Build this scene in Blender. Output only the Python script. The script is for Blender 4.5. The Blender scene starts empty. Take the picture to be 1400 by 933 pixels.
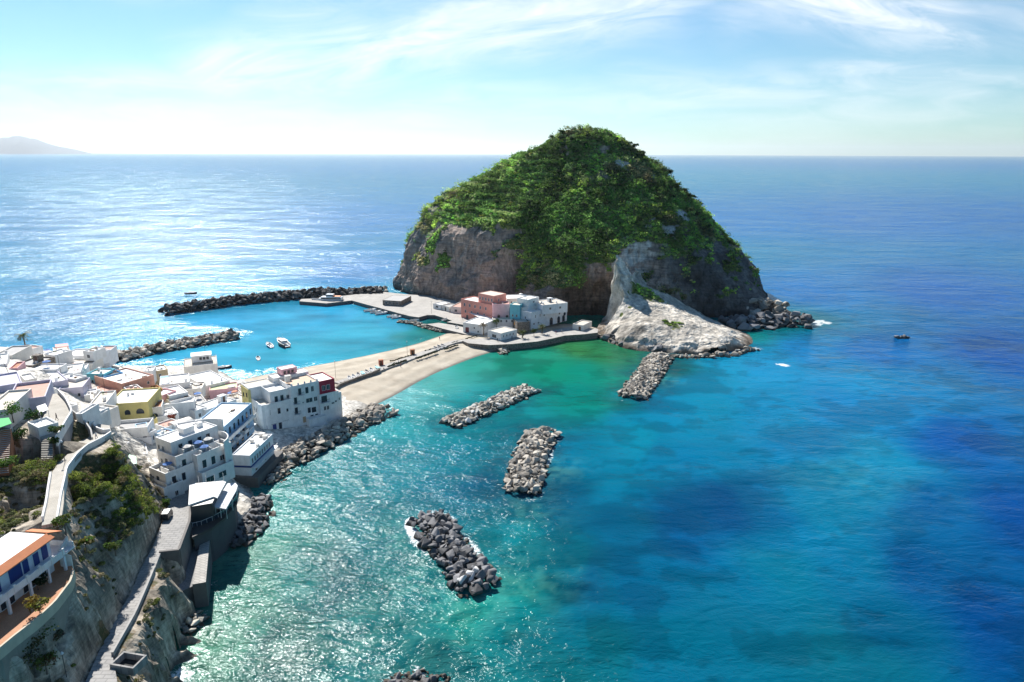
import bpy, bmesh, math, random
import numpy as np
from mathutils import Vector, Matrix, noise as MN
from mathutils.geometry import delaunay_2d_cdt
from mathutils.bvhtree import BVHTree

SC = bpy.context.scene
COL = SC.collection
R = math.radians
rnd = random.Random(7)
nprs = np.random.RandomState(5)

# ------------------------------------------------------------------ camera
CH = 90.0
PITCH = R(15.37)
ROLL = R(0.2)
FPX = 933.3
cam = bpy.data.cameras.new('camera')
cam.lens = 24.0
cam.sensor_width = 36.0
cam.clip_start = 1.0
cam.clip_end = 200000.0
co = bpy.data.objects.new('camera', cam)
COL.objects.link(co)
co.matrix_world = Matrix.Translation((0, 0, CH)) @ Matrix.Rotation(math.pi/2 - PITCH, 4, 'X') @ Matrix.Rotation(ROLL, 4, 'Z')
SC.camera = co
_M = co.matrix_world.to_3x3()

def ray(px, py):
    return _M @ Vector(((px-700)/FPX, (466.5-py)/FPX, -1.0))

def P(px, py, z=0.0):
    """world point of a measured photo position lying at height z"""
    d = ray(px, py)
    t = (z - CH)/d.z
    return Vector((d.x*t, d.y*t, z))

# ------------------------------------------------------------------ noise (vectorised value noise)
def _hash(ix, iy, iz, seed):
    h = (ix*374761393 + iy*668265263 + iz*2147483647 + seed*974711) & 0xFFFFFFFF
    h = ((h ^ (h >> 13))*1274126177) & 0xFFFFFFFF
    h = (h ^ (h >> 16)) & 0xFFFFFFFF
    return h.astype(np.float64)/4294967295.0

def vnoise(x, y, z=None, seed=0):
    x = np.asarray(x, float); y = np.asarray(y, float)
    z = np.zeros_like(x) if z is None else np.asarray(z, float)
    x0 = np.floor(x); y0 = np.floor(y); z0 = np.floor(z)
    fx = x-x0; fy = y-y0; fz = z-z0
    fx = fx*fx*(3-2*fx); fy = fy*fy*(3-2*fy); fz = fz*fz*(3-2*fz)
    ix = x0.astype(np.int64); iy = y0.astype(np.int64); iz = z0.astype(np.int64)
    r = 0
    for a in (0, 1):
        for b in (0, 1):
            for c in (0, 1):
                w = (fx if a else 1-fx)*(fy if b else 1-fy)*(fz if c else 1-fz)
                r = r + w*_hash(ix+a, iy+b, iz+c, seed)
    return r*2-1

def fbm(x, y, z=None, seed=0, octv=5, gain=0.5, lac=2.03):
    a = 1.0; s = 0; n = 0; f = 1.0
    for k in range(octv):
        s = s + a*vnoise(np.asarray(x)*f, np.asarray(y)*f, None if z is None else np.asarray(z)*f, seed+k*17)
        n += a; a *= gain; f *= lac
    return s/n

def ridged(x, y, z=None, seed=0, octv=5):
    a = 1.0; s = 0; n = 0; f = 1.0
    for k in range(octv):
        v = 1-np.abs(vnoise(np.asarray(x)*f, np.asarray(y)*f, None if z is None else np.asarray(z)*f, seed+k*13))
        s = s + a*v*v; n += a; a *= 0.5; f *= 2.1
    return s/n

# ------------------------------------------------------------------ properties and object helpers
def tag(o, label=None, cat=None, group=None, kind=None):
    if label: o['label'] = label
    if cat: o['category'] = cat
    if group: o['group'] = group
    if kind: o['kind'] = kind
    return o

def empty(name, loc, rz=0.0):
    o = bpy.data.objects.new(name, None)
    o.empty_display_size = 0.5
    COL.objects.link(o)
    o.location = loc
    o.rotation_euler = (0, 0, rz)
    return o

def np_mesh(name, V, F, mats=(), smooth=False, fm=None):
    """V (n,3), F list/array of faces"""
    me = bpy.data.meshes.new(name)
    V = np.asarray(V, np.float32)
    if isinstance(F, np.ndarray):
        nf, k = F.shape
        me.vertices.add(len(V)); me.vertices.foreach_set('co', V.ravel())
        me.loops.add(nf*k); me.loops.foreach_set('vertex_index', F.astype(np.int32).ravel())
        me.polygons.add(nf)
        me.polygons.foreach_set('loop_start', (np.arange(nf)*k).astype(np.int32))
        me.polygons.foreach_set('loop_total', np.full(nf, k, np.int32))
    else:
        me.from_pydata([tuple(map(float, v)) for v in V], [], F)
    for m in mats: me.materials.append(m)
    if fm is not None:
        me.polygons.foreach_set('material_index', np.asarray(fm, np.int32))
    me.polygons.foreach_set('use_smooth', np.full(len(me.polygons), bool(smooth)))
    me.update(calc_edges=True)
    return me

def link(name, me, parent=None, loc=None):
    o = bpy.data.objects.new(name, me)
    COL.objects.link(o)
    if parent is not None: o.parent = parent
    if loc is not None: o.location = loc
    return o

def col_attr(me, name, C):
    a = me.color_attributes.new(name, 'FLOAT_COLOR', 'POINT')
    C = np.asarray(C, np.float32)
    if C.shape[1] == 3: C = np.hstack([C, np.ones((len(C), 1), np.float32)])
    a.data.foreach_set('color', C.ravel())

def flt_attr(me, name, A):
    a = me.attributes.new(name, 'FLOAT', 'POINT')
    a.data.foreach_set('value', np.asarray(A, np.float32))

class MB:
    """collects simple solids, then becomes ONE mesh object"""
    def __init__(s): s.v = []; s.f = []; s.m = []
    def add(s, vs, fs, mi=0):
        b = len(s.v)
        s.v += [Vector(v) for v in vs]
        s.f += [tuple(b+i for i in f) for f in fs]
        s.m += [mi]*len(fs)
        return s
    def box(s, c, d, mi=0, rz=0.0, M=None):
        x, y, z = d[0]/2, d[1]/2, d[2]/2
        vs = [Vector((sx*x, sy*y, sz*z)) for sz in (-1, 1) for sy in (-1, 1) for sx in (-1, 1)]
        if rz: vs = [Matrix.Rotation(rz, 3, 'Z') @ v for v in vs]
        vs = [v+Vector(c) for v in vs]
        if M is not None: vs = [M @ v for v in vs]
        return s.add(vs, [(0, 2, 3, 1), (4, 5, 7, 6), (0, 1, 5, 4), (2, 6, 7, 3), (1, 3, 7, 5), (0, 4, 6, 2)], mi)
    def prism(s, poly, z0, z1, mi=0, mi_top=None, M=None):
        """poly: list of (x,y) CCW; z0/z1 numbers or lists"""
        n = len(poly)
        a = sum(poly[i][0]*poly[(i+1) % n][1]-poly[(i+1) % n][0]*poly[i][1] for i in range(n))
        if a < 0:
            poly = list(reversed(poly))
            if isinstance(z0, (list, tuple)): z0 = list(reversed(z0))
            if isinstance(z1, (list, tuple)): z1 = list(reversed(z1))
        z0s = z0 if isinstance(z0, (list, tuple)) else [z0]*n
        z1s = z1 if isinstance(z1, (list, tuple)) else [z1]*n
        vs = [Vector((p[0], p[1], z0s[i])) for i, p in enumerate(poly)]+[Vector((p[0], p[1], z1s[i])) for i, p in enumerate(poly)]
        if M is not None: vs = [M @ v for v in vs]
        s.add(vs, [(i, (i+1) % n, n+(i+1) % n, n+i) for i in range(n)], mi)
        s.add(vs, [tuple(range(n-1, -1, -1))], mi)
        s.add(vs, [tuple(range(n, 2*n))], mi if mi_top is None else mi_top)
        return s
    def tube(s, p0, p1, r0, r1=None, n=6, mi=0):
        r1 = r0 if r1 is None else r1
        p0 = Vector(p0); p1 = Vector(p1)
        d = (p1-p0)
        if d.length < 1e-6: return s
        q = d.normalized().to_track_quat('Z', 'Y')
        vs = []
        for p, r in ((p0, r0), (p1, r1)):
            for k in range(n):
                a = 2*math.pi*k/n
                vs.append(p + q @ Vector((math.cos(a)*r, math.sin(a)*r, 0)))
        fs = [(k, (k+1) % n, n+(k+1) % n, n+k) for k in range(n)]
        fs += [tuple(range(n-1, -1, -1)), tuple(range(n, 2*n))]
        return s.add(vs, fs, mi)
    def mesh(s, name, mats):
        me = bpy.data.meshes.new(name)
        me.from_pydata([tuple(v) for v in s.v], [], s.f)
        for m in mats: me.materials.append(m)
        me.polygons.foreach_set('material_index', np.asarray(s.m, np.int32))
        me.update()
        return me
    def build(s, name, mats, parent=None, loc=None):
        if not isinstance(mats, (list, tuple)): mats = [mats]
        return link(name, s.mesh(name, mats), parent, loc)

def copy_tree(o, parent=None):
    c = o.copy(); COL.objects.link(c); c.parent = parent
    for ch in list(o.children): copy_tree(ch, c)
    return c

# ------------------------------------------------------------------ materials
def srgb(r, g, b):
    f = lambda c: (c/255/12.92) if c/255 <= 0.04045 else ((c/255+0.055)/1.055)**2.4
    return (f(r), f(g), f(b))

def new_mat(name):
    m = bpy.data.materials.new(name); m.use_nodes = True
    nt = m.node_tree; bs = nt.nodes['Principled BSDF']
    return m, nt, bs

def nd(nt, typ, **kw):
    n = nt.nodes.new(typ)
    for k, v in kw.items():
        if k.startswith('i_'):
            n.inputs[k[2:].replace('_', ' ')].default_value = v
        else: setattr(n, k, v)
    return n

def ramp(nt, stops, interp='LINEAR'):
    n = nt.nodes.new('ShaderNodeValToRGB'); cr = n.color_ramp; cr.interpolation = interp
    while len(cr.elements) < len(stops): cr.elements.new(0.5)
    for e, (p, c) in zip(cr.elements, stops):
        e.position = p; e.color = (*c, 1) if len(c) == 3 else c
    return n

def mixrgb(nt, fac, a, b, mode='MIX'):
    n = nt.nodes.new('ShaderNodeMix'); n.data_type = 'RGBA'; n.blend_type = mode
    for s, v in ((n.inputs[0], fac), (n.inputs[6], a), (n.inputs[7], b)):
        if hasattr(v, 'is_linked'): nt.links.new(v, s)
        elif isinstance(v, (int, float)): s.default_value = v
        else: s.default_value = (*v, 1) if len(v) == 3 else v
    return n.outputs[2]

def noise_n(nt, scale, detail=4, rough=0.55, coord=None, dist=0.0):
    n = nt.nodes.new('ShaderNodeTexNoise'); n.inputs['Scale'].default_value = scale
    n.inputs['Detail'].default_value = detail; n.inputs['Roughness'].default_value = rough
    n.inputs['Distortion'].default_value = dist
    if coord is None:
        g = nt.nodes.new('ShaderNodeNewGeometry'); coord = g.outputs['Position']
    nt.links.new(coord, n.inputs['Vector'])
    return n

def bump_n(nt, h, strength, dist, bs, normal=None):
    b = nt.nodes.new('ShaderNodeBump'); b.inputs['Strength'].default_value = strength
    b.inputs['Distance'].default_value = dist
    nt.links.new(h, b.inputs['Height'])
    if normal is not None: nt.links.new(normal, b.inputs['Normal'])
    if bs is not None: nt.links.new(b.outputs[0], bs.inputs['Normal'])
    return b.outputs[0]

_mc = {}
def plaster(name, c, var=0.12, rough=0.85, sc=0.6, dirt=0.25):
    """painted plaster: colour with patchy weathering and vertical rain streaks"""
    if name in _mc: return _mc[name]
    m, nt, bs = new_mat(name)
    g = nt.nodes.new('ShaderNodeNewGeometry')
    n1 = noise_n(nt, sc, 5, 0.6, g.outputs['Position'])
    mp = nd(nt, 'ShaderNodeMapping'); mp.inputs['Scale'].default_value = (1.6, 1.6, 0.22)
    nt.links.new(g.outputs['Position'], mp.inputs['Vector'])
    n2 = noise_n(nt, 1.0, 6, 0.65, mp.outputs[0])
    r1 = ramp(nt, [(0.3, (0, 0, 0)), (0.75, (1, 1, 1))]); nt.links.new(n1.outputs[0], r1.inputs[0])
    r2 = ramp(nt, [(0.52, (0, 0, 0)), (0.75, (1, 1, 1))]); nt.links.new(n2.outputs[0], r2.inputs[0])
    dk = tuple(x*(1-var*2) for x in c)
    base = mixrgb(nt, r1.outputs[0], c, dk)
    mu = nd(nt, 'ShaderNodeMath', operation='MULTIPLY'); mu.inputs[1].default_value = dirt
    nt.links.new(r2.outputs[0], mu.inputs[0])
    d2 = (c[0]*0.45+0.03, c[1]*0.42+0.03, c[2]*0.38+0.025)
    out = mixrgb(nt, mu.outputs[0], base, d2)
    nt.links.new(out, bs.inputs['Base Color'])
    bs.inputs['Roughness'].default_value = rough
    n3 = noise_n(nt, 6, 3, 0.6, g.outputs['Position'])
    bump_n(nt, n3.outputs[0], 0.25, 0.03, bs)
    _mc[name] = m
    return m

def flat_mat(name, c, rough=0.6, metal=0.0, var=0.2, sc=3.0):
    if name in _mc: return _mc[name]
    m, nt, bs = new_mat(name)
    n1 = noise_n(nt, sc, 3, 0.6)
    out = mixrgb(nt, n1.outputs[0], tuple(x*(1-var) for x in c), tuple(min(1, x*(1+var)) for x in c))
    nt.links.new(out, bs.inputs['Base Color'])
    bs.inputs['Roughness'].default_value = rough
    bs.inputs['Metallic'].default_value = metal
    _mc[name] = m
    return m

def glass_mat():
    if 'window glass' in _mc: return _mc['window glass']
    m, nt, bs = new_mat('window glass')
    bs.inputs['Base Color'].default_value = (0.025, 0.035, 0.05, 1)
    bs.inputs['Roughness'].default_value = 0.08
    _mc['window glass'] = m
    return m

# ------------------------------------------------------------------ terrain from measured points
def tin(points, edges=()):
    """points: [(x,y,z)] -> sampler z(x,y) through a constrained triangulation"""
    c2 = [Vector((p[0], p[1])) for p in points]
    vs, es, fs, ov, oe, of = delaunay_2d_cdt(c2, list(edges), [], 0, 1e-5)
    zz = []
    for i, v in enumerate(vs):
        src = ov[i]
        zz.append(points[src[0]][2] if src else min(((v-c2[k]).length, points[k][2]) for k in range(len(c2)))[1])
    tri = np.array([list(f) for f in fs if len(f) == 3], int)
    X = np.array([[v.x, v.y] for v in vs]); Z = np.array(zz)
    def sample(x, y):
        x = np.asarray(x, float).ravel(); y = np.asarray(y, float).ravel()
        out = np.full(x.shape, np.nan)
        for a, b, c in tri:
            A, B, Cc = X[a], X[b], X[c]
            d = (B[1]-Cc[1])*(A[0]-Cc[0])+(Cc[0]-B[0])*(A[1]-Cc[1])
            if abs(d) < 1e-9: continue
            mn = np.minimum(np.minimum(A, B), Cc); mx = np.maximum(np.maximum(A, B), Cc)
            k = np.nonzero((x >= mn[0]-1e-6) & (x <= mx[0]+1e-6) & (y >= mn[1]-1e-6) & (y <= mx[1]+1e-6))[0]
            if not len(k): continue
            u = ((B[1]-Cc[1])*(x[k]-Cc[0])+(Cc[0]-B[0])*(y[k]-Cc[1]))/d
            v = ((Cc[1]-A[1])*(x[k]-Cc[0])+(A[0]-Cc[0])*(y[k]-Cc[1]))/d
            w = 1-u-v
            ins = (u >= -1e-6) & (v >= -1e-6) & (w >= -1e-6)
            out[k[ins]] = u[ins]*Z[a]+v[ins]*Z[b]+w[ins]*Z[c]
        return out
    return sample

def poly_dist(x, y, poly, closed=True):
    """signed distance (positive inside) to a polygon, vectorised; poly list of (x,y)"""
    x = np.asarray(x, float); y = np.asarray(y, float)
    n = len(poly); dmin = np.full(x.shape, 1e18); inside = np.zeros(x.shape, bool)
    for i in range(n if closed else n-1):
        x0, y0 = poly[i][0], poly[i][1]; x1, y1 = poly[(i+1) % n][0], poly[(i+1) % n][1]
        dx, dy = x1-x0, y1-y0
        t = np.clip(((x-x0)*dx+(y-y0)*dy)/(dx*dx+dy*dy+1e-12), 0, 1)
        d = (x-x0-t*dx)**2+(y-y0-t*dy)**2
        dmin = np.minimum(dmin, d)
        if closed and y0 != y1:
            c = ((y0 > y) != (y1 > y)) & (x < (x1-x0)*(y-y0)/(y1-y0)+x0)
            inside ^= c
    d = np.sqrt(dmin)
    return np.where(inside, d, -d) if closed else d

def grid_mesh(name, x0, x1, y0, y1, step, zf, keep=None, mats=(), smooth=False):
    xs = np.arange(x0, x1+step*0.5, step); ys = np.arange(y0, y1+step*0.5, step)
    X, Y = np.meshgrid(xs, ys)
    Z = zf(X.ravel(), Y.ravel()).reshape(X.shape)
    V = np.stack([X.ravel(), Y.ravel(), np.nan_to_num(Z.ravel(), nan=-99)], 1)
    ny, nx = X.shape
    i = np.arange(nx-1); j = np.arange(ny-1)
    I, J = np.meshgrid(i, j)
    a = (J*nx+I).ravel()
    F = np.stack([a, a+1, a+nx+1, a+nx], 1)
    bad = np.isnan(Z.ravel()) if keep is None else (~keep(X.ravel(), Y.ravel()) | np.isnan(Z.ravel()))
    F = F[~bad[F].any(1)]
    used = np.unique(F); mp = np.full(len(V), -1); mp[used] = np.arange(len(used))
    V = V[used]; F = mp[F]
    return V, F
# ================================================================== LIGHT, SKY, AIR
SUN_AZ = R(-28.0)      # left of straight ahead
SUN_EL = R(40.0)
sd = Vector((math.sin(SUN_AZ)*math.cos(SUN_EL), math.cos(SUN_AZ)*math.cos(SUN_EL), math.sin(SUN_EL)))
sl = bpy.data.lights.new('sun', 'SUN'); sl.energy = 5.0; sl.angle = R(0.5); sl.color = (1.0, 0.96, 0.9)
so = bpy.data.objects.new('sun', sl); COL.objects.link(so)
so.rotation_euler = sd.to_track_quat('Z', 'Y').to_euler()
so.location = sd*2000

W = bpy.data.worlds.new('World'); SC.world = W; W.use_nodes = True
W.cycles.sampling_method = 'MANUAL'; W.cycles.sample_map_resolution = 512
nt = W.node_tree
bg = nt.nodes['Background']; bg.inputs['Strength'].default_value = 0.056
sky = nd(nt, 'ShaderNodeTexSky', sky_type='NISHITA', sun_disc=False, sun_elevation=SUN_EL, sun_rotation=SUN_AZ % (2*math.pi),
         altitude=90.0, air_density=1.0, dust_density=0.12, ozone_density=2.0)
# thin high cirrus, laid out on a sheet far above the sea
tc = nd(nt, 'ShaderNodeTexCoord')
sep = nd(nt, 'ShaderNodeSeparateXYZ'); nt.links.new(tc.outputs['Generated'], sep.inputs[0])
mz = nd(nt, 'ShaderNodeMath', operation='MAXIMUM'); mz.inputs[1].default_value = 0.0
nt.links.new(sep.outputs[2], mz.inputs[0])
ad = nd(nt, 'ShaderNodeMath', operation='ADD'); ad.inputs[1].default_value = 0.06; nt.links.new(mz.outputs[0], ad.inputs[0])
dx = nd(nt, 'ShaderNodeMath', operation='DIVIDE'); nt.links.new(sep.outputs[0], dx.inputs[0]); nt.links.new(ad.outputs[0], dx.inputs[1])
dy = nd(nt, 'ShaderNodeMath', operation='DIVIDE'); nt.links.new(sep.outputs[1], dy.inputs[0]); nt.links.new(ad.outputs[0], dy.inputs[1])
cb = nd(nt, 'ShaderNodeCombineXYZ'); nt.links.new(dx.outputs[0], cb.inputs[0]); nt.links.new(dy.outputs[0], cb.inputs[1])

def m2(op, a_, b_=None, c_=None):
    n = nd(nt, 'ShaderNodeMath', operation=op)
    for k, v in enumerate((a_, b_, c_)):
        if v is None: continue
        if hasattr(v, 'is_linked'): nt.links.new(v, n.inputs[k])
        else: n.inputs[k].default_value = v
    return n.outputs[0]
yq = m2('MAXIMUM', sep.outputs[1], 0.02)
U = m2('DIVIDE', sep.outputs[0], yq); Vv = m2('DIVIDE', sep.outputs[2], yq)
cbw = nd(nt, 'ShaderNodeCombineXYZ'); nt.links.new(U, cbw.inputs[0]); nt.links.new(Vv, cbw.inputs[1])
acc = None; CN = {}
# (start az, el) - (end az, el) as tangents, width, strength
for (x0, y0, x1, y1, wd, st) in [(300,112,640,72,26,.75),(560,84,930,12,30,.95),(700,60,880,28,14,.7),(930,5,1260,66,30,.85),(1000,30,1420,60,26,.35),(1060,112,1440,120,9,.7),(820,128,1300,138,20,.45),(1150,22,1440,-8,7,.6),(120,122,520,128,12,.45),(60,2,340,22,12,.45),(0,150,1400,160,26,.35),(380,70,620,50,40,.3)]:
    a0, e0, a1, e1 = (x0-700)/890, (211-y0)/905, (x1-700)/890, (211-y1)/905
    wd *= 1.35; st = min(1.0, st*1.2)
    L_ = math.hypot(a1-a0, e1-e0); cx_, sx_ = (a1-a0)/L_, (e1-e0)/L_
    du = m2('SUBTRACT', U, a0); dv = m2('SUBTRACT', Vv, e0)
    al = m2('ADD', m2('MULTIPLY', du, cx_), m2('MULTIPLY', dv, sx_)); ac = m2('ADD', m2('MULTIPLY', du, -sx_), m2('MULTIPLY', dv, cx_))
    wv = nd(nt, 'ShaderNodeCombineXYZ'); nt.links.new(al, wv.inputs[0]); nt.links.new(ac, wv.inputs[1]); wv.inputs[2].default_value = x0*0.01
    sgn = 1 if (y0-y1) > 30 else (-1 if (y1-y0) > 20 else 0)
    if sgn not in CN:
        cr_, sr_ = (math.cos(R(9*sgn)), math.sin(R(9*sgn)))
        pa_ = m2('ADD', m2('MULTIPLY', U, cr_), m2('MULTIPLY', Vv, sr_)); pc_ = m2('ADD', m2('MULTIPLY', U, -sr_), m2('MULTIPLY', Vv, cr_))
        wv = nd(nt, 'ShaderNodeCombineXYZ'); nt.links.new(m2('MULTIPLY', pa_, 6.5), wv.inputs[0]); nt.links.new(m2('MULTIPLY', pc_, 34), wv.inputs[1]); wv.inputs[2].default_value = 3.3+sgn
        CN[sgn] = noise_n(nt, 1.0, 5, 0.64, wv.outputs[0], 0.9)
    nn = CN[sgn]
    if 'w' not in CN:
        wl_ = nd(nt, 'ShaderNodeCombineXYZ'); nt.links.new(m2('MULTIPLY', U, 4), wl_.inputs[0]); nt.links.new(m2('MULTIPLY', Vv, 6), wl_.inputs[1])
        CN['w'] = noise_n(nt, 1.0, 2, 0.5, wl_.outputs[0])
    acw = m2('ADD', ac, m2('MULTIPLY', m2('SUBTRACT', CN['w'].outputs[0], 0.5), wd/905*2.6))
    g_ = m2('POWER', 2.718, m2('MULTIPLY', m2('MULTIPLY', acw, acw), -1/(wd/905)**2))
    tn = m2('DIVIDE', al, L_)
    w_ = m2('MULTIPLY', m2('SMOOTH_MIN', 1.0, m2('MULTIPLY', m2('ADD', tn, 0.12), 4.0), 0.3), 1.0)
    w2_ = m2('MULTIPLY', m2('SUBTRACT', 1.12, tn), 4.0)
    win = m2('MAXIMUM', m2('MINIMUM', m2('MINIMUM', w_, w2_), 1.0), 0.0)
    tx = nd(nt, 'ShaderNodeMapRange'); tx.inputs['From Min'].default_value = 0.36; tx.inputs['From Max'].default_value = 0.72; nt.links.new(nn.outputs[0], tx.inputs['Value'])
    v_ = m2('MULTIPLY', m2('MULTIPLY', m2('MULTIPLY', g_, win), m2('ADD', m2('MULTIPLY', tx.outputs[0], 0.75), 0.25)), st)
    acc = v_ if acc is None else m2('MAXIMUM', acc, v_)
fwd = nd(nt, 'ShaderNodeMapRange'); fwd.inputs['From Min'].default_value = 0.2; fwd.inputs['From Max'].default_value = 0.5; nt.links.new(sep.outputs[1], fwd.inputs['Value'])
cf = nd(nt, 'ShaderNodeMath', operation='MULTIPLY'); nt.links.new(acc, cf.inputs[0]); nt.links.new(fwd.outputs[0], cf.inputs[1])
skym = mixrgb(nt, 1.0, sky.outputs[0], (0.71, 1.03, 1.16), 'MULTIPLY')
out = mixrgb(nt, cf.outputs[0], skym, (11.6, 12.0, 12.3))
nt.links.new(out, bg.inputs['Color'])

SC.view_settings.view_transform = 'Standard'
SC.view_settings.look = 'None'
SC.view_settings.exposure = 0.82
SC.view_settings.gamma = 1.0
SC.render.engine = 'CYCLES'
SC.cycles.max_bounces = 5
SC.cycles.volume_bounces = 0
SC.cycles.sample_clamp_indirect = 6.0
SC.cycles.use_denoising = True
SC.cycles.sample_clamp_direct = 24.0
SC.cycles.caustics_reflective = False
SC.cycles.caustics_refractive = False

SEA_R = 60000.0
hz, nt, bs = new_mat('thin sea air')
nt.nodes.remove(bs)
vol = nd(nt, 'ShaderNodeVolumePrincipled')
vol.inputs['Color'].default_value = (0.86, 0.93, 1.0, 1)
vol.inputs['Density'].default_value = 1.7e-5
vol.inputs['Anisotropy'].default_value = 0.45
nt.links.new(vol.outputs[0], nt.nodes['Material Output'].inputs['Volume'])
b = MB(); S = SEA_R+1500
b.box((0, 0, (760-12)/2), (2*S, 2*S, 760+12))
tag(b.build('haze', hz), kind='stuff')

# ================================================================== SEA
sea_pts = [  # photo place on the water, body colour of the water there
 (60,225,(26,104,160)),(350,225,(24,104,162)),(650,225,(14,98,165)),(1200,222,(6,84,160)),(1390,222,(5,80,155)),
 (100,300,(28,104,158)),(300,330,(28,106,160)),(480,300,(18,104,168)),(480,370,(18,108,170)),(120,420,(36,116,165)),
 (1000,300,(4,84,160)),(1200,300,(2,76,155)),(1380,300,(2,72,150)),(1100,400,(4,84,160)),(1300,400,(1,66,145)),(1380,480,(0,58,132)),
 (1200,480,(2,80,150)),(1300,600,(0,60,128)),(1390,700,(0,52,115)),(1350,850,(0,50,105)),(1100,480,(6,98,160)),
 (400,445,(66,168,198)),(540,440,(52,158,185)),(593,447,(12,92,84)),(280,500,(64,168,194)),(450,425,(56,165,200)),(500,460,(64,170,190)),
 (360,510,(66,168,190)),(300,440,(56,160,196)),(230,500,(60,160,190)),(430,480,(70,175,194)),(560,462,(50,140,140)),(590,462,(60,130,120)),
 (525,552,(110,160,158)),(560,540,(92,160,156)),(600,515,(84,158,148)),(650,498,(50,140,125)),(700,492,(24,118,98)),(740,484,(28,120,98)),
 (790,478,(58,110,66)),(820,485,(48,106,70)),(860,482,(44,100,72)),(800,510,(10,116,100)),(760,510,(8,120,96)),
 (780,545,(2,114,104)),(640,560,(14,134,136)),(690,560,(6,122,124)),(600,600,(10,122,130)),(560,575,(36,140,142)),(540,640,(10,112,122)),(450,640,(24,120,124)),
 (420,660,(30,112,112)),(500,700,(14,98,104)),(450,800,(22,82,86)),(400,900,(24,74,70)),(520,850,(14,86,86)),(560,760,(10,96,98)),
 (700,850,(8,104,104)),(690,800,(22,122,114)),(650,830,(24,122,110)),(700,740,(8,112,118)),(600,660,(6,100,116)),
 (640,620,(4,110,124)),(690,600,(4,112,126)),(790,620,(2,98,124)),(660,660,(2,88,112)),(780,680,(0,84,112)),
 (830,640,(0,96,124)),(850,720,(0,80,112)),(860,600,(2,106,134)),(920,560,(2,104,144)),(960,520,(2,100,140)),(900,620,(0,92,128)),
 (1000,495,(8,112,158)),(1040,500,(8,108,160)),(1000,452,(14,104,108)),(950,470,(10,96,100)),(920,500,(4,84,96)),(1060,440,(10,96,110)),
 (965,640,(0,92,132)),(975,690,(0,66,116)),(930,720,(0,68,112)),(1040,690,(0,76,122)),(880,800,(0,76,108)),(800,800,(0,74,102)),(770,770,(2,90,106)),
 (900,870,(0,82,106)),(1000,900,(2,82,108)),(1100,890,(5,80,104)),(1180,910,(5,76,102)),(1060,790,(2,84,114)),(1060,740,(2,88,130)),(1130,700,(5,92,132)),
 (1170,650,(12,98,138)),(1210,625,(12,98,140)),(1250,680,(0,68,122)),(1100,600,(2,90,140)),(1050,560,(4,100,148)),(1150,560,(2,94,150)),(1180,520,(6,104,158)),
 (1230,560,(2,92,148)),(1150,770,(4,82,122)),(1250,780,(0,58,108)),(1200,850,(0,66,102)),(820,890,(2,84,96)),(740,920,(6,84,90)),(600,910,(14,80,82)),
 (300,750,(66,112,94)),(270,880,(56,98,78)),(330,800,(44,104,90)),(350,740,(56,124,108)),(370,700,(44,124,116)),(300,860,(46,96,82)),(380,780,(24,100,98)),
]
sea_c = np.array([srgb(*p[2]) for p in sea_pts])*0.95
sea_w = np.array([[v.x, v.y] for v in (P(p[0], p[1]) for p in sea_pts)])
def lp(x, y):
    r = np.sqrt(x*x+y*y)
    return np.stack([np.arctan2(x, y)*2.2, np.log(r)*1.25], -1)
SK = lp(sea_w[:, 0], sea_w[:, 1])
def sea_col(x, y):
    wx = x+vnoise(x/14, y/14, seed=3)*5; wy = y+vnoise(x/14, y/14, seed=8)*5
    q = lp(wx, wy)
    num = np.zeros((len(x), 3)); den = np.zeros(len(x))
    for k in range(len(SK)):
        d2 = ((q-SK[k])**2).sum(-1)
        w = 1/(d2+0.0006)**1.7
        num += w[:, None]*sea_c[k]; den += w
    return num/den[:, None]

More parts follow.
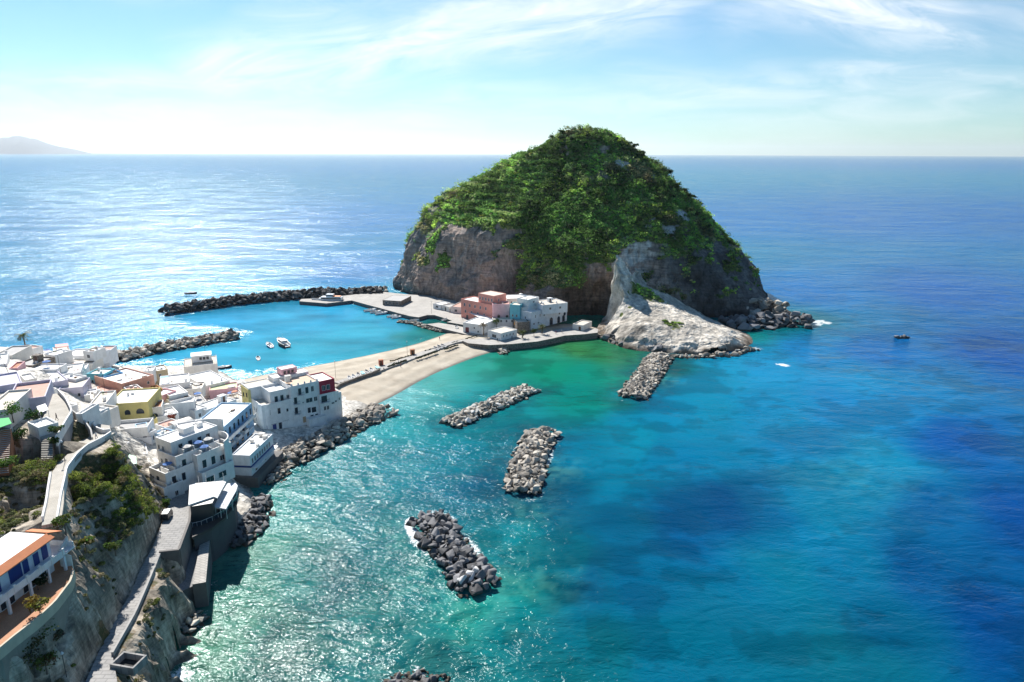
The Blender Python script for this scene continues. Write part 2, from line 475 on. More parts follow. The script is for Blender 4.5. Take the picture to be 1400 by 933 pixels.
# rock piles standing in the water: (name, photo polyline, half-width m, height m)
BW = {
 'near': ([(588,712),(618,755),(652,800)], 5.2, 2.4),
 'shore': ([(620,577),(670,555),(720,533)], 5.0, 2.2),
 'mid': ([(714,668),(722,630),(742,592)], 5.6, 2.5),
 'ridge': ([(866,540),(884,515),(903,488)], 6.2, 2.4),
 'far': ([(232,427),(300,417),(370,409),(425,405),(520,402)], 6.8, 5.6),
 'inner': ([(150,492),(210,479),(270,468),(318,460)], 6.0, 3.4),
 'hotel': ([(402,624),(440,604),(480,580),(522,562)], 6.2, 3.0),
}
def seg_d(x, y, line):
    return poly_dist(x, y, line, closed=False)
BWW = {k: ([P(px, py, 0.5) for px, py in v[0]], v[1], v[2]) for k, v in BW.items()}
def foam_mask(x, y):
    f = np.zeros(len(x)); dk = np.zeros(len(x))
    for k, (ln, hw, h) in BWW.items():
        d = seg_d(x, y, ln)-hw
        if k in ('far', 'inner', 'hotel'):
            f = np.maximum(f, 0.55*np.exp(-(d/1.4)**2)); continue
        s = np.exp(-((d-0.4)/(1.6+1.3*vnoise(x/4, y/4, seed=19)))**2)*(0.78 if k in ('mid', 'near') else 0.5)*(0.75+0.5*vnoise(x/9, y/9, seed=20))
        f = np.maximum(f, s)
        dk = np.maximum(dk, np.exp(-(np.maximum(d-1, 0)/7)**2)*(0.75 if k in ('mid', 'ridge', 'shore') else 0.2))
    for px, py, r, a in [(1120,441,7,1.2),(1100,436,5,1.1),(1072,499,3.2,1.0),(1235,461,3,1.0),(1030,476,6,.8),(940,486,8,.7),(990,484,8,.7),(262,850,4,.9),
                         (345,720,4,.7),(285,800,3,.7),(540,548,4,.3),(700,476,4,.3),(575,925,5,.8),(1110,443,8,.9),(960,487,9,.6),(300,760,4,.6),
                         (228,431,4,1.0),(1078,428,5,1.0),(255,900,4,.8),(240,925,4,.8)]:
        p = P(px, py)
        rr = r*(0.8+0.9*vnoise(x/3.5, y/3.5, seed=41))
        rr = np.maximum(rr, 0.4)
        f = np.maximum(f, a*np.exp(-(((x-p.x)**2+(y-p.y)**2)/rr**2)))
    return f, dk

ang_f = np.arange(-46, 46.01, 0.2); ang_b = np.arange(50, 310.1, 6)
ANG = np.radians(np.concatenate([ang_f, ang_b]))
RAD = [20.0]
while RAD[-1] < SEA_R:
    r = RAD[-1]; RAD.append(r*(1.006 if 95 < r < 420 else (1.012 if r < 1500 else 1.06)))
RAD[-1] = SEA_R
RAD = np.array(RAD)
A, RR = np.meshgrid(ANG, RAD)
X = (np.sin(A)*RR).ravel(); Y = (np.cos(A)*RR).ravel()
rr1 = np.sqrt(X*X+Y*Y)
fw_ = np.maximum(np.clip((rr1-200)/250, 0, 1)*np.clip((X+60)/120, 0, 1), 0.8*np.clip((X-10)/70, 0, 1))[:, None]
C0 = sea_col(X, Y)*(np.array((0.85, 1.02, 1.10))*(1-fw_)+np.array((0.55, 1.50, 1.18))*fw_)
fo, dk = foam_mask(X, Y)
har = poly_dist(X, Y, [P(a_, b_, 0).xy for a_, b_ in [(235,432),(300,420),(420,409),(500,420),(600,440),(605,455),(540,478),(430,500),(330,517),(240,500),(150,496),(90,492),(90,484),(180,485),(320,463),(322,456),(240,440)]])
chop = 1-0.80*np.clip((har+6)/16, 0, 1)
C0 = C0*(1-np.clip((har+3)/6, 0, 1)*(0.24+0.35*fbm(X/22, Y/14, seed=301, octv=5)))[:, None]
rr0 = np.sqrt(X*X+Y*Y)
bay = np.clip(1-(rr0-260)/160, 0, 1)
east = np.clip((X+25)/75, 0, 1)*bay
nshore = np.clip(1-np.hypot((X+10)/80, (Y-290)/42), 0, 1)
chop = chop*(1-0.45*east)*(1-0.85*np.clip(nshore*1.6, 0, 1))
near = np.clip(1-(np.sqrt(X*X+Y*Y)-380)/200, 0, 1)*np.clip((X+320)/80, 0, 1)
# sea-grass meadows on the bed: dark, ragged patches
pn = fbm(X/26, Y/20, seed=60, octv=5)+0.35*fbm(X/7, Y/6, seed=77, octv=3)
wst = np.clip((X+60)/60, 0, 1)
pt = np.clip((pn-0.12)/0.12, 0, 1)*near*wst*0.5
pn2 = fbm(X/9, Y/7, seed=160, octv=5)
pt = np.maximum(pt, np.clip((pn2-0.22)/0.08, 0, 1)*near*wst*0.4)
for px, py, r, s in [(975,695,12,.42),(850,715,8,.35),(780,715,9,.35),(770,808,5,.9),(690,640,13,.3),(960,680,8,.3),(740,690,10,.5),(1030,720,9,.4),(1120,600,12,.4),(780,665,8,.5),(1240,700,25,.2)]:
    p = P(px, py)
    d = np.sqrt((X-p.x)**2+(Y-p.y)**2)*(1+0.5*vnoise(X/4, Y/4, seed=12))
    pt = np.maximum(pt, s*np.clip(1.6-d/r, 0, 1))
dk2 = dk*np.clip(0.62+1.6*fbm(X/3.5, Y/3.5, seed=90, octv=4), 0, 1)
C0 = C0*(1-0.55*pt[:, None])
rockbed = np.array(srgb(28, 62, 78))
C0 = C0*(1-0.62*dk2[:, None])+rockbed*0.55*dk2[:, None]
# pale submerged stones near the cliff and the near breakwater
pale_bed = np.zeros(len(X))
for px, py, r, s in [(640,820,14,.35),(700,790,12,.3),(560,730,9,.4),(300,870,16,.35),(300,760,12,.35),(740,640,10,.25),(360,770,20,.2),(720,700,9,.3),(1170,650,22,.12),(580,790,12,.3),(520,880,24,.2),(760,640,8,.4),(910,520,8,.35)]:
    p = P(px, py)
    pale_bed = np.maximum(pale_bed, s*np.exp(-(((X-p.x)**2+(Y-p.y)**2)/r**2)))
ln = np.clip(0.5+2.2*fbm(X/2.2, Y/2.2, seed=33, octv=4), 0, 1)
C0 = C0+np.array([0.10, 0.26, 0.17])*(pale_bed*ln)[:, None]*0.75
nr, na = len(RAD), len(ANG)
I, J = np.meshgrid(np.arange(na), np.arange(nr-1))
a = (J*na+I).ravel(); a2 = (J*na+(I+1) % na).ravel()
F = np.stack([a, a2, a2+na, a+na], 1)
sm, nt, bs = new_mat('sea water')
# water surface: body colour (bed and depth), foam, wind ripples
at = nd(nt, 'ShaderNodeAttribute', attribute_name='body')
fa = nd(nt, 'ShaderNodeAttribute', attribute_name='foam')
g = nt.nodes.new('ShaderNodeNewGeometry')
fn = noise_n(nt, 0.9, 6, 0.7, g.outputs['Position'], 1.2)
fm_ = nd(nt, 'ShaderNodeMath', operation='MULTIPLY_ADD'); fm_.inputs[1].default_value = 0.74; fm_.inputs[2].default_value = 0.0
nt.links.new(fa.outputs['Fac'], fm_.inputs[0])
fs_ = nd(nt, 'ShaderNodeMath', operation='ADD'); nt.links.new(fm_.outputs[0], fs_.inputs[0]); nt.links.new(fn.outputs[0], fs_.inputs[1])
fr = nd(nt, 'ShaderNodeMapRange'); fr.inputs['From Min'].default_value = 0.98; fr.inputs['From Max'].default_value = 1.12
nt.links.new(fs_.outputs[0], fr.inputs['Value'])
# long wind streaks change the body tone a little
mpw = nd(nt, 'ShaderNodeMapping'); mpw.inputs['Rotation'].default_value = (0, 0, R(8)); mpw.inputs['Scale'].default_value = (0.012, 0.05, 1)
nt.links.new(g.outputs['Position'], mpw.inputs['Vector'])
wn = noise_n(nt, 1.0, 6, 0.65, mpw.outputs[0], 0.8)
wr = nd(nt, 'ShaderNodeMapRange'); wr.inputs['From Min'].default_value = 0.3; wr.inputs['From Max'].default_value = 0.7
wr.inputs['To Min'].default_value = 0.86; wr.inputs['To Max'].default_value = 1.14
nt.links.new(wn.outputs[0], wr.inputs['Value'])
body = nd(nt, 'ShaderNodeVectorMath', operation='SCALE'); nt.links.new(at.outputs['Color'], body.inputs[0]); nt.links.new(wr.outputs[0], body.inputs['Scale'])
cc = mixrgb(nt, fr.outputs[0], body.outputs[0], (0.78, 0.82, 0.82))
nt.links.new(cc, bs.inputs['Base Color'])
bs.inputs['IOR'].default_value = 1.333
bs.inputs['Specular IOR Level'].default_value = 0.4
bs.inputs['Roughness'].default_value = 0.10
mpb = nd(nt, 'ShaderNodeMapping'); mpb.inputs['Rotation'].default_value = (0, 0, R(12)); mpb.inputs['Scale'].default_value = (0.55, 1.0, 1)
nt.links.new(g.outputs['Position'], mpb.inputs['Vector'])
ch = nd(nt, 'ShaderNodeAttribute', attribute_name='chop'); op_ = nd(nt, 'ShaderNodeAttribute', attribute_name='open')
def mm_(op, a_, b_):
    n = nd(nt, 'ShaderNodeMath', operation=op)
    for k, v in enumerate((a_, b_)):
        if hasattr(v, 'is_linked'): nt.links.new(v, n.inputs[k])
        else: n.inputs[k].default_value = v
    return n.outputs[0]
gust = noise_n(nt, 0.02, 3, 0.6, mpb.outputs[0], 0.5)
gm = nd(nt, 'ShaderNodeMapRange'); gm.inputs['From Min'].default_value = 0.35; gm.inputs['From Max'].default_value = 0.65; gm.inputs['To Min'].default_value = 0.6; gm.inputs['To Max'].default_value = 1.3; nt.links.new(gust.outputs[0], gm.inputs['Value'])
cg = mm_('MULTIPLY', ch.outputs['Fac'], gm.outputs[0])
w0 = noise_n(nt, 0.028, 3, 0.55, mpb.outputs[0], 0.4)
w1 = noise_n(nt, 0.11, 3, 0.55, mpb.outputs[0], 0.5)
w2 = noise_n(nt, 0.55, 3, 0.6, mpb.outputs[0], 0.6)
w3 = noise_n(nt, 1.7, 3, 0.6, mpb.outputs[0], 0.4)
def bb(h, dist, prev=None):
    b_ = nd(nt, 'ShaderNodeBump'); b_.inputs['Strength'].default_value = 1.0; b_.inputs['Distance'].default_value = dist
    nt.links.new(mm_('MULTIPLY', mm_('SUBTRACT', h, 0.5), cg), b_.inputs['Height'])
    if prev is not None: nt.links.new(prev, b_.inputs['Normal'])
    return b_.outputs[0]
b0 = bb(mm_('MULTIPLY', w0.outputs[0], op_.outputs['Fac']), 4.0)
b1 = bb(w1.outputs[0], 1.5, b0)
b2 = bb(w2.outputs[0], 0.48, b1)
b3 = bb(w3.outputs[0], 0.21, b2)
nt.links.new(b3, bs.inputs['Normal'])
bs.inputs['Specular IOR Level'].default_value = 0.0
gl = nd(nt, 'ShaderNodeBsdfAnisotropic'); gl.distribution = 'BECKMANN'; gl.inputs['Color'].default_value = (0.38, 0.43, 0.43, 1)
rg = nd(nt, 'ShaderNodeMapRange'); rg.inputs['To Min'].default_value = 0.16; rg.inputs['To Max'].default_value = 0.23; nt.links.new(op_.outputs['Fac'], rg.inputs['Value']); nt.links.new(rg.outputs[0], gl.inputs['Roughness'])
nt.links.new(mixrgb(nt, op_.outputs['Fac'], (0.37, 0.41, 0.41), (0.62, 0.68, 0.68)), gl.inputs['Color'])
nt.links.new(b3, gl.inputs['Normal'])
fz_ = nd(nt, 'ShaderNodeFresnel'); fz_.inputs['IOR'].default_value = 1.333; nt.links.new(b3, fz_.inputs['Normal'])
mx = nd(nt, 'ShaderNodeMixShader'); nt.links.new(fz_.outputs[0], mx.inputs[0]); nt.links.new(bs.outputs[0], mx.inputs[1]); nt.links.new(gl.outputs[0], mx.inputs[2])
nt.links.new(mx.outputs[0], nt.nodes['Material Output'].inputs['Surface'])
me = np_mesh('sea', np.stack([X, Y, np.zeros(len(X))], 1), F, [sm], smooth=True)
col_attr(me, 'body', C0); flt_attr(me, 'foam', fo); flt_attr(me, 'chop', chop); flt_attr(me, 'open', np.clip((rr0-220)/350, 0, 1))
tag(link('sea', me), kind='structure')

# ================================================================== THE ROCK ISLAND
ICX, ICY = 50.0, 470.0
PROF = {  # azimuth (deg, 0 = right, -90 = towards camera): (z, radius)
   0: [(-8,116),(0,112),(20,107),(36,91),(53,77),(66,60),(79,50),(88,38),(97.6,24),(104,13),(106,0)],
 -22: [(-8,124),(0,120),(20,110),(36,92),(53,78),(66,62),(79,49),(88,36),(97,24),(104,12),(106,0)],
 -37: [(-8,150),(0,142),(4,130),(9,118),(20,106),(36,92),(53,77),(66,62),(79,47),(88,33),(97,23),(104,12),(106,0)],
 -50: [(-8,118),(0,113),(8,110),(20,104),(34,95),(50,80),(62,66),(76,49),(88,32),(97,22),(104,12),(106,0)],
 -66: [(-8,104),(0,101),(10,99),(22,97),(32,92),(42,84),(55,70),(68,55),(80,39),(90,26),(98,22),(104,12),(106,0)],
 -76: [(-8,97),(0,94),(10,93),(24,92),(38,89),(44,82),(55,68),(68,52),(80,37),(90,25),(98,21),(104,12),(106,0)],
 -90: [(-8,92),(0,88),(8,87),(18,89),(30,88),(38,83),(48,73),(62,58),(75,43),(88,29),(98,22),(104,12),(106,0)],
-104: [(-8,97),(0,92),(8,90),(14,87),(24,82),(36,75),(48,66),(62,54),(75,41),(88,27),(98,21),(104,12),(106,0)],
-117: [(-8,103),(0,98),(6,95),(14,90),(26,83),(38,75),(50,66),(62,54),(75,41),(88,27),(98,21),(104,12),(106,0)],
-126: [(-8,96),(0,92),(8,88),(20,84),(34,79),(46,72),(56,62),(66,51),(76,40),(88,27),(98,21),(104,12),(106,0)],
-134: [(-8,101),(0,97),(10,94),(24,91),(40,87),(51,82),(57,70),(66,55),(76,41),(88,27),(98,21),(104,12),(106,0)],
-150: [(-8,108),(0,104),(12,101),(28,98),(42,95),(49,86),(58,72),(66,62),(76,48),(86,33),(97,24),(104,13),(106,0)],
-168: [(-8,128),(0,124),(12,119),(24,115),(36,110),(44,103),(55,92),(65,80),(74,64),(84,48),(94,30),(104,14),(106,0)],
 180: [(-8,138),(0,134),(15,129),(27,123),(40,116),(53,106),(63,96),(71,82),(80,65),(90,45),(95,29),(104,14),(106,0)],
 150: [(-8,126),(0,122),(15,116),(40,104),(60,82),(80,50),(95,22),(104,6),(106,0)],
 100: [(-8,118),(0,114),(15,108),(40,94),(60,74),(80,46),(95,22),(104,6),(106,0)],
  50: [(-8,118),(0,114),(15,108),(40,92),(60,70),(80,46),(95,24),(104,8),(106,0)],
}
NZ, NT = 210, 900
zlev = np.concatenate([[-8, -4], np.linspace(0, 105.6, NZ-3), [106.0]])
keys = sorted(PROF)
ra = np.array([np.interp(zlev, [p[0] for p in PROF[k]], [p[1] for p in PROF[k]]) for k in keys])
# azimuths: finer towards the camera
tf = np.concatenate([np.linspace(-190, 20, 760, endpoint=False), np.linspace(20, 170, 140, endpoint=False)])
kk = np.array(keys+[keys[0]+360], float); rk = np.vstack([ra, ra[:1]])
tt = np.where(tf < keys[0], tf+360, tf)
rad = np.zeros((len(zlev), NT))
for i in range(len(zlev)):
    # smooth between azimuth keys
    j = np.clip(np.searchsorted(kk, tt, side='right')-1, 0, len(kk)-2)
    u = (tt-kk[j])/(kk[j+1]-kk[j]); u = u*u*(3-2*u)*0.5+u*0.5
    rad[i] = rk[j, i]*(1-u)+rk[j+1, i]*u
TH = np.radians(tf)
Zg = np.repeat(zlev[:, None], NT, 1)
Xg = ICX+rad*np.cos(TH); Yg = ICY+rad*np.sin(TH)
# slope (vertical = 1) of the un-noised shape
drdz = np.gradient(rad, axis=0)/np.gradient(zlev)[:, None]
steep0 = 1/np.sqrt(1+drdz**2)
# fractured rock relief on cliffs, gentle relief on the slopes; terraces on the left shoulder
amp = 1.35+2.6*np.clip((steep0-0.62)/0.3, 0, 1)
n_big = fbm(Xg/30, Yg/30, Zg/38, seed=2, octv=3)
n_rid = ridged(Xg/13, Yg/13, Zg/24, seed=5, octv=5)-0.5
n_fin = fbm(Xg/4, Yg/4, Zg/5, seed=9, octv=4)
rr_ = rad+n_big*6.5*np.clip(Zg/15, 0.3, 1)*np.clip((106-Zg)/22, 0, 1)+n_rid*amp*1.7*np.clip((108-Zg)/22, 0.12, 1)+n_fin*amp*0.55
# vertical gully between the left face and the green bulge
gul = np.exp(-((np.degrees(TH)+126)/3.0)**2)*np.clip((58-Zg)/12, 0, 1)*5
rr_ -= gul
az = np.degrees(TH)
ter = np.clip(1.25-np.abs(((az+166+180) % 360)-180)/36, 0, 1)*np.clip((Zg-46)/6, 0, 1)*np.clip((92-Zg)/8, 0, 1)
stp = 4.2
Zt = Zg+2.2*fbm(Xg/22, Yg/22, seed=51, octv=3)+0.03*(Xg-20)
fz = (Zt/stp) % 1.0
rr_ += ter*np.clip(0.75+1.2*fbm(Xg/15, Yg/15, seed=52, octv=2), 0, 1)*(0.9-1.8*np.clip((fz-0.45)/0.55, 0, 1))
# hollow behind the houses and under the white cliff
def hollow(a0, aw, z0, zh, dep):
    return dep*np.exp(-((az-a0)/aw)**4)*np.exp(-((Zg-z0)/zh)**4)
rr_ -= hollow(-97, 8, 8, 11, 7)+hollow(-73, 6, 30, 9, 6)
rr_ = np.maximum(rr_, 0.02)
Xg = ICX+rr_*np.cos(TH); Yg = ICY+rr_*np.sin(TH)
Zg = Zg+fbm(Xg/9, Yg/9, seed=21, octv=3)*1.4*np.clip(Zg/20, 0, 1)
def isl_normals():
    P_ = np.stack([Xg, Yg, Zg], -1)
    du = np.roll(P_, -1, 1)-np.roll(P_, 1, 1); dv = np.gradient(P_, axis=0)
    n = np.cross(du, dv); n /= np.linalg.norm(n, axis=-1, keepdims=True)+1e-9
    return n
NRM = isl_normals()
upn = NRM[..., 2]
azn = az
# vegetation: everywhere not too steep, creeping down the gentler cliffs; bare white scars
pr = fbm(Xg/11, Yg/11, Zg/11, seed=31, octv=4)
bare0 = fbm(Xg/8, Yg/8, Zg/6, seed=37, octv=4)
veg = np.clip((0.905-steep0)*5.5+pr*2.3+0.25, 0, 1)
veg = np.maximum(veg, np.exp(-((azn+110)/15.0)**4)*np.clip((Zg-13)/5+pr*2, 0, 1))
veg *= np.clip((Zg-10+pr*8)/5, 0, 1)
lf = np.exp(-((azn+152)/22.0)**6)*np.clip((48-Zg+pr*5)/3, 0, 1)
veg *= 1-lf*np.clip(1.0-1.2*np.clip(pr-0.12, 0, 1)*4, 0, 1)
rf = np.clip((azn+62)/6, 0, 1)*np.clip((30-azn)/10, 0, 1)
veg *= 1-rf*np.clip((40+22*pr-Zg)/8, 0, 1)*np.clip(1.1-2.5*np.clip(bare0-0.08, 0, 1)*4, 0, 1)
scar = np.zeros_like(Zg)
for a0, aw, z0, zh, s in [(-74,7.5,34,8,1.4),(-68,6,40,4,1.2),(-58,8,48,5,.9),(-46,7,55,4,.8),(-57,9,84,3,1.0),(-40,8,77,2.5,.8),(-64,6,70,2.5,.6),(-80,4,30,9,1.3)]:
    scar = np.maximum(scar, s*np.exp(-((azn-a0)/aw)**2-((Zg-z0)/zh)**2))
pr2 = fbm(Xg/7, Yg/7, Zg/5, seed=38, octv=5)
scar = np.clip((scar*0.95+pr*0.9+pr2*1.1-0.50)*2.6, 0, 1)*(scar > 0.12)
veg = np.clip(veg-scar*1.5, 0, 1)
veg *= np.clip((130-az)/20, 0, 1)*0+1
# rock colour by place: brown-rose tufa at left, grey-brown at right with that side's shade put in, pale tuff in the scars
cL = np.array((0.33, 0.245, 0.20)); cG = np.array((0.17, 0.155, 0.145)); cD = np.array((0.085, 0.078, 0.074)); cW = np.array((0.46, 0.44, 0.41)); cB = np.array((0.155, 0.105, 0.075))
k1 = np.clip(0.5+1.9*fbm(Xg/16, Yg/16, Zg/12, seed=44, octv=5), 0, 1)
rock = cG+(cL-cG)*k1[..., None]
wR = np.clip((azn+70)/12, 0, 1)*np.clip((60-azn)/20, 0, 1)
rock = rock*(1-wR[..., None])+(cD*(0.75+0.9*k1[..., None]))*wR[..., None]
wC = np.exp(-((azn+95)/13)**4)*np.clip((26-Zg)/6, 0, 1)
rock = rock*(1-wC[..., None])+cB*(0.7+0.6*k1[..., None])*wC[..., None]
wt = np.exp(-((Zg-0.5)/2.4)**2)
rock = rock*(1-0.6*wt[..., None])
rock = rock*(1-scar[..., None])+cW*scar[..., None]
bed = (ter > 0.25) & (fz < 0.5) & (pr > -0.25)
veg = np.where(bed, 0.0, veg)
rock = np.where(bed[..., None], np.array((0.21, 0.30, 0.055))*(0.8+0.5*k1[..., None]), rock)
V = np.stack([Xg.ravel(), Yg.ravel(), Zg.ravel()], 1)
I, J = np.meshgrid(np.arange(NT), np.arange(len(zlev)-1))
a = (J*NT+I).ravel(); a2 = (J*NT+(I+1) % NT).ravel()
Fi = np.stack([a, a2, a2+NT, a+NT], 1)

def rock_mat(name, veg_c=(0.10, 0.15, 0.04), strata=0.35, bump=1.0, sc=1.0):
    m, nt, bs = new_mat(name)
    g = nt.nodes.new('ShaderNodeNewGeometry')
    cat_ = nd(nt, 'ShaderNodeAttribute', attribute_name='tone'); va = nd(nt, 'ShaderNodeAttribute', attribute_name='veg')
    mp = nd(nt, 'ShaderNodeMapping'); mp.inputs['Scale'].default_value = (0.35*sc, 0.35*sc, 0.14*sc); mp.inputs['Rotation'].default_value = (R(12), R(8), 0)
    nt.links.new(g.outputs['Position'], mp.inputs['Vector'])
    n1 = noise_n(nt, 1.0, 8, 0.68, mp.outputs[0], 0.4)
    mp2 = nd(nt, 'ShaderNodeMapping'); mp2.inputs['Scale'].default_value = (0.10*sc, 0.10*sc, 1.1*sc); mp2.inputs['Rotation'].default_value = (R(9), R(-7), 0)
    nt.links.new(g.outputs['Position'], mp2.inputs['Vector'])
    n2 = noise_n(nt, 1.0, 5, 0.6, mp2.outputs[0], 0.8)
    r1 = nd(nt, 'ShaderNodeMapRange'); r1.inputs['From Min'].default_value = 0.28; r1.inputs['From Max'].default_value = 0.72; r1.inputs['To Min'].default_value = 0.28; r1.inputs['To Max'].default_value = 1.85
    nt.links.new(n1.outputs[0], r1.inputs['Value'])
    r2 = nd(nt, 'ShaderNodeMapRange'); r2.inputs['From Min'].default_value = 0.3; r2.inputs['From Max'].default_value = 0.7; r2.inputs['To Min'].default_value = 1-strata; r2.inputs['To Max'].default_value = 1+strata
    nt.links.new(n2.outputs[0], r2.inputs['Value'])
    mm = nd(nt, 'ShaderNodeMath', operation='MULTIPLY'); nt.links.new(r1.outputs[0], mm.inputs[0]); nt.links.new(r2.outputs[0], mm.inputs[1])
    s = nd(nt, 'ShaderNodeVectorMath', operation='SCALE'); nt.links.new(cat_.outputs['Color'], s.inputs[0]); nt.links.new(mm.outputs[0], s.inputs['Scale'])
    vn = noise_n(nt, 0.5*sc, 6, 0.7, g.outputs['Position'])
    vr = ramp(nt, [(0.3, tuple(x*0.5 for x in veg_c)), (0.5, veg_c), (0.66, (veg_c[0]*3.0, veg_c[1]*1.75, veg_c[2]*2.6))]); nt.links.new(vn.outputs[0], vr.inputs[0])
    vm = nd(nt, 'ShaderNodeMath', operation='ADD'); nt.links.new(va.outputs['Fac'], vm.inputs[0]); nt.links.new(vn.outputs[0], vm.inputs[1])
    vq = nd(nt, 'ShaderNodeMapRange'); vq.inputs['From Min'].default_value = 0.88; vq.inputs['From Max'].default_value = 1.05; nt.links.new(vm.outputs[0], vq.inputs['Value'])
    c = mixrgb(nt, vq.outputs[0], s.outputs[0], vr.outputs[0])
    nt.links.new(c, bs.inputs['Base Color']); bs.inputs['Roughness'].default_value = 0.92
    bs.inputs['Specular IOR Level'].default_value = 0.25
    b1 = bump_n(nt, n1.outputs[0], 1.0, 1.1*bump/sc, None)
    b2 = bump_n(nt, n2.outputs[0], 0.8, 0.35*bump/sc, bs, b1)
    return m
M_ROCK = rock_mat('island rock')
me = np_mesh('rock_island', V, Fi, [M_ROCK], smooth=False)
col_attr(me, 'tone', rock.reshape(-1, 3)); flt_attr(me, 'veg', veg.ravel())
isl = tag(link('rock_island', me), kind='structure')
IS_BVH = BVHTree.FromPolygons([tuple(v) for v in V[::1]], [tuple(f) for f in Fi.tolist()])

# ---------------------------------------------------------------- leafy bushes
def leaf_mat(name, sat=1.0):
    m, nt, bs = new_mat(name)
    t = nd(nt, 'ShaderNodeAttribute', attribute_name='tint')
    g = nt.nodes.new('ShaderNodeNewGeometry')
    n = noise_n(nt, 1.3, 3, 0.6, g.outputs['Position'])
    r = nd(nt, 'ShaderNodeMapRange'); r.inputs['From Min'].default_value = 0.3; r.inputs['From Max'].default_value = 0.7; r.inputs['To Min'].default_value = 0.65; r.inputs['To Max'].default_value = 1.4
    nt.links.new(n.outputs[0], r.inputs['Value'])
    s = nd(nt, 'ShaderNodeVectorMath', operation='SCALE'); nt.links.new(t.outputs['Color'], s.inputs[0]); nt.links.new(r.outputs[0], s.inputs['Scale'])
    nt.links.new(s.outputs[0], bs.inputs['Base Color'])
    bs.inputs['Roughness'].default_value = 0.7; bs.inputs['Specular IOR Level'].default_value = 0.15
    tr = nd(nt, 'ShaderNodeBsdfTranslucent'); nt.links.new(s.outputs[0], tr.inputs['Color'])
    mx = nd(nt, 'ShaderNodeMixShader'); mx.inputs[0].default_value = 0.42
    nt.links.new(bs.outputs[0], mx.inputs[1]); nt.links.new(tr.outputs[0], mx.inputs[2])
    nt.links.new(mx.outputs[0], nt.nodes['Material Output'].inputs['Surface'])
    return m
M_LEAF = leaf_mat('leaves')

def bush_cloud(spots, leaves=60, leaf=0.5):
    """spots: (x,y,z,radius,height,(r,g,b)) -> V,F,C arrays of small leaf faces filling lumpy crowns"""
    VV = []; CC = []
    for (x, y, z, r, h, c) in spots:
        n = max(8, int(leaves*(0.7+0.6*rnd.random())))
        # several lobes make the crown uneven
        nl = 1+int(r > 0.8)+int(r > 1.4)*2+int(r > 2.4)*2
        lob = nprs.uniform(-0.45, 0.45, (nl, 3)); lob[0] = 0
        lr = nprs.uniform(0.5, 0.85, nl); lr[0] = 0.75
        k = nprs.randint(0, nl, n)
        d = nprs.normal(size=(n, 3)); d /= np.linalg.norm(d, axis=1, keepdims=True)
        d[:, 2] = np.where(d[:, 2] < -0.15, -d[:, 2]*0.6, d[:, 2])
        rad_ = lr[k]*nprs.uniform(0.72, 1.0, n)
        p = lob[k]+d*rad_[:, None]
        p[:, 0] = x+p[:, 0]*r; p[:, 1] = y+p[:, 1]*r; p[:, 2] = z+h*0.45+p[:, 2]*h*0.62
        nn = d+nprs.normal(scale=0.55, size=(n, 3)); nn /= np.linalg.norm(nn, axis=1, keepdims=True)
        t = np.cross(nn, nprs.normal(size=(n, 3))); t /= np.linalg.norm(t, axis=1, keepdims=True)+1e-9
        b_ = np.cross(nn, t)
        s = (leaf*nprs.uniform(0.6, 1.3, n))[:, None]
        q = np.stack([p-t*s*0.5-b_*s*0.2, p+t*s*0.1-b_*s*0.5, p+t*s*0.55+b_*s*0.15, p-t*s*0.1+b_*s*0.5], 1)
        VV.append(q.reshape(-1, 3))
        cv = np.array(c)[None, :]*nprs.uniform(0.75, 1.3, (n, 1))
        CC.append(np.repeat(cv, 4, 0))
    V = np.concatenate(VV); C = np.concatenate(CC)
    F = np.arange(len(V)).reshape(-1, 4)
    return V, F, C

def bush_obj(name, spots, leaves=60, leaf=0.5, parent=None):
    V, F, C = bush_cloud(spots, leaves, leaf)
    me = np_mesh(name, V, F, [M_LEAF])
    col_attr(me, 'tint', C)
    return link(name, me, parent)

GREENS = [(0.070, 0.125, 0.030), (0.095, 0.17, 0.034), (0.055, 0.095, 0.034), (0.13, 0.20, 0.038), (0.105, 0.135, 0.055), (0.17, 0.23, 0.042), (0.050, 0.085, 0.038), (0.14, 0.13, 0.065)]
def green(v, bright=0.0):
    """species follow a slow noise so that kinds grow in drifts"""
    i = int((v*0.5+0.5)*6.2+rnd.uniform(-0.9, 0.9))
    c = GREENS[max(0, min(7, i))]
    k = rnd.uniform(0.6, 1.6)*(1+bright)*1.75
    return (c[0]*k, c[1]*k, c[2]*k)

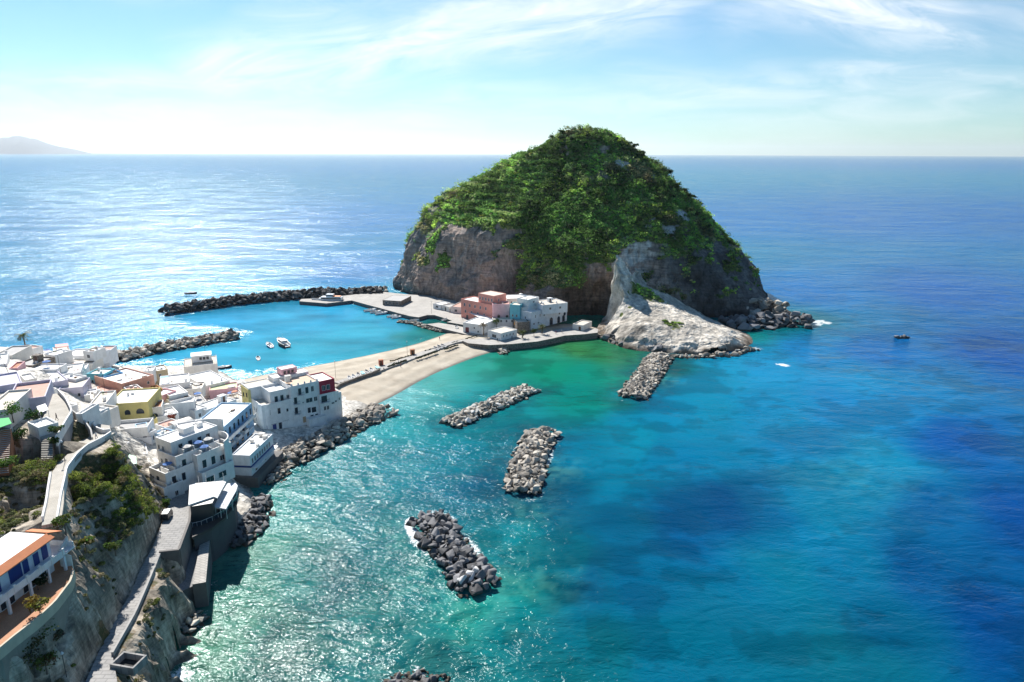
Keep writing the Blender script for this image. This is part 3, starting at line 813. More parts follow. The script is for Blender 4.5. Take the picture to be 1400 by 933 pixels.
spots = []
sel = np.argwhere((veg > 0.3) & ((az < 20) | (az > 170))[None, :])
spec = fbm(Xg/20, Yg/20, Zg/20, seed=70, octv=4)*3.4
tonev = fbm(Xg/13, Yg/13, Zg/11, seed=271, octv=4)
bare = fbm(Xg/9, Yg/9, Zg/7, seed=171, octv=4)
order = nprs.permutation(len(sel))
area_w = np.sqrt(1+drdz**2)
cnt = 0
grid_used = {}
for idx in order:
    i, j = sel[idx]
    a_ = az[j]
    if i < 3 or i > len(zlev)-2: continue
    if a_ > 20 and a_ < 170: continue
    v_ = veg[i, j]
    if v_ < 0.35+0.5*rnd.random()*(1-v_)+0.0: continue
    if bare[i, j] > 0.15 and rnd.random() < 0.8: continue
    p = (Xg[i, j], Yg[i, j], Zg[i, j])
    big = rnd.random()
    r = 0.6+2.3*big**2.6+(1.2 if big > 0.95 else 0)
    if p[2] > 86: r *= 0.75
    key = (int(p[0]//1.7), int(p[1]//1.7), int(p[2]//1.7))
    if key in grid_used: continue
    grid_used[key] = 1
    tv = ter[i, j]
    f_ = fz[i, j]
    vv = spec[i, j]
    if tv > 0.25:
        if 0.0 < f_ < 0.55 and rnd.random() < 0.8:      # grassy terrace beds, low and bright
            c = (0.24*rnd.uniform(.8, 1.3), 0.34*rnd.uniform(.8, 1.2), 0.055)
            if rnd.random() < 0.3: continue
            spots.append((p[0], p[1], p[2], r*0.8, 0.7, c)); continue
        vv -= 0.6
        c = green(vv)
    else:
        c = green(vv)
    if lf[i, j] > 0.5 or rf[j] > 0.5: r *= 0.7
    q_ = 0.62+1.5*max(0.0, min(1.0, 0.4+1.3*tonev[i, j])); c = (c[0]*q_, c[1]*q_, c[2]*q_)
    if tonev[i, j] < -0.12: r *= 1.35
    spots.append((*p, r, r*1.25, c))
    cnt += 1
print('bushes', len(spots))
# lighter drift of shrubs on the left brow
V_, F_, C_ = bush_cloud(spots, 42, 0.62)
me = np_mesh('shrub_cover', V_, F_, [M_LEAF]); col_attr(me, 'tint', C_)
tag(link('shrub_cover', me), 'green and olive macchia shrubs covering the dome of the rocky island', 'shrubs', kind='stuff')

# dark round crowned trees standing out of the scrub (one built, the rest copied)
def isl_tree(p, r, h):
    t = empty('shrub_tree', p); tag(t, 'dark round crowned tree standing out of the scrub on the rocky island', 'tree', 'dark trees in the island scrub')
    mb = MB(); mb.tube((0, 0, -.6), (0, 0, h*.5), .16, .1, 6); mb.tube((0, 0, h*.3), (r*.4, r*.2, h*.6), .09, .04, 5); mb.build('trunk', flat_mat('grey bark', (.12, .10, .08), .95), t)
    sp_ = [(rnd.uniform(-.45, .45)*r, rnd.uniform(-.45, .45)*r, h*rnd.uniform(.3, .55), r*rnd.uniform(.45, .65), h*.42, (0.04*k_, 0.07*k_, 0.025*k_)) for k_ in (.7, .9, 1.1, 1.3, .8, 1.2, 1.0)]
    V_, F_, C_ = bush_cloud(sp_, 60, .5); me_ = np_mesh('crown', V_, F_, [M_LEAF]); col_attr(me_, 'tint', C_); link('crown', me_, t)
    return t
_ts = [isl_tree((0, 0, 0), 2.6, 4.2), isl_tree((0, 0, 0), 2.1, 4.6)]
_n = 0; _used = []
for idx in nprs.permutation(len(sel)):
    i, j = sel[idx]
    if veg[i, j] < .8 or az[j] < -172 or az[j] > -5 or zlev[i] < 16 or zlev[i] > 101 or tonev[i, j] > .05: continue
    p = Vector((Xg[i, j], Yg[i, j], Zg[i, j]))
    if any((p-q).length < 6 for q in _used): continue
    _used.append(p)
    t = _ts[_n] if _n < 2 else copy_tree(_ts[_n % 2])
    t.location = p; t.rotation_euler = (0, 0, rnd.uniform(0, 6.28)); k_ = rnd.uniform(.7, 1.3); t.scale = (k_, k_, k_*rnd.uniform(.85, 1.2))
    _n += 1
    if _n >= 90: break

# ---------------------------------------------------------------- pale limestone headland and ridge in front
HP = [ # (photo x, y, height)
 (822,463,-1.5),(832,468,-1.5),(850,481,-1.5),(880,486,-1.5),(920,489,-1.5),(960,490,-1.5),(1000,485,-1.5),(1030,478,-1.5),(1042,470,-1.5),(1035,462,-1.5),(1010,452,-1.5),
 (975,436,-1.5),(950,424,-1.5),(930,415,-1.5),
 (828,458,1.5),(845,466,1.8),(862,474,1.4),(900,478,1.2),(950,482,1.0),(1000,478,.9),(1022,472,1.1),
 (838,452,4.0),(856,458,5.5),(885,464,4.6),(905,471,3.2),(940,474,3.2),(975,475,3.4),(1000,470,3.4),(1012,465,2.6),
 (850,443,7.5),(880,445,9.0),(920,452,7.5),(960,456,6.6),(985,452,6.5),(1002,461,5.2),
 (870,433,10.5),(905,434,10.8),(940,439,9.8),(960,445,8),(905,426,12),(930,429,11),(945,432,9.5),
 (833,440,6.0),(843,428,9.5),(850,415,14.5),(853,400,19.5),(851,388,23.5),(846,374,28.5),(843,355,35.5),(845,346,38.5),
 (862,410,15.5),(870,400,18),(880,404,16.2),(895,405,15.4),(905,412,13.6),(880,415,14.3),(895,418,13.8),(863,380,24),(868,366,28),(880,390,19),(905,395,15.5),
 (822,452,1.6),(820,444,2.0),(812,458,0.8),(905,380,18),(915,400,9),(925,410,3),
]
hpts = [(*P(a, b_, c)[:2], c) for a, b_, c in HP]
_cr = [P(*q) for q in [(833,440,6.0),(843,428,9.5),(850,415,14.5),(853,400,19.5),(851,388,23.5),(846,374,28.5),(843,355,35.5),(845,346,38.5)]]
hpts += [(c.x-1.2-0.09*c.z, c.y+0.3, 2.2) for c in _cr]+[(c.x-7, c.y, 1.6) for c in _cr]
hs = tin(hpts)
def hz_f(x, y):
    z = hs(x, y)
    k = np.clip((z+1.5)/3, 0, 1)
    return z+k*(ridged(x/8, y/8, seed=4, octv=5)-0.55)*1.3+k*fbm(x/1.6, y/1.6, seed=6, octv=3)*0.22
Vh, Fh = grid_mesh('h', 32, 134, 298, 402, 0.42, hz_f)
_x, _y, _z = Vh[:, 0]/3.0, Vh[:, 1]/3.0, Vh[:, 2]/2.2
_k = np.clip((Vh[:, 2]-0.3)/3, 0, 1)*(0.12+0.88*np.clip((Vh[:, 2]-13)/5, 0, 1)+0.5*np.exp(-((Vh[:, 2]-2.5)/1.5)**2))
Vh[:, 0] += _k*((ridged(_x, _y, _z, seed=61, octv=4)-.5)*2.4+vnoise(_x*.4, _y*.4, _z*.5, seed=66)*1.6)
Vh[:, 1] += _k*(ridged(_x, _y, _z, seed=62, octv=4)-.5)*1.8
# break up the front lip: overhang shadow line
m_l = np.exp(-((Vh[:, 2]-2.8)/1.3)**2)
Vh[:, 1] += m_l*(0.4+0.9*vnoise(Vh[:, 0]/4, Vh[:, 1]/4, seed=14))*((Vh[:, 1] < 340))
kk_ = np.clip(0.5+1.6*fbm(Vh[:, 0]/9, Vh[:, 1]/9, Vh[:, 2]/9, seed=13, octv=4), 0, 1)
tone = np.array((0.50, 0.455, 0.39))*(0.78+0.42*kk_[:, None])
lowr = np.clip((3.0-Vh[:, 2]+1.5*vnoise(Vh[:, 0]/3, Vh[:, 1]/3, seed=3))/2.2, 0, 1)
tone = tone*(1-lowr[:, None])+np.array((0.15, 0.115, 0.085))*lowr[:, None]
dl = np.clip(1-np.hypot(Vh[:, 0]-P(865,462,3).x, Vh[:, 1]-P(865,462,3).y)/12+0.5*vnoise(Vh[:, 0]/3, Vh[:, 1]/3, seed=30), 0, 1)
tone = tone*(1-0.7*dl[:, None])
def vspot(lst, x, y):
    v = np.zeros(len(x))
    for a, b_, zz, r in lst:
        p = P(a, b_, zz)
        v = np.maximum(v, np.clip(1.3-np.hypot(x-p.x, (y-p.y)*0.8)/r+0.4*vnoise(x/2, y/2, seed=5), 0, 1))
    return v
vh = vspot([(885,406,15.5,6),(870,402,17,4),(905,410,14,3),(922,440,10.5,3.6),(914,437,11,2.2),(862,418,14,1.5),(860,392,22,1.2),(850,430,10,1.5)], Vh[:, 0], Vh[:, 1])
me = np_mesh('limestone_headland', Vh, Fh, [rock_mat('pale limestone', strata=0.16, bump=0.7, sc=1.0)])
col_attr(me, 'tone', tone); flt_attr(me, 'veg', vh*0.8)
head = link('limestone_headland', me); tag(head, kind='structure')
def hsurf(x, y):
    return float(np.nan_to_num(hz_f(np.array([x]), np.array([y])), nan=0)[0])
sp = []
for a, b_, zz, r, n, br in [(885,405,15.5,5.5,46,.9),(872,400,17,3,16,.9),(903,411,14,3,14,.5),(922,440,10.3,3.4,20,-.1),(913,436,11,2,8,-.1)]:
    p = P(a, b_, zz)
    for _ in range(n):
        q = rnd.uniform(0, 6.28); s_ = r*math.sqrt(rnd.random())
        x, y = p.x+math.cos(q)*s_*1.3, p.y+math.sin(q)*s_*0.8
        sp.append((x, y, hsurf(x, y)-0.2, rnd.uniform(.7, 1.5), rnd.uniform(.9, 1.9)*(1 if br > 0 else .45), tuple(c*(1+br) for c in green(0.3))))
tag(bush_obj('ledge_shrubs', sp, 60, 0.5), 'bright green shrubs on the ledge of the pale headland', 'shrubs', kind='stuff')

# ---------------------------------------------------------------- far island on the horizon
fm, nt, bs = new_mat('far island'); bs.inputs['Base Color'].default_value = (0.05, 0.085, 0.12, 1); bs.inputs['Roughness'].default_value = 1  # blue of the hazy distance put into the base colour
FD = 30000.0
prof = [(-40,0),(-20,120),(-8,230),(0,300),(12,380),(28,520),(38,560),(48,590),(60,640),(72,600),(84,540),(96,420),(106,330),(115,250),(120,240),(132,170),(142,90),(152,0)]
Vf = []; nx_ = 90; rows = 13
xs = np.linspace(-40, 152, nx_)
hh = np.interp(xs, [p[0] for p in prof], [p[1] for p in prof])
for r_ in range(rows):
    u = r_/(rows-1)*2-1
    env = max(0.0, 1-abs(u)**1.6)
    for i_, (x_, h_) in enumerate(zip(xs, hh)):
        X_ = (x_-700)/FPX*(FD)
        n_ = float(fbm(np.array([x_/14]), np.array([u*1.5]), seed=3, octv=4)[0])
        Vf.append((X_*(1+u*0.02), FD*0.985+u*1300, max(-5, h_*1.13*env*(1+0.10*n_))-2))
Ff = [(r_*nx_+i_, r_*nx_+i_+1, (r_+1)*nx_+i_+1, (r_+1)*nx_+i_) for r_ in range(rows-1) for i_ in range(nx_-1)]
tag(link('far_hills', np_mesh('far_hills', np.array(Vf), Ff, [fm], smooth=False)), kind='structure')
# ================================================================== BREAKWATERS
def boulder_mesh(k, tone):
    rs = random.Random(100+k)
    bm = bmesh.new()
    n = rs.randint(9, 13)
    for _ in range(n):
        v = Vector((rs.gauss(0, 1), rs.gauss(0, 1), rs.gauss(0, 1))).normalized()
        bm.verts.new((v.x*rs.uniform(.8, 1.15), v.y*rs.uniform(.6, .95), v.z*rs.uniform(.5, .85)))
    r = bmesh.ops.convex_hull(bm, input=bm.verts)
    bmesh.ops.delete(bm, geom=[g for g in r['geom_interior'] if isinstance(g, bmesh.types.BMVert)], context='VERTS')
    bmesh.ops.bevel(bm, geom=bm.edges[:]+bm.verts[:], offset=0.06, segments=1, affect='EDGES')
    me = bpy.data.meshes.new('boulder'); bm.to_mesh(me); bm.free()
    me.materials.append(tone)
    return me
def boulder_mat(name, c, var=0.5):
    m, nt, bs = new_mat(name)
    oi = nd(nt, 'ShaderNodeObjectInfo'); at = nd(nt, 'ShaderNodeAttribute', attribute_name='rk')
    g = nt.nodes.new('ShaderNodeNewGeometry')
    n = noise_n(nt, 0.9, 3, 0.7, g.outputs['Position'])
    n2 = noise_n(nt, 5.0, 5, 0.7, g.outputs['Position'])
    ad = nd(nt, 'ShaderNodeMath', operation='ADD'); nt.links.new(oi.outputs['Random'], ad.inputs[0]); nt.links.new(at.outputs['Fac'], ad.inputs[1])
    fr = nd(nt, 'ShaderNodeMath', operation='FRACT'); nt.links.new(ad.outputs[0], fr.inputs[0])
    r = ramp(nt, [(0.0, tuple(x*(1-var) for x in c)), (0.45, c), (0.8, tuple(min(.6, x*(1+var)) for x in c)), (1.0, tuple(min(.62, x*(1+2*var)) for x in c))])
    nt.links.new(fr.outputs[0], r.inputs[0])
    q = nd(nt, 'ShaderNodeMapRange'); q.inputs['From Min'].default_value = .3; q.inputs['From Max'].default_value = .7; q.inputs['To Min'].default_value = .6; q.inputs['To Max'].default_value = 1.35
    nt.links.new(n2.outputs[0], q.inputs['Value'])
    s = nd(nt, 'ShaderNodeVectorMath', operation='SCALE'); nt.links.new(r.outputs[0], s.inputs[0]); nt.links.new(q.outputs[0], s.inputs['Scale'])
    # wet, weedy band at the waterline
    sp = nd(nt, 'ShaderNodeSeparateXYZ'); nt.links.new(g.outputs['Position'], sp.inputs[0])
    wz = nd(nt, 'ShaderNodeMath', operation='MULTIPLY_ADD'); wz.inputs[1].default_value = 0.8; nt.links.new(n.outputs[0], wz.inputs[0]); nt.links.new(sp.outputs[2], wz.inputs[2])
    wr = nd(nt, 'ShaderNodeMapRange'); wr.inputs['From Min'].default_value = 0.6; wr.inputs['From Max'].default_value = 1.45; nt.links.new(wz.outputs[0], wr.inputs['Value'])
    o = mixrgb(nt, wr.outputs[0], (0.07, 0.055, 0.035), s.outputs[0])
    nt.links.new(o, bs.inputs['Base Color']); bs.inputs['Roughness'].default_value = 0.9
    bump_n(nt, n2.outputs[0], 0.8, 0.15, bs)
    return m
BM_DARK = boulder_mat('dark lava boulders', (0.14, 0.138, 0.142), 0.5)
BM_PALE = boulder_mat('pale weathered boulders', (0.44, 0.395, 0.33), 0.42)
BM_GREY = boulder_mat('grey brown boulders', (0.32, 0.285, 0.24), 0.5)
BM_BLACK = boulder_mat('black backlit boulders', (0.07, 0.067, 0.066), 0.6)  # shade of the backlit side put into the boulder colour
BM_WHITE = boulder_mat('pale marble blocks', (0.60, 0.59, 0.57), 0.08)

def shell_arrays(me):
    V = np.array([v.co[:] for v in me.vertices]); F = [tuple(p.vertices) for p in me.polygons]
    return V, F

def pile(name, label, line, hw, h, size, mats, nind, flat=0.0, cat='breakwater', zbase=0.0, core_c=(0.05, 0.048, 0.045), white=0, group=None, ends=1.0):
    """a heap of boulders along a line: root (rock core) > boulder children, the rest as one part"""
    rs = random.Random(hash(len(name)*31+int(line[0].x)) & 0xffff)
    pts = [Vector((p.x, p.y)) for p in line]
    L = [0.0]
    for i in range(len(pts)-1): L.append(L[-1]+(pts[i+1]-pts[i]).length)
    tot = L[-1]
    def at(s):
        s = min(max(s, 0), tot)
        for i in range(len(pts)-1):
            if s <= L[i+1]+1e-6:
                u = (s-L[i])/(L[i+1]-L[i]); p = pts[i].lerp(pts[i+1], u); d = (pts[i+1]-pts[i]).normalized(); return p, Vector((-d.y, d.x))
    def zf(x, y):
        d = np.maximum(hw+0.0-seg_d(x, y, [(p.x, p.y) for p in pts]), 0)/hw if False else None
        return None
    c0 = Vector((pts[len(pts)//2].x, pts[len(pts)//2].y, 0))
    root = empty(name, (c0.x, c0.y, 0)); tag(root, label, cat, group)
    # core mound
    mb = MB(); N = max(4, int(tot/3)); ring = [(-1, -2.5), (-.75, -0.6), (-.4, h*0.42), (0, h*0.62), (.4, h*0.42), (.75, -0.6), (1, -2.5)]
    vs = []
    for i in range(N+1):
        s = tot*i/N; p, nn = at(s); e = min(1, (min(s, tot-s)/hw)*ends+0.15)
        for a_, z_ in ring: vs.append((p.x+nn.x*a_*hw*e-c0.x, p.y+nn.y*a_*hw*e-c0.y, zbase+(z_ if z_ < 0 else z_*e)))
    k = len(ring)
    mb.add(vs, [(i*k+j, i*k+j+1, (i+1)*k+j+1, (i+1)*k+j) for i in range(N) for j in range(k-1)])
    mb.build('rubble_core', flat_mat('rubble core %.3f' % core_c[0], core_c, 0.95), root)
    items = []
    sp = size*0.62
    rows = max(3, int(2*hw/sp)); cols = int((tot+hw)/sp)
    for i in range(cols):
        for j in range(rows):
            s = -hw*0.5+(i+rs.uniform(.1, .9))*sp; a_ = -1+2*(j+rs.uniform(0, 1))/rows
            es = 0 if 0 <= s <= tot else (-s if s < 0 else s-tot)
            rr = math.sqrt((es/(hw*0.9))**2+a_*a_)
            wob = 1+0.18*MN.noise(Vector((s/5, a_*2, hw)))
            if rr > wob: continue
            p, nn = at(s)
            tdir = Vector((nn.y, -nn.x))
            p = p+nn*a_*hw+(tdir*(es if s > tot else -es) if es else Vector((0, 0)))
            z = zbase+h*max(0, 1-rr**1.7)**0.75*0.8-0.25+rs.uniform(-.25, .3)*size
            sz = size*rs.choice([.4, .55, .7, .85, 1, 1.15, 1.4, 1.65])*0.62
            items.append((p.x-c0.x, p.y-c0.y, z, sz, rs.uniform(0, 6.28), rs.uniform(-.5, .5), rs.uniform(-.5, .5), rs.randint(0, 7)))
    # nearest / highest first as individuals
    items.sort(key=lambda q: q[1]-q[2]*1.5)
    if nind and len(items) > nind:
        step = len(items)/nind
        ind_i = set(int(q*step) for q in range(nind))
    else: ind_i = set(range(len(items))) if nind else set()
    meshes = MESHES[mats.name]
    VV = []; FF = []; RK = []; base = 0
    for n_, it in enumerate(items):
        M = Matrix.Translation((it[0], it[1], it[2])) @ Matrix.Rotation(it[4], 4, 'Z') @ Matrix.Rotation(it[5], 4, 'X') @ Matrix.Rotation(it[6], 4, 'Y') @ Matrix.Scale(it[3], 4)
        if n_ in ind_i:
            o = bpy.data.objects.new('boulder', meshes[it[7]]); COL.objects.link(o); o.parent = root; o.matrix_local = M
        else:
            Va, Fa = SHELL[mats.name][it[7]]
            A3 = np.array(M.to_3x3()); VV.append(Va @ A3.T+np.array([it[0], it[1], it[2]]))
            FF += [tuple(base+i for i in f) for f in Fa]; base += len(Va)
            RK += [rs.random()]*len(Va)
    if VV:
        me = np_mesh('boulders', np.concatenate(VV), FF, [mats]); flt_attr(me, 'rk', RK)
        o = link('boulders', me, root)
        if nind: o['kind'] = 'stuff'
        else: o['kind'] = 'stuff'
    for q in range(white):
        p, nn = at(tot-1.0-q*0.9)
        me = MESHES[BM_WHITE.name][q]
        o = bpy.data.objects.new('boulder', me); COL.objects.link(o); o.parent = root
        o['label'] = 'pale grey block at the end of the dark pile'
        o.matrix_local = Matrix.Translation((p.x+nn.x*(-2.6+q*1.7)-c0.x, p.y+nn.y*(-2.6+q*1.7)-c0.y, 1.9+0.15*q)) @ Matrix.Rotation(q*1.3, 4, 'Z') @ Matrix.Scale(1.5+0.2*(q % 2), 4)
    return root, len(items)
MESHES = {}; SHELL = {}
for m_ in (BM_DARK, BM_PALE, BM_GREY, BM_BLACK, BM_WHITE):
    MESHES[m_.name] = [boulder_mesh(k, m_) for k in range(8)]
    SHELL[m_.name] = [shell_arrays(me) for me in MESHES[m_.name]]
for a_ in [
 ('breakwater', 'dark lava boulder breakwater lying nearest, with three pale blocks at its tip', 'near', 2.0, BM_DARK, 100, 3),
 ('breakwater', 'pale boulder breakwater slanting parallel to the sandy beach', 'shore', 1.6, BM_PALE, 100, 0),
 ('breakwater', 'brown and grey boulder breakwater with foam on both sides, in the middle of the bay', 'mid', 1.8, BM_GREY, 100, 0),
 ('breakwater', 'rubble breakwater running out from the foot of the pale headland', 'ridge', 1.5, BM_GREY, 100, 0),
 ('breakwater', 'long dark outer breakwater sheltering the harbour from the open sea', 'far', 2.6, BM_BLACK, 0, 0),
 ('breakwater', 'inner harbour breakwater of grey boulders behind the village roofs', 'inner', 2.2, BM_GREY, 0, 0),
 ('rock_revetment', 'grey boulder revetment below the tall white hotel, tapering off at the beach', 'hotel', 2.0, BM_GREY, 100, 0)]:
    ln, hw, h = BWW[a_[2]]
    r_, n_ = pile(a_[0], a_[1], ln, hw, h, a_[3], a_[4], a_[5], white=a_[6], cat='breakwater' if a_[0] == 'breakwater' else 'revetment', group='boulder breakwaters' if a_[0] == 'breakwater' else None)
    print(a_[2], n_)
# ================================================================== VILLAGE HEADLAND (measured points)
LP = [
 # road edges
 (165,965,13.4),(154,897,12.9),(185,842,12.3),(203,800,11.9),(211,780,11.6),(220,756,11.2),(243,752,10.9),(257,712,10.4),(258,668,9.3),(290,640,7.9),(322,616,6.8),(345,600,5.2),(360,590,4.4),
 (100,965,13.4),(135,889,12.9),(166,829,12.2),(178,810,12.0),(190,780,11.6),(207,750,11.2),(226,705,10.4),(230,688,10),(247,664,9),(277,638,7.9),(311,612,6.8),(340,588,5.2),
 # cliff crest left of the road
 (70,955,15.8),(100,915,16.2),(127,856,17.5),(158,784,19),(171,764,19.3),(181,734,19),(203,712,17),(195,680,18),
 # hillside under the terrace house
 (0,980,17),(60,933,17),(0,930,19.5),(60,880,20),(100,850,21),(30,900,20.5),(104,815,22.5),(128,780,21.5),(130,745,22.5),(150,725,17.4),
 (-20,900,25.6),(0,885,25.6),(50,847,25.6),(97,797,25.6),(104,765,25.6),(60,770,25.6),(-20,830,25.6),(0,800,26),(-60,860,27),(-80,760,31),
 # gully behind the house
 (95,735,26),(110,715,24),(120,695,22.5),(140,705,20.5),(160,690,20),(150,680,22),(165,712,21.5),
 # planted knoll
 (90,645,30.4),(104,622,30.3),(128,607,29.6),(152,598,28.8),(162,620,28.2),(170,640,27.5),(173,655,26.5),(148,668,28.2),(120,668,29.0),(98,690,28.5),(130,680,26.5),(155,672,26.5),
 (178,668,18.5),(186,695,17),(176,690,19),(182,640,17),(190,655,16),(203,690,15),
 # upper path and the shaded hollow left of it
 (62,712,32),(66,690,31.9),(70,655,31.4),(76,638,31),(79,712,31.8),(85,665,31.3),(91,645,30.8),
 (52,700,26),(35,665,24.5),(20,700,27),(0,710,29),(-20,690,31),(0,660,31),(20,640,31),(50,640,29),(-30,640,34),(-40,600,36),(10,600,34),(45,590,33),
 (58,636,31.2),(72,634,31.2),(56,600,33.4),(75,600,33.4),(98,566,33.4),(62,545,33.4),(106,607,28.8),(122,600,28.8),(135,592,28),(104,575,29),(120,575,28),(150,590,27.5),
 # village ground
 (150,578,20),(175,590,16),(200,600,14),(212,640,12.5),(240,600,11),(250,570,11),(200,565,13),(160,560,15),(120,540,19),(90,520,21),(60,510,25),(0,520,30),(-60,520,33),
 (0,480,24),(-60,470,22),(60,478,16),(120,485,12),(150,500,6),(190,510,8),(230,515,4),(262,500,1.8),(300,508,1.6),(318,521,1.8),(335,545,3.4),(345,575,4.2),(300,560,6.5),(270,545,7.5),
 (360,560,3),(400,560,2.6),(470,560,1.5),(455,530,1.8),(400,530,2.2),(350,525,2),
 # coast behind and sea bed around
 (-80,478,-3),(0,476,-3),(60,480,-3),(120,489,-3),(160,502,-3),(215,508,-3),(240,499,-3),(270,494,-3),(306,502,-3),(320,514,-3),
 # seaward side of the road: rock nose, wall, restaurant platform, shore
 (165,900,12.3),(190,868,12),(206,835,11.6),(218,805,11.4),(232,785,10.2),(236,800,9.0),(228,835,9.3),(215,865,9.2),(200,905,9.5),(180,945,11),
 (246,835,3.5),(244,860,2.5),(238,885,2.2),(228,915,3),(215,950,4),
 (256,845,-2),(253,875,-2),(246,905,-2),(238,935,-2),(232,980,-2),
 (300,735,-1.5),(320,745,-2),(345,725,-1.5),(362,700,-2),(362,672,-1.5),(386,652,-2),(402,632,-1.5),
 (330,712,1.5),(345,690,1.8),(330,680,2),(300,715,1.5),(310,655,1.5),(325,660,1.2),(372,640,1),(385,612,1.6),(420,600,1.4),(460,580,1.3),(500,563,.6),
 (420,616,-1.2),(470,594,-1.2),(524,570,-1.2),(505,557,.6),(530,560,-1.2),
]
lpts = [(*P(a, b_, c)[:2], c) for a, b_, c in LP]
def _chain(keys_, close=False):
    ix = []
    for a, b_ in keys_:
        ix.append(next(i for i, q in enumerate(LP) if q[0] == a and q[1] == b_))
    return [(ix[i], ix[i+1]) for i in range(len(ix)-1)]+([(ix[-1], ix[0])] if close else [])
ledges = _chain([(165,965),(154,897),(185,842),(203,800),(211,780),(220,756),(243,752),(257,712),(258,668),(290,640),(322,616),(345,600),(360,590)])
ledges += _chain([(100,965),(135,889),(166,829),(178,810),(190,780),(207,750),(226,705),(230,688),(247,664),(277,638),(311,612),(340,588)])
ledges += _chain([(70,955),(100,915),(127,856),(158,784),(171,764),(181,734),(203,712),(195,680)])
ledges += _chain([(62,712),(66,690),(70,655),(76,638)])+_chain([(79,712),(85,665),(91,645)])
ledges += _chain([(165,900),(190,868),(206,835),(218,805),(232,785)])+_chain([(90,645),(104,622),(128,607),(152,598),(162,620),(170,640),(173,655),(155,672),(130,680),(98,690),(90,645)])
lpts += [(-38.0, float(y), -5.0) for y in range(50, 270, 15)]+[(-46.0+0.0*y, float(y), -4.0) for y in range(50, 200, 12)]
lpts += [(-68.2, 126.8, -2.0), (-70.6, 134.0, -2.0), (-71.6, 141.0, -2.0), (-66.5, 124.0, -2.0), (-62.5, 119.0, -2.0), (-66.0, 135.0, -2.5), (-60.0, 128.0, -3.0), (-75.0, 147.0, -1.5)]
ls = tin(lpts, ledges)
def land_z(x, y):
    return ls(x, y)
_rp = [(154,896,13),(185,841,12.4),(203,799,12),(211,779,11.7),(220,755,11.3),(243,752,11),(258,712,10.5),(259,668,9.4),(290,640,8),(322,616,6.9),(345,600,5.3),(362,590,4.5),(348,580,4.6),(338,590,5.3),(311,612,6.9),(277,638,8),(247,664,9.1),(231,688,10),(226,705,10.5),(208,750,11.3),(191,780,11.7),(180,810,12.1),(168,829,12.3),(136,889,13),(98,975,13.5),(168,975,13.5)]
_rp = [P(*p).xy for p in _rp]
_quiet = [[P(a, b_, c).xy for a, b_, c in [(70,716,32.1),(75,690,32),(77,660,31.6),(83,642,31.2),(97,625,30.8),(112,611,30.3),(130,603,29.8),(150,592,29)]]]
_rt = tin([(*P(*q)[:2], q[2]) for q in [(154,896,13),(185,841,12.4),(203,799,12),(211,779,11.7),(220,755,11.3),(243,752,11),(258,712,10.5),(259,668,9.4),(290,640,8),(322,616,6.9),(345,600,5.3),(362,590,4.5),(348,580,4.6),(338,590,5.3),(311,612,6.9),(277,638,8),(247,664,9.1),(231,688,10),(226,705,10.5),(208,750,11.3),(191,780,11.7),(180,810,12.1),(168,829,12.3),(136,889,13),(98,975,13.5),(168,975,13.5)]])
def land_f(x, y):
    z = ls(x, y)
    e = 1.0
    zx = ls(x+e, y); zy = ls(x, y+e)
    sl_ = np.nan_to_num(np.hypot(zx-z, zy-z), nan=0)
    k = np.clip((sl_-0.35)/0.8, 0, 1)*np.clip((-poly_dist(x, y, _rp)-0.6)/4, 0, 1)*np.clip((poly_dist(x, y, _quiet[0], False)-1.8)/3, 0, 1)*np.clip((z+1.5)/3, 0, 1)
    r = ridged(x/5.5, y/5.5, z/4, seed=11, octv=5)-0.6
    o = z+k*(r*2.6+fbm(x/1.3, y/1.3, seed=12, octv=3)*0.5)-0.05
    rz = _rt(x, y); rdd = poly_dist(x, y, _rp)
    o = np.where((rdd > -1.0) & ~np.isnan(rz), np.minimum(o, rz-0.25), o)
    o = np.where((rdd > -1.0) & (rdd < 0) & np.isnan(rz), o-0.4, o)
    return np.where(z < -1.15, np.nan, o)
Vl, Fl = grid_mesh('l', -215, -52, 62, 320, 0.55, land_f)
e = 1.2
zx = ls(Vl[:, 0]+e, Vl[:, 1]); zy = ls(Vl[:, 0], Vl[:, 1]+e); z0 = ls(Vl[:, 0], Vl[:, 1])
sl_ = np.nan_to_num(np.hypot(zx-z0, zy-z0)/e, nan=0)
kk_ = np.clip(0.5+1.7*fbm(Vl[:, 0]/5, Vl[:, 1]/5, Vl[:, 2]/4, seed=23, octv=5), 0, 1)
tone = np.array((0.29, 0.25, 0.20))*(0.55+0.9*kk_[:, None])
_k = np.clip((sl_-0.4)/0.6, 0, 1)*np.clip((-poly_dist(Vl[:, 0], Vl[:, 1], _rp)-1.2)/3, 0, 1)*np.clip((Vl[:, 2]-1)/3, 0, 1)*np.clip((poly_dist(Vl[:, 0], Vl[:, 1], _quiet[0], False)-2.2)/3, 0, 1)
_x, _y, _z = Vl[:, 0]/2.6, Vl[:, 1]/2.6, Vl[:, 2]/2.0
_dx = _k*((ridged(_x, _y, _z, seed=71, octv=4)-.5)*1.8); _dy = _k*(ridged(_x, _y, _z, seed=72, octv=4)-.5)*1.4
nb = fbm(Vl[:, 0]/6, Vl[:, 1]/6, seed=25, octv=4)
vg = np.clip(0.35+nb*1.6-np.clip(sl_-1.1, 0, 1)*0.7, 0, 1)*np.clip((Vl[:, 2]-2)/4, 0, 1)
kn = P(130, 640, 29)
vg = np.maximum(vg, np.clip(1.5-np.hypot(Vl[:, 0]-kn.x, Vl[:, 1]-kn.y)/8, 0, 1))
Vl[:, 0] += _dx; Vl[:, 1] += _dy
vil = np.clip((Vl[:, 1]-150)/12, 0, 1)    # paved ground between the houses
vg *= 1-vil
tone = tone*(1-vil[:, None])+np.array((0.50, 0.475, 0.43))*vil[:, None]
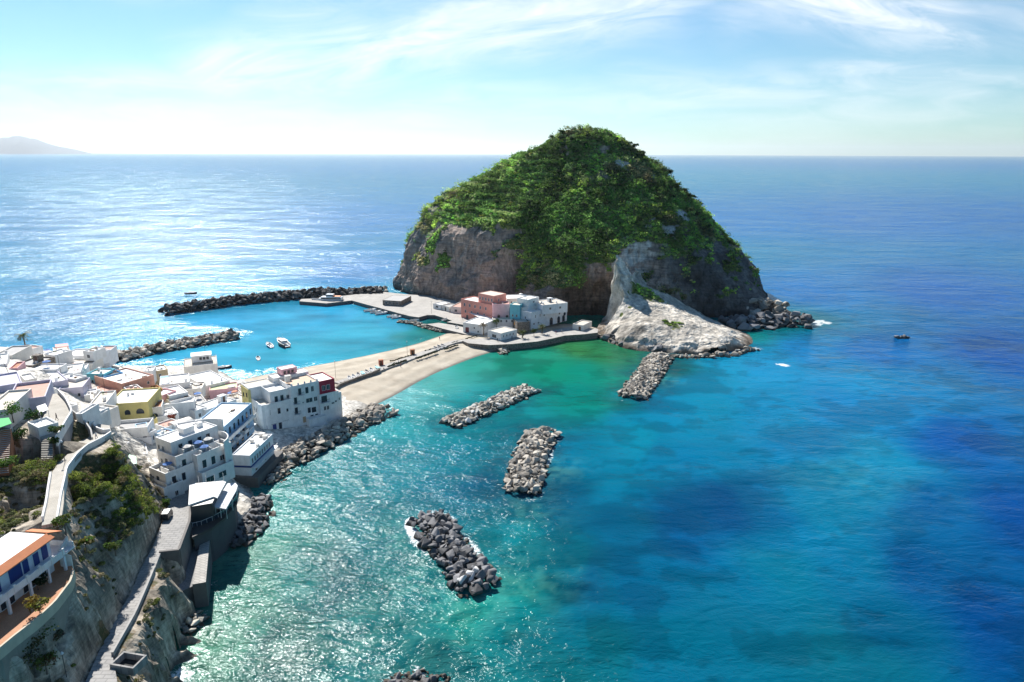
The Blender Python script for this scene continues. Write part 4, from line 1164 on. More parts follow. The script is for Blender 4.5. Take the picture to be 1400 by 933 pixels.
wet = np.clip((1.4-Vl[:, 2])/1.2, 0, 1)
tone = tone*(1-0.65*wet[:, None])
me = np_mesh('hillside', Vl, Fl, [rock_mat('hillside rock', veg_c=(0.07, 0.075, 0.03), strata=0.3, bump=0.55, sc=2.2)])
col_attr(me, 'tone', tone); flt_attr(me, 'veg', vg*0.75)
tag(link('hillside', me), kind='structure')
def lz(x, y):
    v = float(ls([x], [y])[0]); return v if v == v else 2.0

# ---------------------------------------------------------------- beach between village and island
BP = [(318,522),(345,516),(385,508),(430,500),(480,491),(540,478),(575,469),(600,460),(622,452),(655,452),(700,450),(780,440),(815,446),(825,458),(812,464),
      (780,465),(740,470),(700,476),(670,482),(642,491),(600,508),(568,524),(545,538),(515,553),(480,570),(440,590),(400,585),(350,555)]
bpoly = [P(a, b_, 0).xy for a, b_ in BP]
def smooth_poly(pl, it=2):
    for _ in range(it):
        q = []
        for i in range(len(pl)):
            a_, b_ = pl[i], pl[(i+1) % len(pl)]
            q += [a_.lerp(b_, .25), a_.lerp(b_, .75)]
        pl = q
    return pl
bpoly = smooth_poly(bpoly)
def beach_f(x, y):
    d = poly_dist(x, y, bpoly)
    z = np.where(d > 0, 1.9*(1-np.exp(-d/10.0)), d*0.10)
    z += np.clip(d/6, 0, 1)*(fbm(x/6, y/6, seed=3, octv=4)*0.25+0.1*np.sin(d*0.9+vnoise(x/9, y/9)*2))
    z = np.where(d < -6, np.nan, z)
    return z
Vb, Fb = grid_mesh('b', -130, 75, 195, 360, 0.8, beach_f)
m, nt, bs = new_mat('sand')
g = nt.nodes.new('ShaderNodeNewGeometry'); sp_ = nd(nt, 'ShaderNodeSeparateXYZ'); nt.links.new(g.outputs['Position'], sp_.inputs[0])
n1 = noise_n(nt, 0.12, 6, 0.6, g.outputs['Position'], 0.4); n2 = noise_n(nt, 3.0, 4, 0.7, g.outputs['Position'])
r = ramp(nt, [(0.3, (0.31, 0.26, 0.195)), (0.55, (0.42, 0.365, 0.285)), (0.75, (0.52, 0.465, 0.375))]); nt.links.new(n1.outputs[0], r.inputs[0])
q = nd(nt, 'ShaderNodeMapRange'); q.inputs['To Min'].default_value = .8; q.inputs['To Max'].default_value = 1.2; nt.links.new(n2.outputs[0], q.inputs['Value'])
s = nd(nt, 'ShaderNodeVectorMath', operation='SCALE'); nt.links.new(r.outputs[0], s.inputs[0]); nt.links.new(q.outputs[0], s.inputs['Scale'])
wz = nd(nt, 'ShaderNodeMath', operation='MULTIPLY_ADD'); wz.inputs[1].default_value = 0.35; nt.links.new(n1.outputs[0], wz.inputs[0]); nt.links.new(sp_.outputs[2], wz.inputs[2])
wr = nd(nt, 'ShaderNodeMapRange'); wr.inputs['From Min'].default_value = 0.25; wr.inputs['From Max'].default_value = 0.55; nt.links.new(wz.outputs[0], wr.inputs['Value'])
o_ = mixrgb(nt, wr.outputs[0], (0.125, 0.105, 0.085), s.outputs[0]); nt.links.new(o_, bs.inputs['Base Color'])
bs.inputs['Roughness'].default_value = 0.9
bump_n(nt, n2.outputs[0], 0.6, 0.1, bs)
SAND = m
me = np_mesh('beach', Vb, Fb, [SAND], smooth=True)
tag(link('beach', me), kind='structure')

# ---------------------------------------------------------------- paved sheets, quays, roads
def paving(name, c1, c2, sc=1.0, joints=True, ang=0.0):
    if name in _mc: return _mc[name]
    m, nt, bs = new_mat(name)
    g = nt.nodes.new('ShaderNodeNewGeometry')
    n1 = noise_n(nt, 0.25, 6, 0.65, g.outputs['Position'], 0.5)
    r = ramp(nt, [(0.3, c1), (0.7, c2)]); nt.links.new(n1.outputs[0], r.inputs[0])
    col = r.outputs[0]
    if joints:
        mp = nd(nt, 'ShaderNodeMapping'); mp.inputs['Rotation'].default_value = (0, 0, ang); nt.links.new(g.outputs['Position'], mp.inputs['Vector'])
        bt = nd(nt, 'ShaderNodeTexBrick'); bt.inputs['Scale'].default_value = sc; bt.inputs['Mortar Size'].default_value = 0.03
        bt.inputs['Color1'].default_value = (.92, .92, .92, 1); bt.inputs['Color2'].default_value = (1.06, 1.05, 1.03, 1); bt.inputs['Mortar'].default_value = (.7, .7, .7, 1)
        nt.links.new(mp.outputs[0], bt.inputs['Vector'])
        col = mixrgb(nt, 1.0, col, bt.outputs[0], 'MULTIPLY')
    nt.links.new(col, bs.inputs['Base Color']); bs.inputs['Roughness'].default_value = 0.88
    n3 = noise_n(nt, 4, 4, 0.7, g.outputs['Position']); bump_n(nt, n3.outputs[0], 0.4, 0.04, bs)
    _mc[name] = m; return m
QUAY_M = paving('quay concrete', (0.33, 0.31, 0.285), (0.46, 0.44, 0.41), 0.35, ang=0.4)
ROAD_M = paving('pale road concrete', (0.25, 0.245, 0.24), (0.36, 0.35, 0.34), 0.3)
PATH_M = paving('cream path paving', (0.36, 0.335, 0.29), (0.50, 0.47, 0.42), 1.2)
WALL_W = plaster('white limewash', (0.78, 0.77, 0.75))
CONC_D = plaster('stained shaded sea wall concrete', (0.15, 0.14, 0.135), dirt=0.6)  # dark base carries the shade on these walls, beneath real stains
STONE = None
def stone_wall_mat():
    m, nt, bs = new_mat('rubble stone walling')
    g = nt.nodes.new('ShaderNodeNewGeometry')
    v = nd(nt, 'ShaderNodeTexVoronoi'); v.inputs['Scale'].default_value = 2.6; nt.links.new(g.outputs['Position'], v.inputs['Vector'])
    sx = nd(nt, 'ShaderNodeSeparateColor'); nt.links.new(v.outputs['Color'], sx.inputs[0])
    r = ramp(nt, [(0, (0.10, 0.085, 0.07)), (0.5, (0.19, 0.165, 0.14)), (1, (0.30, 0.26, 0.22))]); nt.links.new(sx.outputs[0], r.inputs[0])
    nt.links.new(r.outputs[0], bs.inputs['Base Color']); bs.inputs['Roughness'].default_value = 0.95
    bump_n(nt, v.outputs['Distance'], 0.8, 0.12, bs)
    return m
STONE = stone_wall_mat()

def solid(name, pix, z, zb, mat, kind=None, label=None, cat=None, zs=None, group=None, mat_side=None):
    """flat-topped solid whose top outline was measured at height z (or a height per corner)"""
    pts = []; ztop = []
    for i, (a, b_) in enumerate(pix):
        zz = zs[i] if zs else z
        p = P(a, b_, zz); pts.append((p.x, p.y)); ztop.append(zz)
    cx_ = sum(p[0] for p in pts)/len(pts); cy_ = sum(p[1] for p in pts)/len(pts)
    mb = MB(); mb.prism([(p[0]-cx_, p[1]-cy_) for p in pts], zb, ztop, mi=1 if mat_side else 0, mi_top=0)
    o = mb.build(name, [mat]+([mat_side] if mat_side else []), None, (cx_, cy_, 0))
    return tag(o, label, cat, group, kind)

def ribbon(name, pixz, width, thick, mat, kind=None, label=None, cat=None, lift=0.0, samples=3, group=None):
    """a strip of constant world width following measured points (px,py,z)"""
    pts = [P(a, b_, c) for a, b_, c in pixz]
    q = []
    for i in range(len(pts)-1):
        for k in range(samples): 
            p0 = pts[max(i-1, 0)]; p1 = pts[i]; p2 = pts[i+1]; p3 = pts[min(i+2, len(pts)-1)]; t = k/samples
            q.append(0.5*((2*p1)+(p2-p0)*t+(2*p0-5*p1+4*p2-p3)*t*t+(3*p1-p0-3*p2+p3)*t**3))
    q.append(pts[-1])
    c = q[len(q)//2].copy(); c.z = 0
    vs = []; n = len(q)
    for i, p in enumerate(q):
        d = (q[min(i+1, n-1)]-q[max(i-1, 0)]); d.z = 0; d.normalize(); nn = Vector((-d.y, d.x, 0))
        w = width[0]+(width[1]-width[0])*i/(n-1) if isinstance(width, tuple) else width
        for s, zz in ((-1, 0), (1, 0), (1, -thick), (-1, -thick)):
            vs.append(p-c+nn*s*w/2+Vector((0, 0, zz+lift)))
    fs = []
    for i in range(n-1):
        for k in range(4): fs.append((i*4+k, (i+1)*4+k, (i+1)*4+(k+1) % 4, i*4+(k+1) % 4))
    fs += [(0, 1, 2, 3), tuple((n-1)*4+k for k in (3, 2, 1, 0))]
    mb = MB(); mb.add(vs, [tuple(reversed(f)) for f in fs])
    me = mb.mesh(name, [mat])
    bm = bmesh.new(); bm.from_mesh(me); bmesh.ops.recalc_face_normals(bm, faces=bm.faces); bm.to_mesh(me); bm.free()
    o = link(name, me, None, c)
    return tag(o, label, cat, group, kind)

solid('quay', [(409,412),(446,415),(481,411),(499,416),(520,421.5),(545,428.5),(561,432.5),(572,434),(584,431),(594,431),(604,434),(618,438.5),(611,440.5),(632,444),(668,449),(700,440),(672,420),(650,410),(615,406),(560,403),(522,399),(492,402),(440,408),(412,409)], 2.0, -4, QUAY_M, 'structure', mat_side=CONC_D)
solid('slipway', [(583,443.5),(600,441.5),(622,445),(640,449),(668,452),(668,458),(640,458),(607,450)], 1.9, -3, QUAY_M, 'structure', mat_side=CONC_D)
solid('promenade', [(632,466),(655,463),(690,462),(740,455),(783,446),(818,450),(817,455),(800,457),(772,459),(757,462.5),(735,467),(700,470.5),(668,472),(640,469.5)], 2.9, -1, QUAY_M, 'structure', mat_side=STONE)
ribbon('causeway', [(462,524,2.2),(500,511,2.2),(545,495,2.2),(590,478.5,2.2),(622,467,2.3),(645,465,2.7)], (4.6, 3.6), 1.4, QUAY_M, 'structure')
# main road along the cliff
road_R = [(168,975,13.5),(154,896,13),(185,841,12.4),(203,799,12),(211,779,11.7),(220,755,11.3),(243,752,11),(258,712,10.5),(259,668,9.4),(290,640,8),(322,616,6.9),(345,600,5.3),(362,590,4.5)]
road_L = [(98,975,13.5),(136,889,13),(168,829,12.3),(180,810,12.1),(191,780,11.7),(208,750,11.3),(226,705,10.5),(231,688,10),(247,664,9.1),(277,638,8),(311,612,6.9),(338,590,5.3),(348,580,4.6)]
Rp = [P(a, b_, c+0.12) for a, b_, c in road_R]; Lp = [P(a, b_, c+0.12) for a, b_, c in road_L]
def resample(pl, n):
    L_ = [0]
    for i in range(len(pl)-1): L_.append(L_[-1]+(pl[i+1]-pl[i]).length)
    out = []
    for k in range(n):
        s = L_[-1]*k/(n-1)
        for i in range(len(pl)-1):
            if s <= L_[i+1]+1e-6: out.append(pl[i].lerp(pl[i+1], (s-L_[i])/(L_[i+1]-L_[i]))); break
    return out
def strip(name, A_, B_, thick, mats, kind=None, label=None, cat=None):
    n = len(A_); c = A_[n//2].copy(); c.z = 0
    mb = MB()
    vs = [v-c for v in A_]+[v-c for v in B_]
    vs += [v-c-Vector((0, 0, thick)) for v in A_]+[v-c-Vector((0, 0, thick)) for v in B_]
    mb.add(vs, [(i, i+1, n+i+1, n+i) for i in range(n-1)], 0)
    mb.add(vs, [(i+1, i, 2*n+i, 2*n+i+1) for i in range(n-1)]+[(n+i, n+i+1, 3*n+i+1, 3*n+i) for i in range(n-1)]+[(0, n, 3*n, 2*n), (2*n-1, n-1, 3*n-1, 4*n-1)], len(mats)-1)
    o = mb.build(name, mats, None, c); return tag(o, label, cat, None, kind)
N_ = 40
_rd = [v for v in Rp]+[v for v in reversed(Lp)]
_c = Vector((sum(v.x for v in _rd)/len(_rd), sum(v.y for v in _rd)/len(_rd), 0))
mb = MB(); mb.prism([(v.x-_c.x, v.y-_c.y) for v in _rd], [v.z-.6 for v in _rd], [v.z for v in _rd])
_me = mb.mesh('road', [ROAD_M]); bm = bmesh.new(); bm.from_mesh(_me); bmesh.ops.triangulate(bm, faces=bm.faces[:], ngon_method='BEAUTY'); bm.to_mesh(_me); bm.free()
tag(link('road', _me, None, _c), kind='structure')
# low parapet with the road edge, seaward
par = [Vector(v)+Vector((0, 0, 0.0)) for v in Rp[1:6]]
def wall_along(name, pts, h, th, mat, label, cat='wall', drop=0.3, group=None, kind=None):
    c = pts[len(pts)//2].copy(); mb = MB()
    vs = []; n = len(pts)
    for i, p in enumerate(pts):
        d = (pts[min(i+1, n-1)]-pts[max(i-1, 0)]); d.z = 0; d.normalize(); nn = Vector((-d.y, d.x, 0))*th/2
        for s, zz in ((-1, h), (1, h), (1, -drop), (-1, -drop)): vs.append(p-c+nn*s+Vector((0, 0, zz)))
    fs = []
    for i in range(n-1):
        for k in range(4): fs.append((i*4+k, i*4+(k+1) % 4, (i+1)*4+(k+1) % 4, (i+1)*4+k))
    fs += [(3, 2, 1, 0), tuple((n-1)*4+k for k in (0, 1, 2, 3))]
    mb.add(vs, fs); me = mb.mesh(name, [mat])
    bm = bmesh.new(); bm.from_mesh(me); bmesh.ops.recalc_face_normals(bm, faces=bm.faces); bm.to_mesh(me); bm.free()
    return tag(link(name, me, None, c), label, cat, group, kind)
wall_along('parapet', resample(Rp[1:5], 14), 0.55, 0.35, plaster('grey parapet', (0.36, 0.35, 0.34)), 'low grey parapet along the seaward edge of the cliff road', 'parapet')
# tall sea wall carrying the road
wr_ = [Rp[5], Rp[6], Rp[7], Rp[8]]
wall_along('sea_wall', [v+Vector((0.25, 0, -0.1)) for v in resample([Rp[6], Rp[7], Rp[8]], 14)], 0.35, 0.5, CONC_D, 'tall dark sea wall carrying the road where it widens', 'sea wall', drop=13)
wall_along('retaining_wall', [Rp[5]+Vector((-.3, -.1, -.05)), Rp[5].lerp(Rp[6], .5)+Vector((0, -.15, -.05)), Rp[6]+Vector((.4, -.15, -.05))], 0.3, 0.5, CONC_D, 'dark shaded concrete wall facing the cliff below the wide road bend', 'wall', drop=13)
def wsolid(name, pts, zt, zb, mat, side, **k):
    cx_ = sum(p[0] for p in pts)/len(pts); cy_ = sum(p[1] for p in pts)/len(pts)
    mb = MB(); mb.prism([(p[0]-cx_, p[1]-cy_) for p in pts], zb, zt, mi=1, mi_top=0); return tag(mb.build(name, [mat, side], None, (cx_, cy_, 0)), **k)
wsolid('landing', [(-72.0, 138.5), (-70.9, 138.9), (-64.8, 121.3), (-67.2, 118.5), (-68.9, 125.0)], 4.6, -4, paving('grey landing concrete', (0.20, 0.20, 0.205), (0.29, 0.29, 0.29), 0.5), CONC_D, kind='structure')
wsolid('mole', [(-71.0, 139.2), (-69.2, 139.6), (-62.2, 121.0), (-64.6, 120.2)], 5.6, -4, QUAY_M, CONC_D, label='narrow concrete mole with a pale top below the road', cat='mole')
# open stair shaft beside the road at the bottom of the picture
p0 = P(176, 905, 13.4)
t = empty('stair_shaft', (p0.x, p0.y, 13.0), R(-12)); tag(t, 'square grey stair shaft with an open dark well beside the cliff road', 'stair shaft')
mb = MB()
for cx_, cy_, w_, d_ in ((0, 1.35, 4.2, .3), (0, -1.35, 4.2, .3), (-1.95, 0, .3, 2.4), (1.95, 0, .3, 2.4)): mb.box((cx_, cy_, 0.1), (w_, d_, 1.4))
mb.build('shaft_wall', ROAD_M, t)
mb = MB(); mb.box((0, 0, -0.35), (3.6, 2.4, .1)); mb.build('shaft_shade', flat_mat('shaft shade', (0.03, 0.03, 0.03), .9), t)  # near-black plate paints the shade down the open well
# upper footpath, terrace, steps
ribbon('path', [(70,716,32.1),(75,690,32),(77,660,31.6),(83,642,31.2),(97,625,30.8),(112,611,30.3),(130,603,29.8),(150,592,29)], (2.6, 2.3), 0.6, PATH_M, 'structure')
def side_wall(pix, h, label, w=.3, mat=None, drop=1.2, cat='wall'):
    pts = [P(a, b_, c) for a, b_, c in pix]
    return wall_along('path_wall' if cat == 'wall' else cat.replace(' ', '_'), resample(pts, max(4, len(pts)*3)), h, w, mat or WALL_W, label, cat, drop)
side_wall([(79,712,31.9),(84,680,31.8),(89,658,31.4),(92,643,31),(106,624,30.5),(120,612,30.2),(140,602,29.6),(152,594,29)], 0.75, 'long low white wall edging the footpath above the planted knoll')
side_wall([(59,712,32),(64,690,31.9),(67,668,31.8),(70,650,31.4)], 0.8, 'short pale wall on the inner side of the footpath above the shaded hollow')
TERR = solid('terrace', [(55,600),(78,602),(99,566),(88,548),(78,538),(62,541),(64,560),(57,575)], 34.0, 26, PATH_M, 'structure', mat_side=plaster('grey retaining plaster', (0.30, 0.29, 0.29), dirt=.5))
side_wall([(77,603,34),(88,584,34),(99,566,34),(91,549,34),(80,537,34)], 0.9, 'white parapet around the edge of the high lookout terrace')
solid('plaza', [(104,608),(127,604),(152,592),(150,582),(135,580),(118,590),(104,573),(98,570)], 29.0, 22, PATH_M, 'structure')
# curved ramp wall
side_wall([(97,564,32.5),(108,572,31.6),(118,582,30.8),(125,592,30),(127,603,29.2)], 0.9, 'curved dark-topped ramp wall beside the lookout terrace', mat=plaster('pale ramp wall', (0.6, 0.58, 0.55)))
side_wall([(128,585,29),(131,578,29),(140,572,29.2),(148,568,29.4)], 1.3, 'curved white wall enclosing the little sunken yard')
side_wall([(128,585,29),(134,590,29),(143,593,29),(151,592,29)], 1.0, 'white wall closing the lower side of the sunken yard')
# flight of steps below the terrace
def steps(name, label, a0, a1, b0_, b1, za, zb_, n, mats):
    """a0,a1 top edge (px) at za ; b0,b1 bottom edge at zb"""
    A0, A1, B0, B1 = P(*a0, za), P(*a1, za), P(*b0_, zb_), P(*b1, zb_)
    c = A0.lerp(B1, .5); c.z = zb_
    t = empty(name, c); tag(t, label, 'steps')
    mb = MB(); mc = MB()
    for k in range(n):
        u0, u1 = k/n, (k+1)/n
        z = za+(zb_-za)*u0
        q = [A0.lerp(B0, u0), A1.lerp(B1, u0), A1.lerp(B1, u1), A0.lerp(B0, u1)]
        mb.prism([(v.x-c.x, v.y-c.y) for v in q], zb_-1.5-c.z, z-c.z, 1, 0)
    mb.build('treads', mats, t)
    return t
steps('stone_steps', 'straight flight of brown and cream steps climbing to the lookout terrace', (57,600), (72,600), (56,636), (72,636), 34, 31.3, 15, [PATH_M, plaster('brown risers', (0.16, 0.11, 0.09))])
steps('brick_steps', 'long flight with orange brick risers at the left edge of the picture', (1,588), (15,586), (-8,650), (12,648), 37, 32, 22, [plaster('pale brick treads', (0.55, 0.45, 0.38)), plaster('orange brick risers', (0.45, 0.15, 0.06))])
# ================================================================== HOUSES
GLASS = glass_mat()
FRAME_W = flat_mat('white painted joinery', (0.72, 0.72, 0.70), 0.5)
SHUT_B = flat_mat('deep blue shutters', (0.02, 0.045, 0.20), 0.5)
SHUT_G = flat_mat('dark green shutters', (0.03, 0.08, 0.05), 0.5)
WOOD_D = flat_mat('dark wood door', (0.10, 0.05, 0.03), 0.6)
MET_D = flat_mat('dark iron railing', (0.05, 0.05, 0.055), 0.5, 0.4)
MET_W = flat_mat('white metal', (0.7, 0.7, 0.7), 0.4, 0.1)
TERRA = plaster('terracotta tiles', (0.46, 0.19, 0.10), 0.15)
W1 = plaster('whitewashed render', (0.85, 0.84, 0.82), dirt=.35)
W2 = plaster('warm white render', (0.80, 0.76, 0.70))
W3 = plaster('cool white render', (0.80, 0.81, 0.83))
RW = plaster('white roof membrane', (0.86, 0.85, 0.82), 0.06, dirt=0.12)
RC = plaster('cream roof screed', (0.62, 0.56, 0.47), 0.1, dirt=0.2)
RG = plaster('grey roof felt', (0.42, 0.41, 0.40), 0.1, dirt=0.3)
COLS = {'w': W1, 'w2': W2, 'w3': W3, 'yellow': plaster('ochre yellow render', (0.66, 0.56, 0.22)), 'turq': plaster('turquoise render', (0.20, 0.58, 0.66)),
 'blue': plaster('bright blue render', (0.10, 0.34, 0.62)), 'terra': plaster('faded terracotta render', (0.68, 0.37, 0.28)), 'pink': plaster('rose render', (0.82, 0.46, 0.48)),
 'coral': plaster('coral red render', (0.82, 0.34, 0.27)), 'red': plaster('crimson render', (0.42, 0.03, 0.06)), 'beige': plaster('sand render', (0.55, 0.44, 0.28)),
 'orange': plaster('burnt orange render', (0.58, 0.27, 0.05)), 'lav': plaster('pale lilac shade and render', (0.60, 0.57, 0.68)), 'stone': STONE, 'lblue': plaster('pale blue shade and render', (0.40, 0.60, 0.78)),  # lilac and pale blue also carry the shade on white fronts
 'grey': plaster('grey render', (0.40, 0.39, 0.38))}
ROOFS = {'w': RW, 'c': RC, 'g': RG, 't': TERRA, 'lime': plaster('yellow green roof paint', (0.60, 0.66, 0.36), .08), 'pinkr': plaster('pink terrace tiles', (0.58, 0.33, 0.26)), 'lav': plaster('pale lilac roof paint', (0.56, 0.54, 0.66))}

def window_part(parent, face, pos, w, h, kind='w', mat=None):
    """pos: centre of sill line in the building's local frame; face: outward unit vector (local)"""
    f = Vector(face); s = Vector((-f.y, f.x, 0)); ang = math.atan2(s.y, s.x)
    c = Vector(pos)
    def bx(mb, a, z, dep, ww, dd, hh, mi=0):
        mb.box(c+s*a+f*dep+Vector((0, 0, z)), (ww, dd, hh), mi, rz=ang)
    if kind in ('w', 's', 'g'):
        mb = MB()
        fr = 0.07
        bx(mb, -w/2+fr/2, h/2, 0.03, fr, .12, h); bx(mb, w/2-fr/2, h/2, 0.03, fr, .12, h)
        bx(mb, 0, fr/2, 0.05, w-2*fr, .16, fr); bx(mb, 0, h-fr/2, 0.03, w-2*fr, .12, fr)
        if w > 0.8: bx(mb, 0, h/2, 0.025, .05, .1, h-2*fr)
        o = mb.build('window', mat or FRAME_W, parent)
        mb = MB(); bx(mb, 0, h/2, 0.005, w-2*fr, .05, h-2*fr); mb.build('pane', GLASS, o)
        if kind in 'sg':
            for q in (-1, 1):
                mb = MB(); bx(mb, q*(w/2+w*0.24), h/2, 0.035, w*0.46, .05, h); mb.build('shutter', SHUT_B if kind == 's' else SHUT_G, o)
    elif kind == 'd':
        mb = MB(); bx(mb, 0, h/2, 0.03, w, .08, h); mb.build('door', mat or WOOD_D, parent)
    elif kind == 'a':
        mb = MB(); n = 9; pts = [(-w/2, 0), (w/2, 0)]+[(math.cos(math.pi*k/(n-1))*w/2, h-w/2+math.sin(math.pi*k/(n-1))*w/2) for k in range(n)]
        vs = [c+s*a+f*0.04+Vector((0, 0, z)) for a, z in pts]+[c+s*a-f*0.03+Vector((0, 0, z)) for a, z in pts]
        m_ = len(pts); mb.add(vs, [tuple(range(m_)), tuple(range(2*m_-1, m_-1, -1))]+[(i, (i+1) % m_, m_+(i+1) % m_, m_+i) for i in range(m_)])
        mb.build('arched_window', mat or GLASS, parent)
    elif kind == 'b':
        mb = MB(); bx(mb, 0, -0.08, 0.55, w+1.2, 1.1, .16)
        o = mb.build('balcony', W1, parent)
        mb = MB()
        if mat is None:
            n = int((w+1.2)/0.35)
            for k in range(n+1): bx(mb, -(w+1.2)/2+0.04+k*((w+1.12)/n), .5, 1.05, .04, .04, .95)
            bx(mb, 0, 1.0, 1.05, w+1.2, .06, .06)
            for q in (-1, 1): bx(mb, q*(w/2+.56), .98, .55, .05, 1.0, .05)
            mb.build('railing', MET_D, o)
        else:
            bx(mb, 0, .45, 1.04, w+1.2, .12, .9)
            for q in (-1, 1): bx(mb, q*(w/2+.54), .45, .5, .12, .96, .9)
            mb.build('balustrade', mat, o)
        mb = MB(); bx(mb, 0, 1.1, 0.012, w, .07, 2.2); mb.build('balcony_door', GLASS, parent)

HN = [0]
def house(label, N, Rr, L, zt, h, wall='w', roof='w', cat='house', wins=(), auto=None, par=0.45, name=None, clutter=1, group=None, base=None, seed=None, depth=None, parent=None, world=None):
    """N near corner, Rr right corner, L left/back corner of the roof outline in the photo, all at height zt"""
    HN[0] += 1
    rs = random.Random(seed if seed is not None else HN[0]*7+3)
    if world:
        A, ux, w, d = world; A = Vector(A)
        u = Vector((math.cos(ux), math.sin(ux))); n = Vector((-u.y, u.x))
    else:
        A = P(*N, zt).xy; B = P(*Rr, zt).xy; D = P(*L, zt).xy
        u = (B-A); w = u.length; u.normalize(); n = Vector((-u.y, u.x))
        d = (D-A).dot(n)
        if d < 0: print('NEG', label, d)
        if depth: d = depth
        d = max(abs(d), 1.5)
    zb = zt-h
    c = A+u*w/2+n*d/2
    rz = math.atan2(u.y, u.x)
    t = empty(name or 'house', (c.x, c.y, zb), rz)
    if parent is None: tag(t, label, cat, group)
    hw, hd = w/2, d/2
    th = 0.22
    mb = MB()
    mb.box((0, 0, (h-par)/2), (w, d, h-par))
    if par > 0:
        for cx_, cy_, ww, dd in ((0, -hd+th/2, w, th), (0, hd-th/2, w, th), (-hw+th/2, 0, th, d-2*th), (hw-th/2, 0, th, d-2*th)):
            mb.box((cx_, cy_, h-par/2), (ww, dd, par))
    wl = mb.build('wall', COLS[wall], t)
    mb = MB(); mb.box((0, 0, h-par+0.02 if par > 0 else h+0.03), (w-2*th-.02 if par > 0 else w+.16, d-2*th-.02 if par > 0 else d+.16, 0.06))
    rf = mb.build('roof', ROOFS[roof], t)
    faces = {'F': ((0, -1, 0), lambda a: (-hw+a*w, -hd, 0), w), 'E': ((1, 0, 0), lambda a: (hw, -hd+a*d, 0), d), 'S': ((-1, 0, 0), lambda a: (-hw, hd-a*d, 0), d), 'B': ((0, 1, 0), lambda a: (hw-a*w, hd, 0), w)}
    for wn in wins:
        fc, a, z, ww, hh = wn[:5]; kd = wn[5] if len(wn) > 5 else 'w'; mt = wn[6] if len(wn) > 6 else None
        fv, pf, fl = faces[fc]
        p = Vector(pf(a)); p.z = z if z >= 0 else h+z
        window_part(t, fv, p, ww, hh, kd, mt)
    if auto:
        for fc, nf in auto:
            fv, pf, fl = faces[fc]
            if fl < 2.2: continue
            k = max(1, int(fl/3.1))
            for f_ in range(nf):
                zz = h-par-2.15-f_*3.0
                if zz < 0.3: break
                for i in range(k):
                    if rs.random() < 0.22: continue
                    a = (i+0.5+rs.uniform(-.15, .15))/k
                    p = Vector(pf(a)); p.z = zz
                    r_ = rs.random()
                    if r_ < 0.55: window_part(t, fv, p, rs.choice([.8, .9, 1.1]), rs.choice([1.1, 1.3]), 'w')
                    elif r_ < 0.75: window_part(t, fv, p, .8, 1.2, rs.choice(['s', 'g', 'w']))
                    elif r_ < 0.88: p.z -= 0.75; window_part(t, fv, p, .95, 2.05, 'd', rs.choice([GLASS, WOOD_D, SHUT_B]))
                    else: p.z -= 0.7; window_part(t, fv, p, 1.2, 2.1, 'b')
    if clutter and w > 3 and d > 2.5:
        for _ in range(rs.choice([1, 2, 3, 4])*clutter):
            x, y = rs.uniform(-hw+1, hw-1), rs.uniform(-hd+.8, hd-.8); r_ = rs.random(); z = h-par+.05
            if r_ < .12 and w > 6 and d > 4:
                mb = MB(); mb.box((x*.7, y*.6, z+1.05), (2.2, 1.8, 2.1)); mb.box((x*.7, y*.6, z+2.14), (2.4, 2.0, .1)); o_ = mb.build('stair_hut', COLS[wall] if wall != 'lav' else W1, rf)
                mb = MB(); mb.box((x*.7, y*.6-.92, z+.95), (.8, .05, 1.8)); mb.build('hut_door', WOOD_D, rf)
            elif r_ < .22:
                sp_ = [(x+rs.uniform(-.6, .6), y+rs.uniform(-.4, .4), z, .35, .7, rs.choice([(.06, .12, .03), (.10, .16, .03), (.30, .06, .05), (.12, .10, .04)])) for _q in range(4)]
                V_, F_, C_ = bush_cloud(sp_, 16, .2); me_ = np_mesh('potted_plants', V_, F_, [M_LEAF]); col_attr(me_, 'tint', C_); link('roof_plants', me_, rf)
            elif r_ < .32:
                n_ = rs.randint(2, 4); mb = MB(); mb.box((x, y, z+.22), (1.4, .7, .4)); mb.build('roof_bench', WOOD_D if rs.random() < .4 else W2, rf)
            elif r_ < .42:
                mb = MB()
                if rs.random() < .5: mb.box((x, y, z+1.95), (2.4, 1.8, .07)); [mb.tube((x+a_, y+b2, z), (x+a_, y+b2, z+1.95), .05, .05, 4) for a_ in (-1.1, 1.1) for b2 in (-.8, .8)]; mb.build('sun_shade', rs.choice([W2, TERRA, flat_mat('straw shade', (.45, .36, .22), .9), flat_mat('blue shade', (.2, .4, .6), .8)]), rf)
                else: mb.tube((x, y, z), (x, y, z+2.0), .04, .04, 5); mb.tube((x, y, z+1.7), (x, y, z+2.15), 1.2, .05, 8); mb.build('parasol', rs.choice([FRAME_W, flat_mat('blue parasol', (.08, .2, .5), .8), flat_mat('straw shade', (.45, .36, .22), .9)]), rf)
            elif r_ < .55:
                mb = MB(); mb.box((x, y, z+.45), (.5, .5, .9)); mb.box((x, y, z+.95), (.64, .64, .1)); mb.build('chimney', W1, rf)
            elif r_ < .7:
                mb = MB(); mb.tube((x, y, z), (x, y, z+1.0), .45, .45, 10); mb.tube((x, y, z+1.0), (x, y, z+1.12), .45, .2, 10); mb.build('water_tank', rs.choice([FRAME_W, MET_W]), rf)
            elif r_ < .88:
                mb = MB(); mb.box((x, y, z+.35), (.8, .35, .6)); mb.box((x, y-.19, z+.35), (.5, .03, .45)); mb.build('air_conditioner', MET_W, rf)
            else:
                mb = MB(); mb.tube((x, y, z), (x, y, z+2.2), .04, .03, 5); mb.box((x, y, z+2.0), (1.0, .04, .04)); mb.box((x, y, z+1.7), (.7, .04, .04)); mb.build('antenna', MET_D, rf)
    t['_dim'] = (w, d, h)
    return t

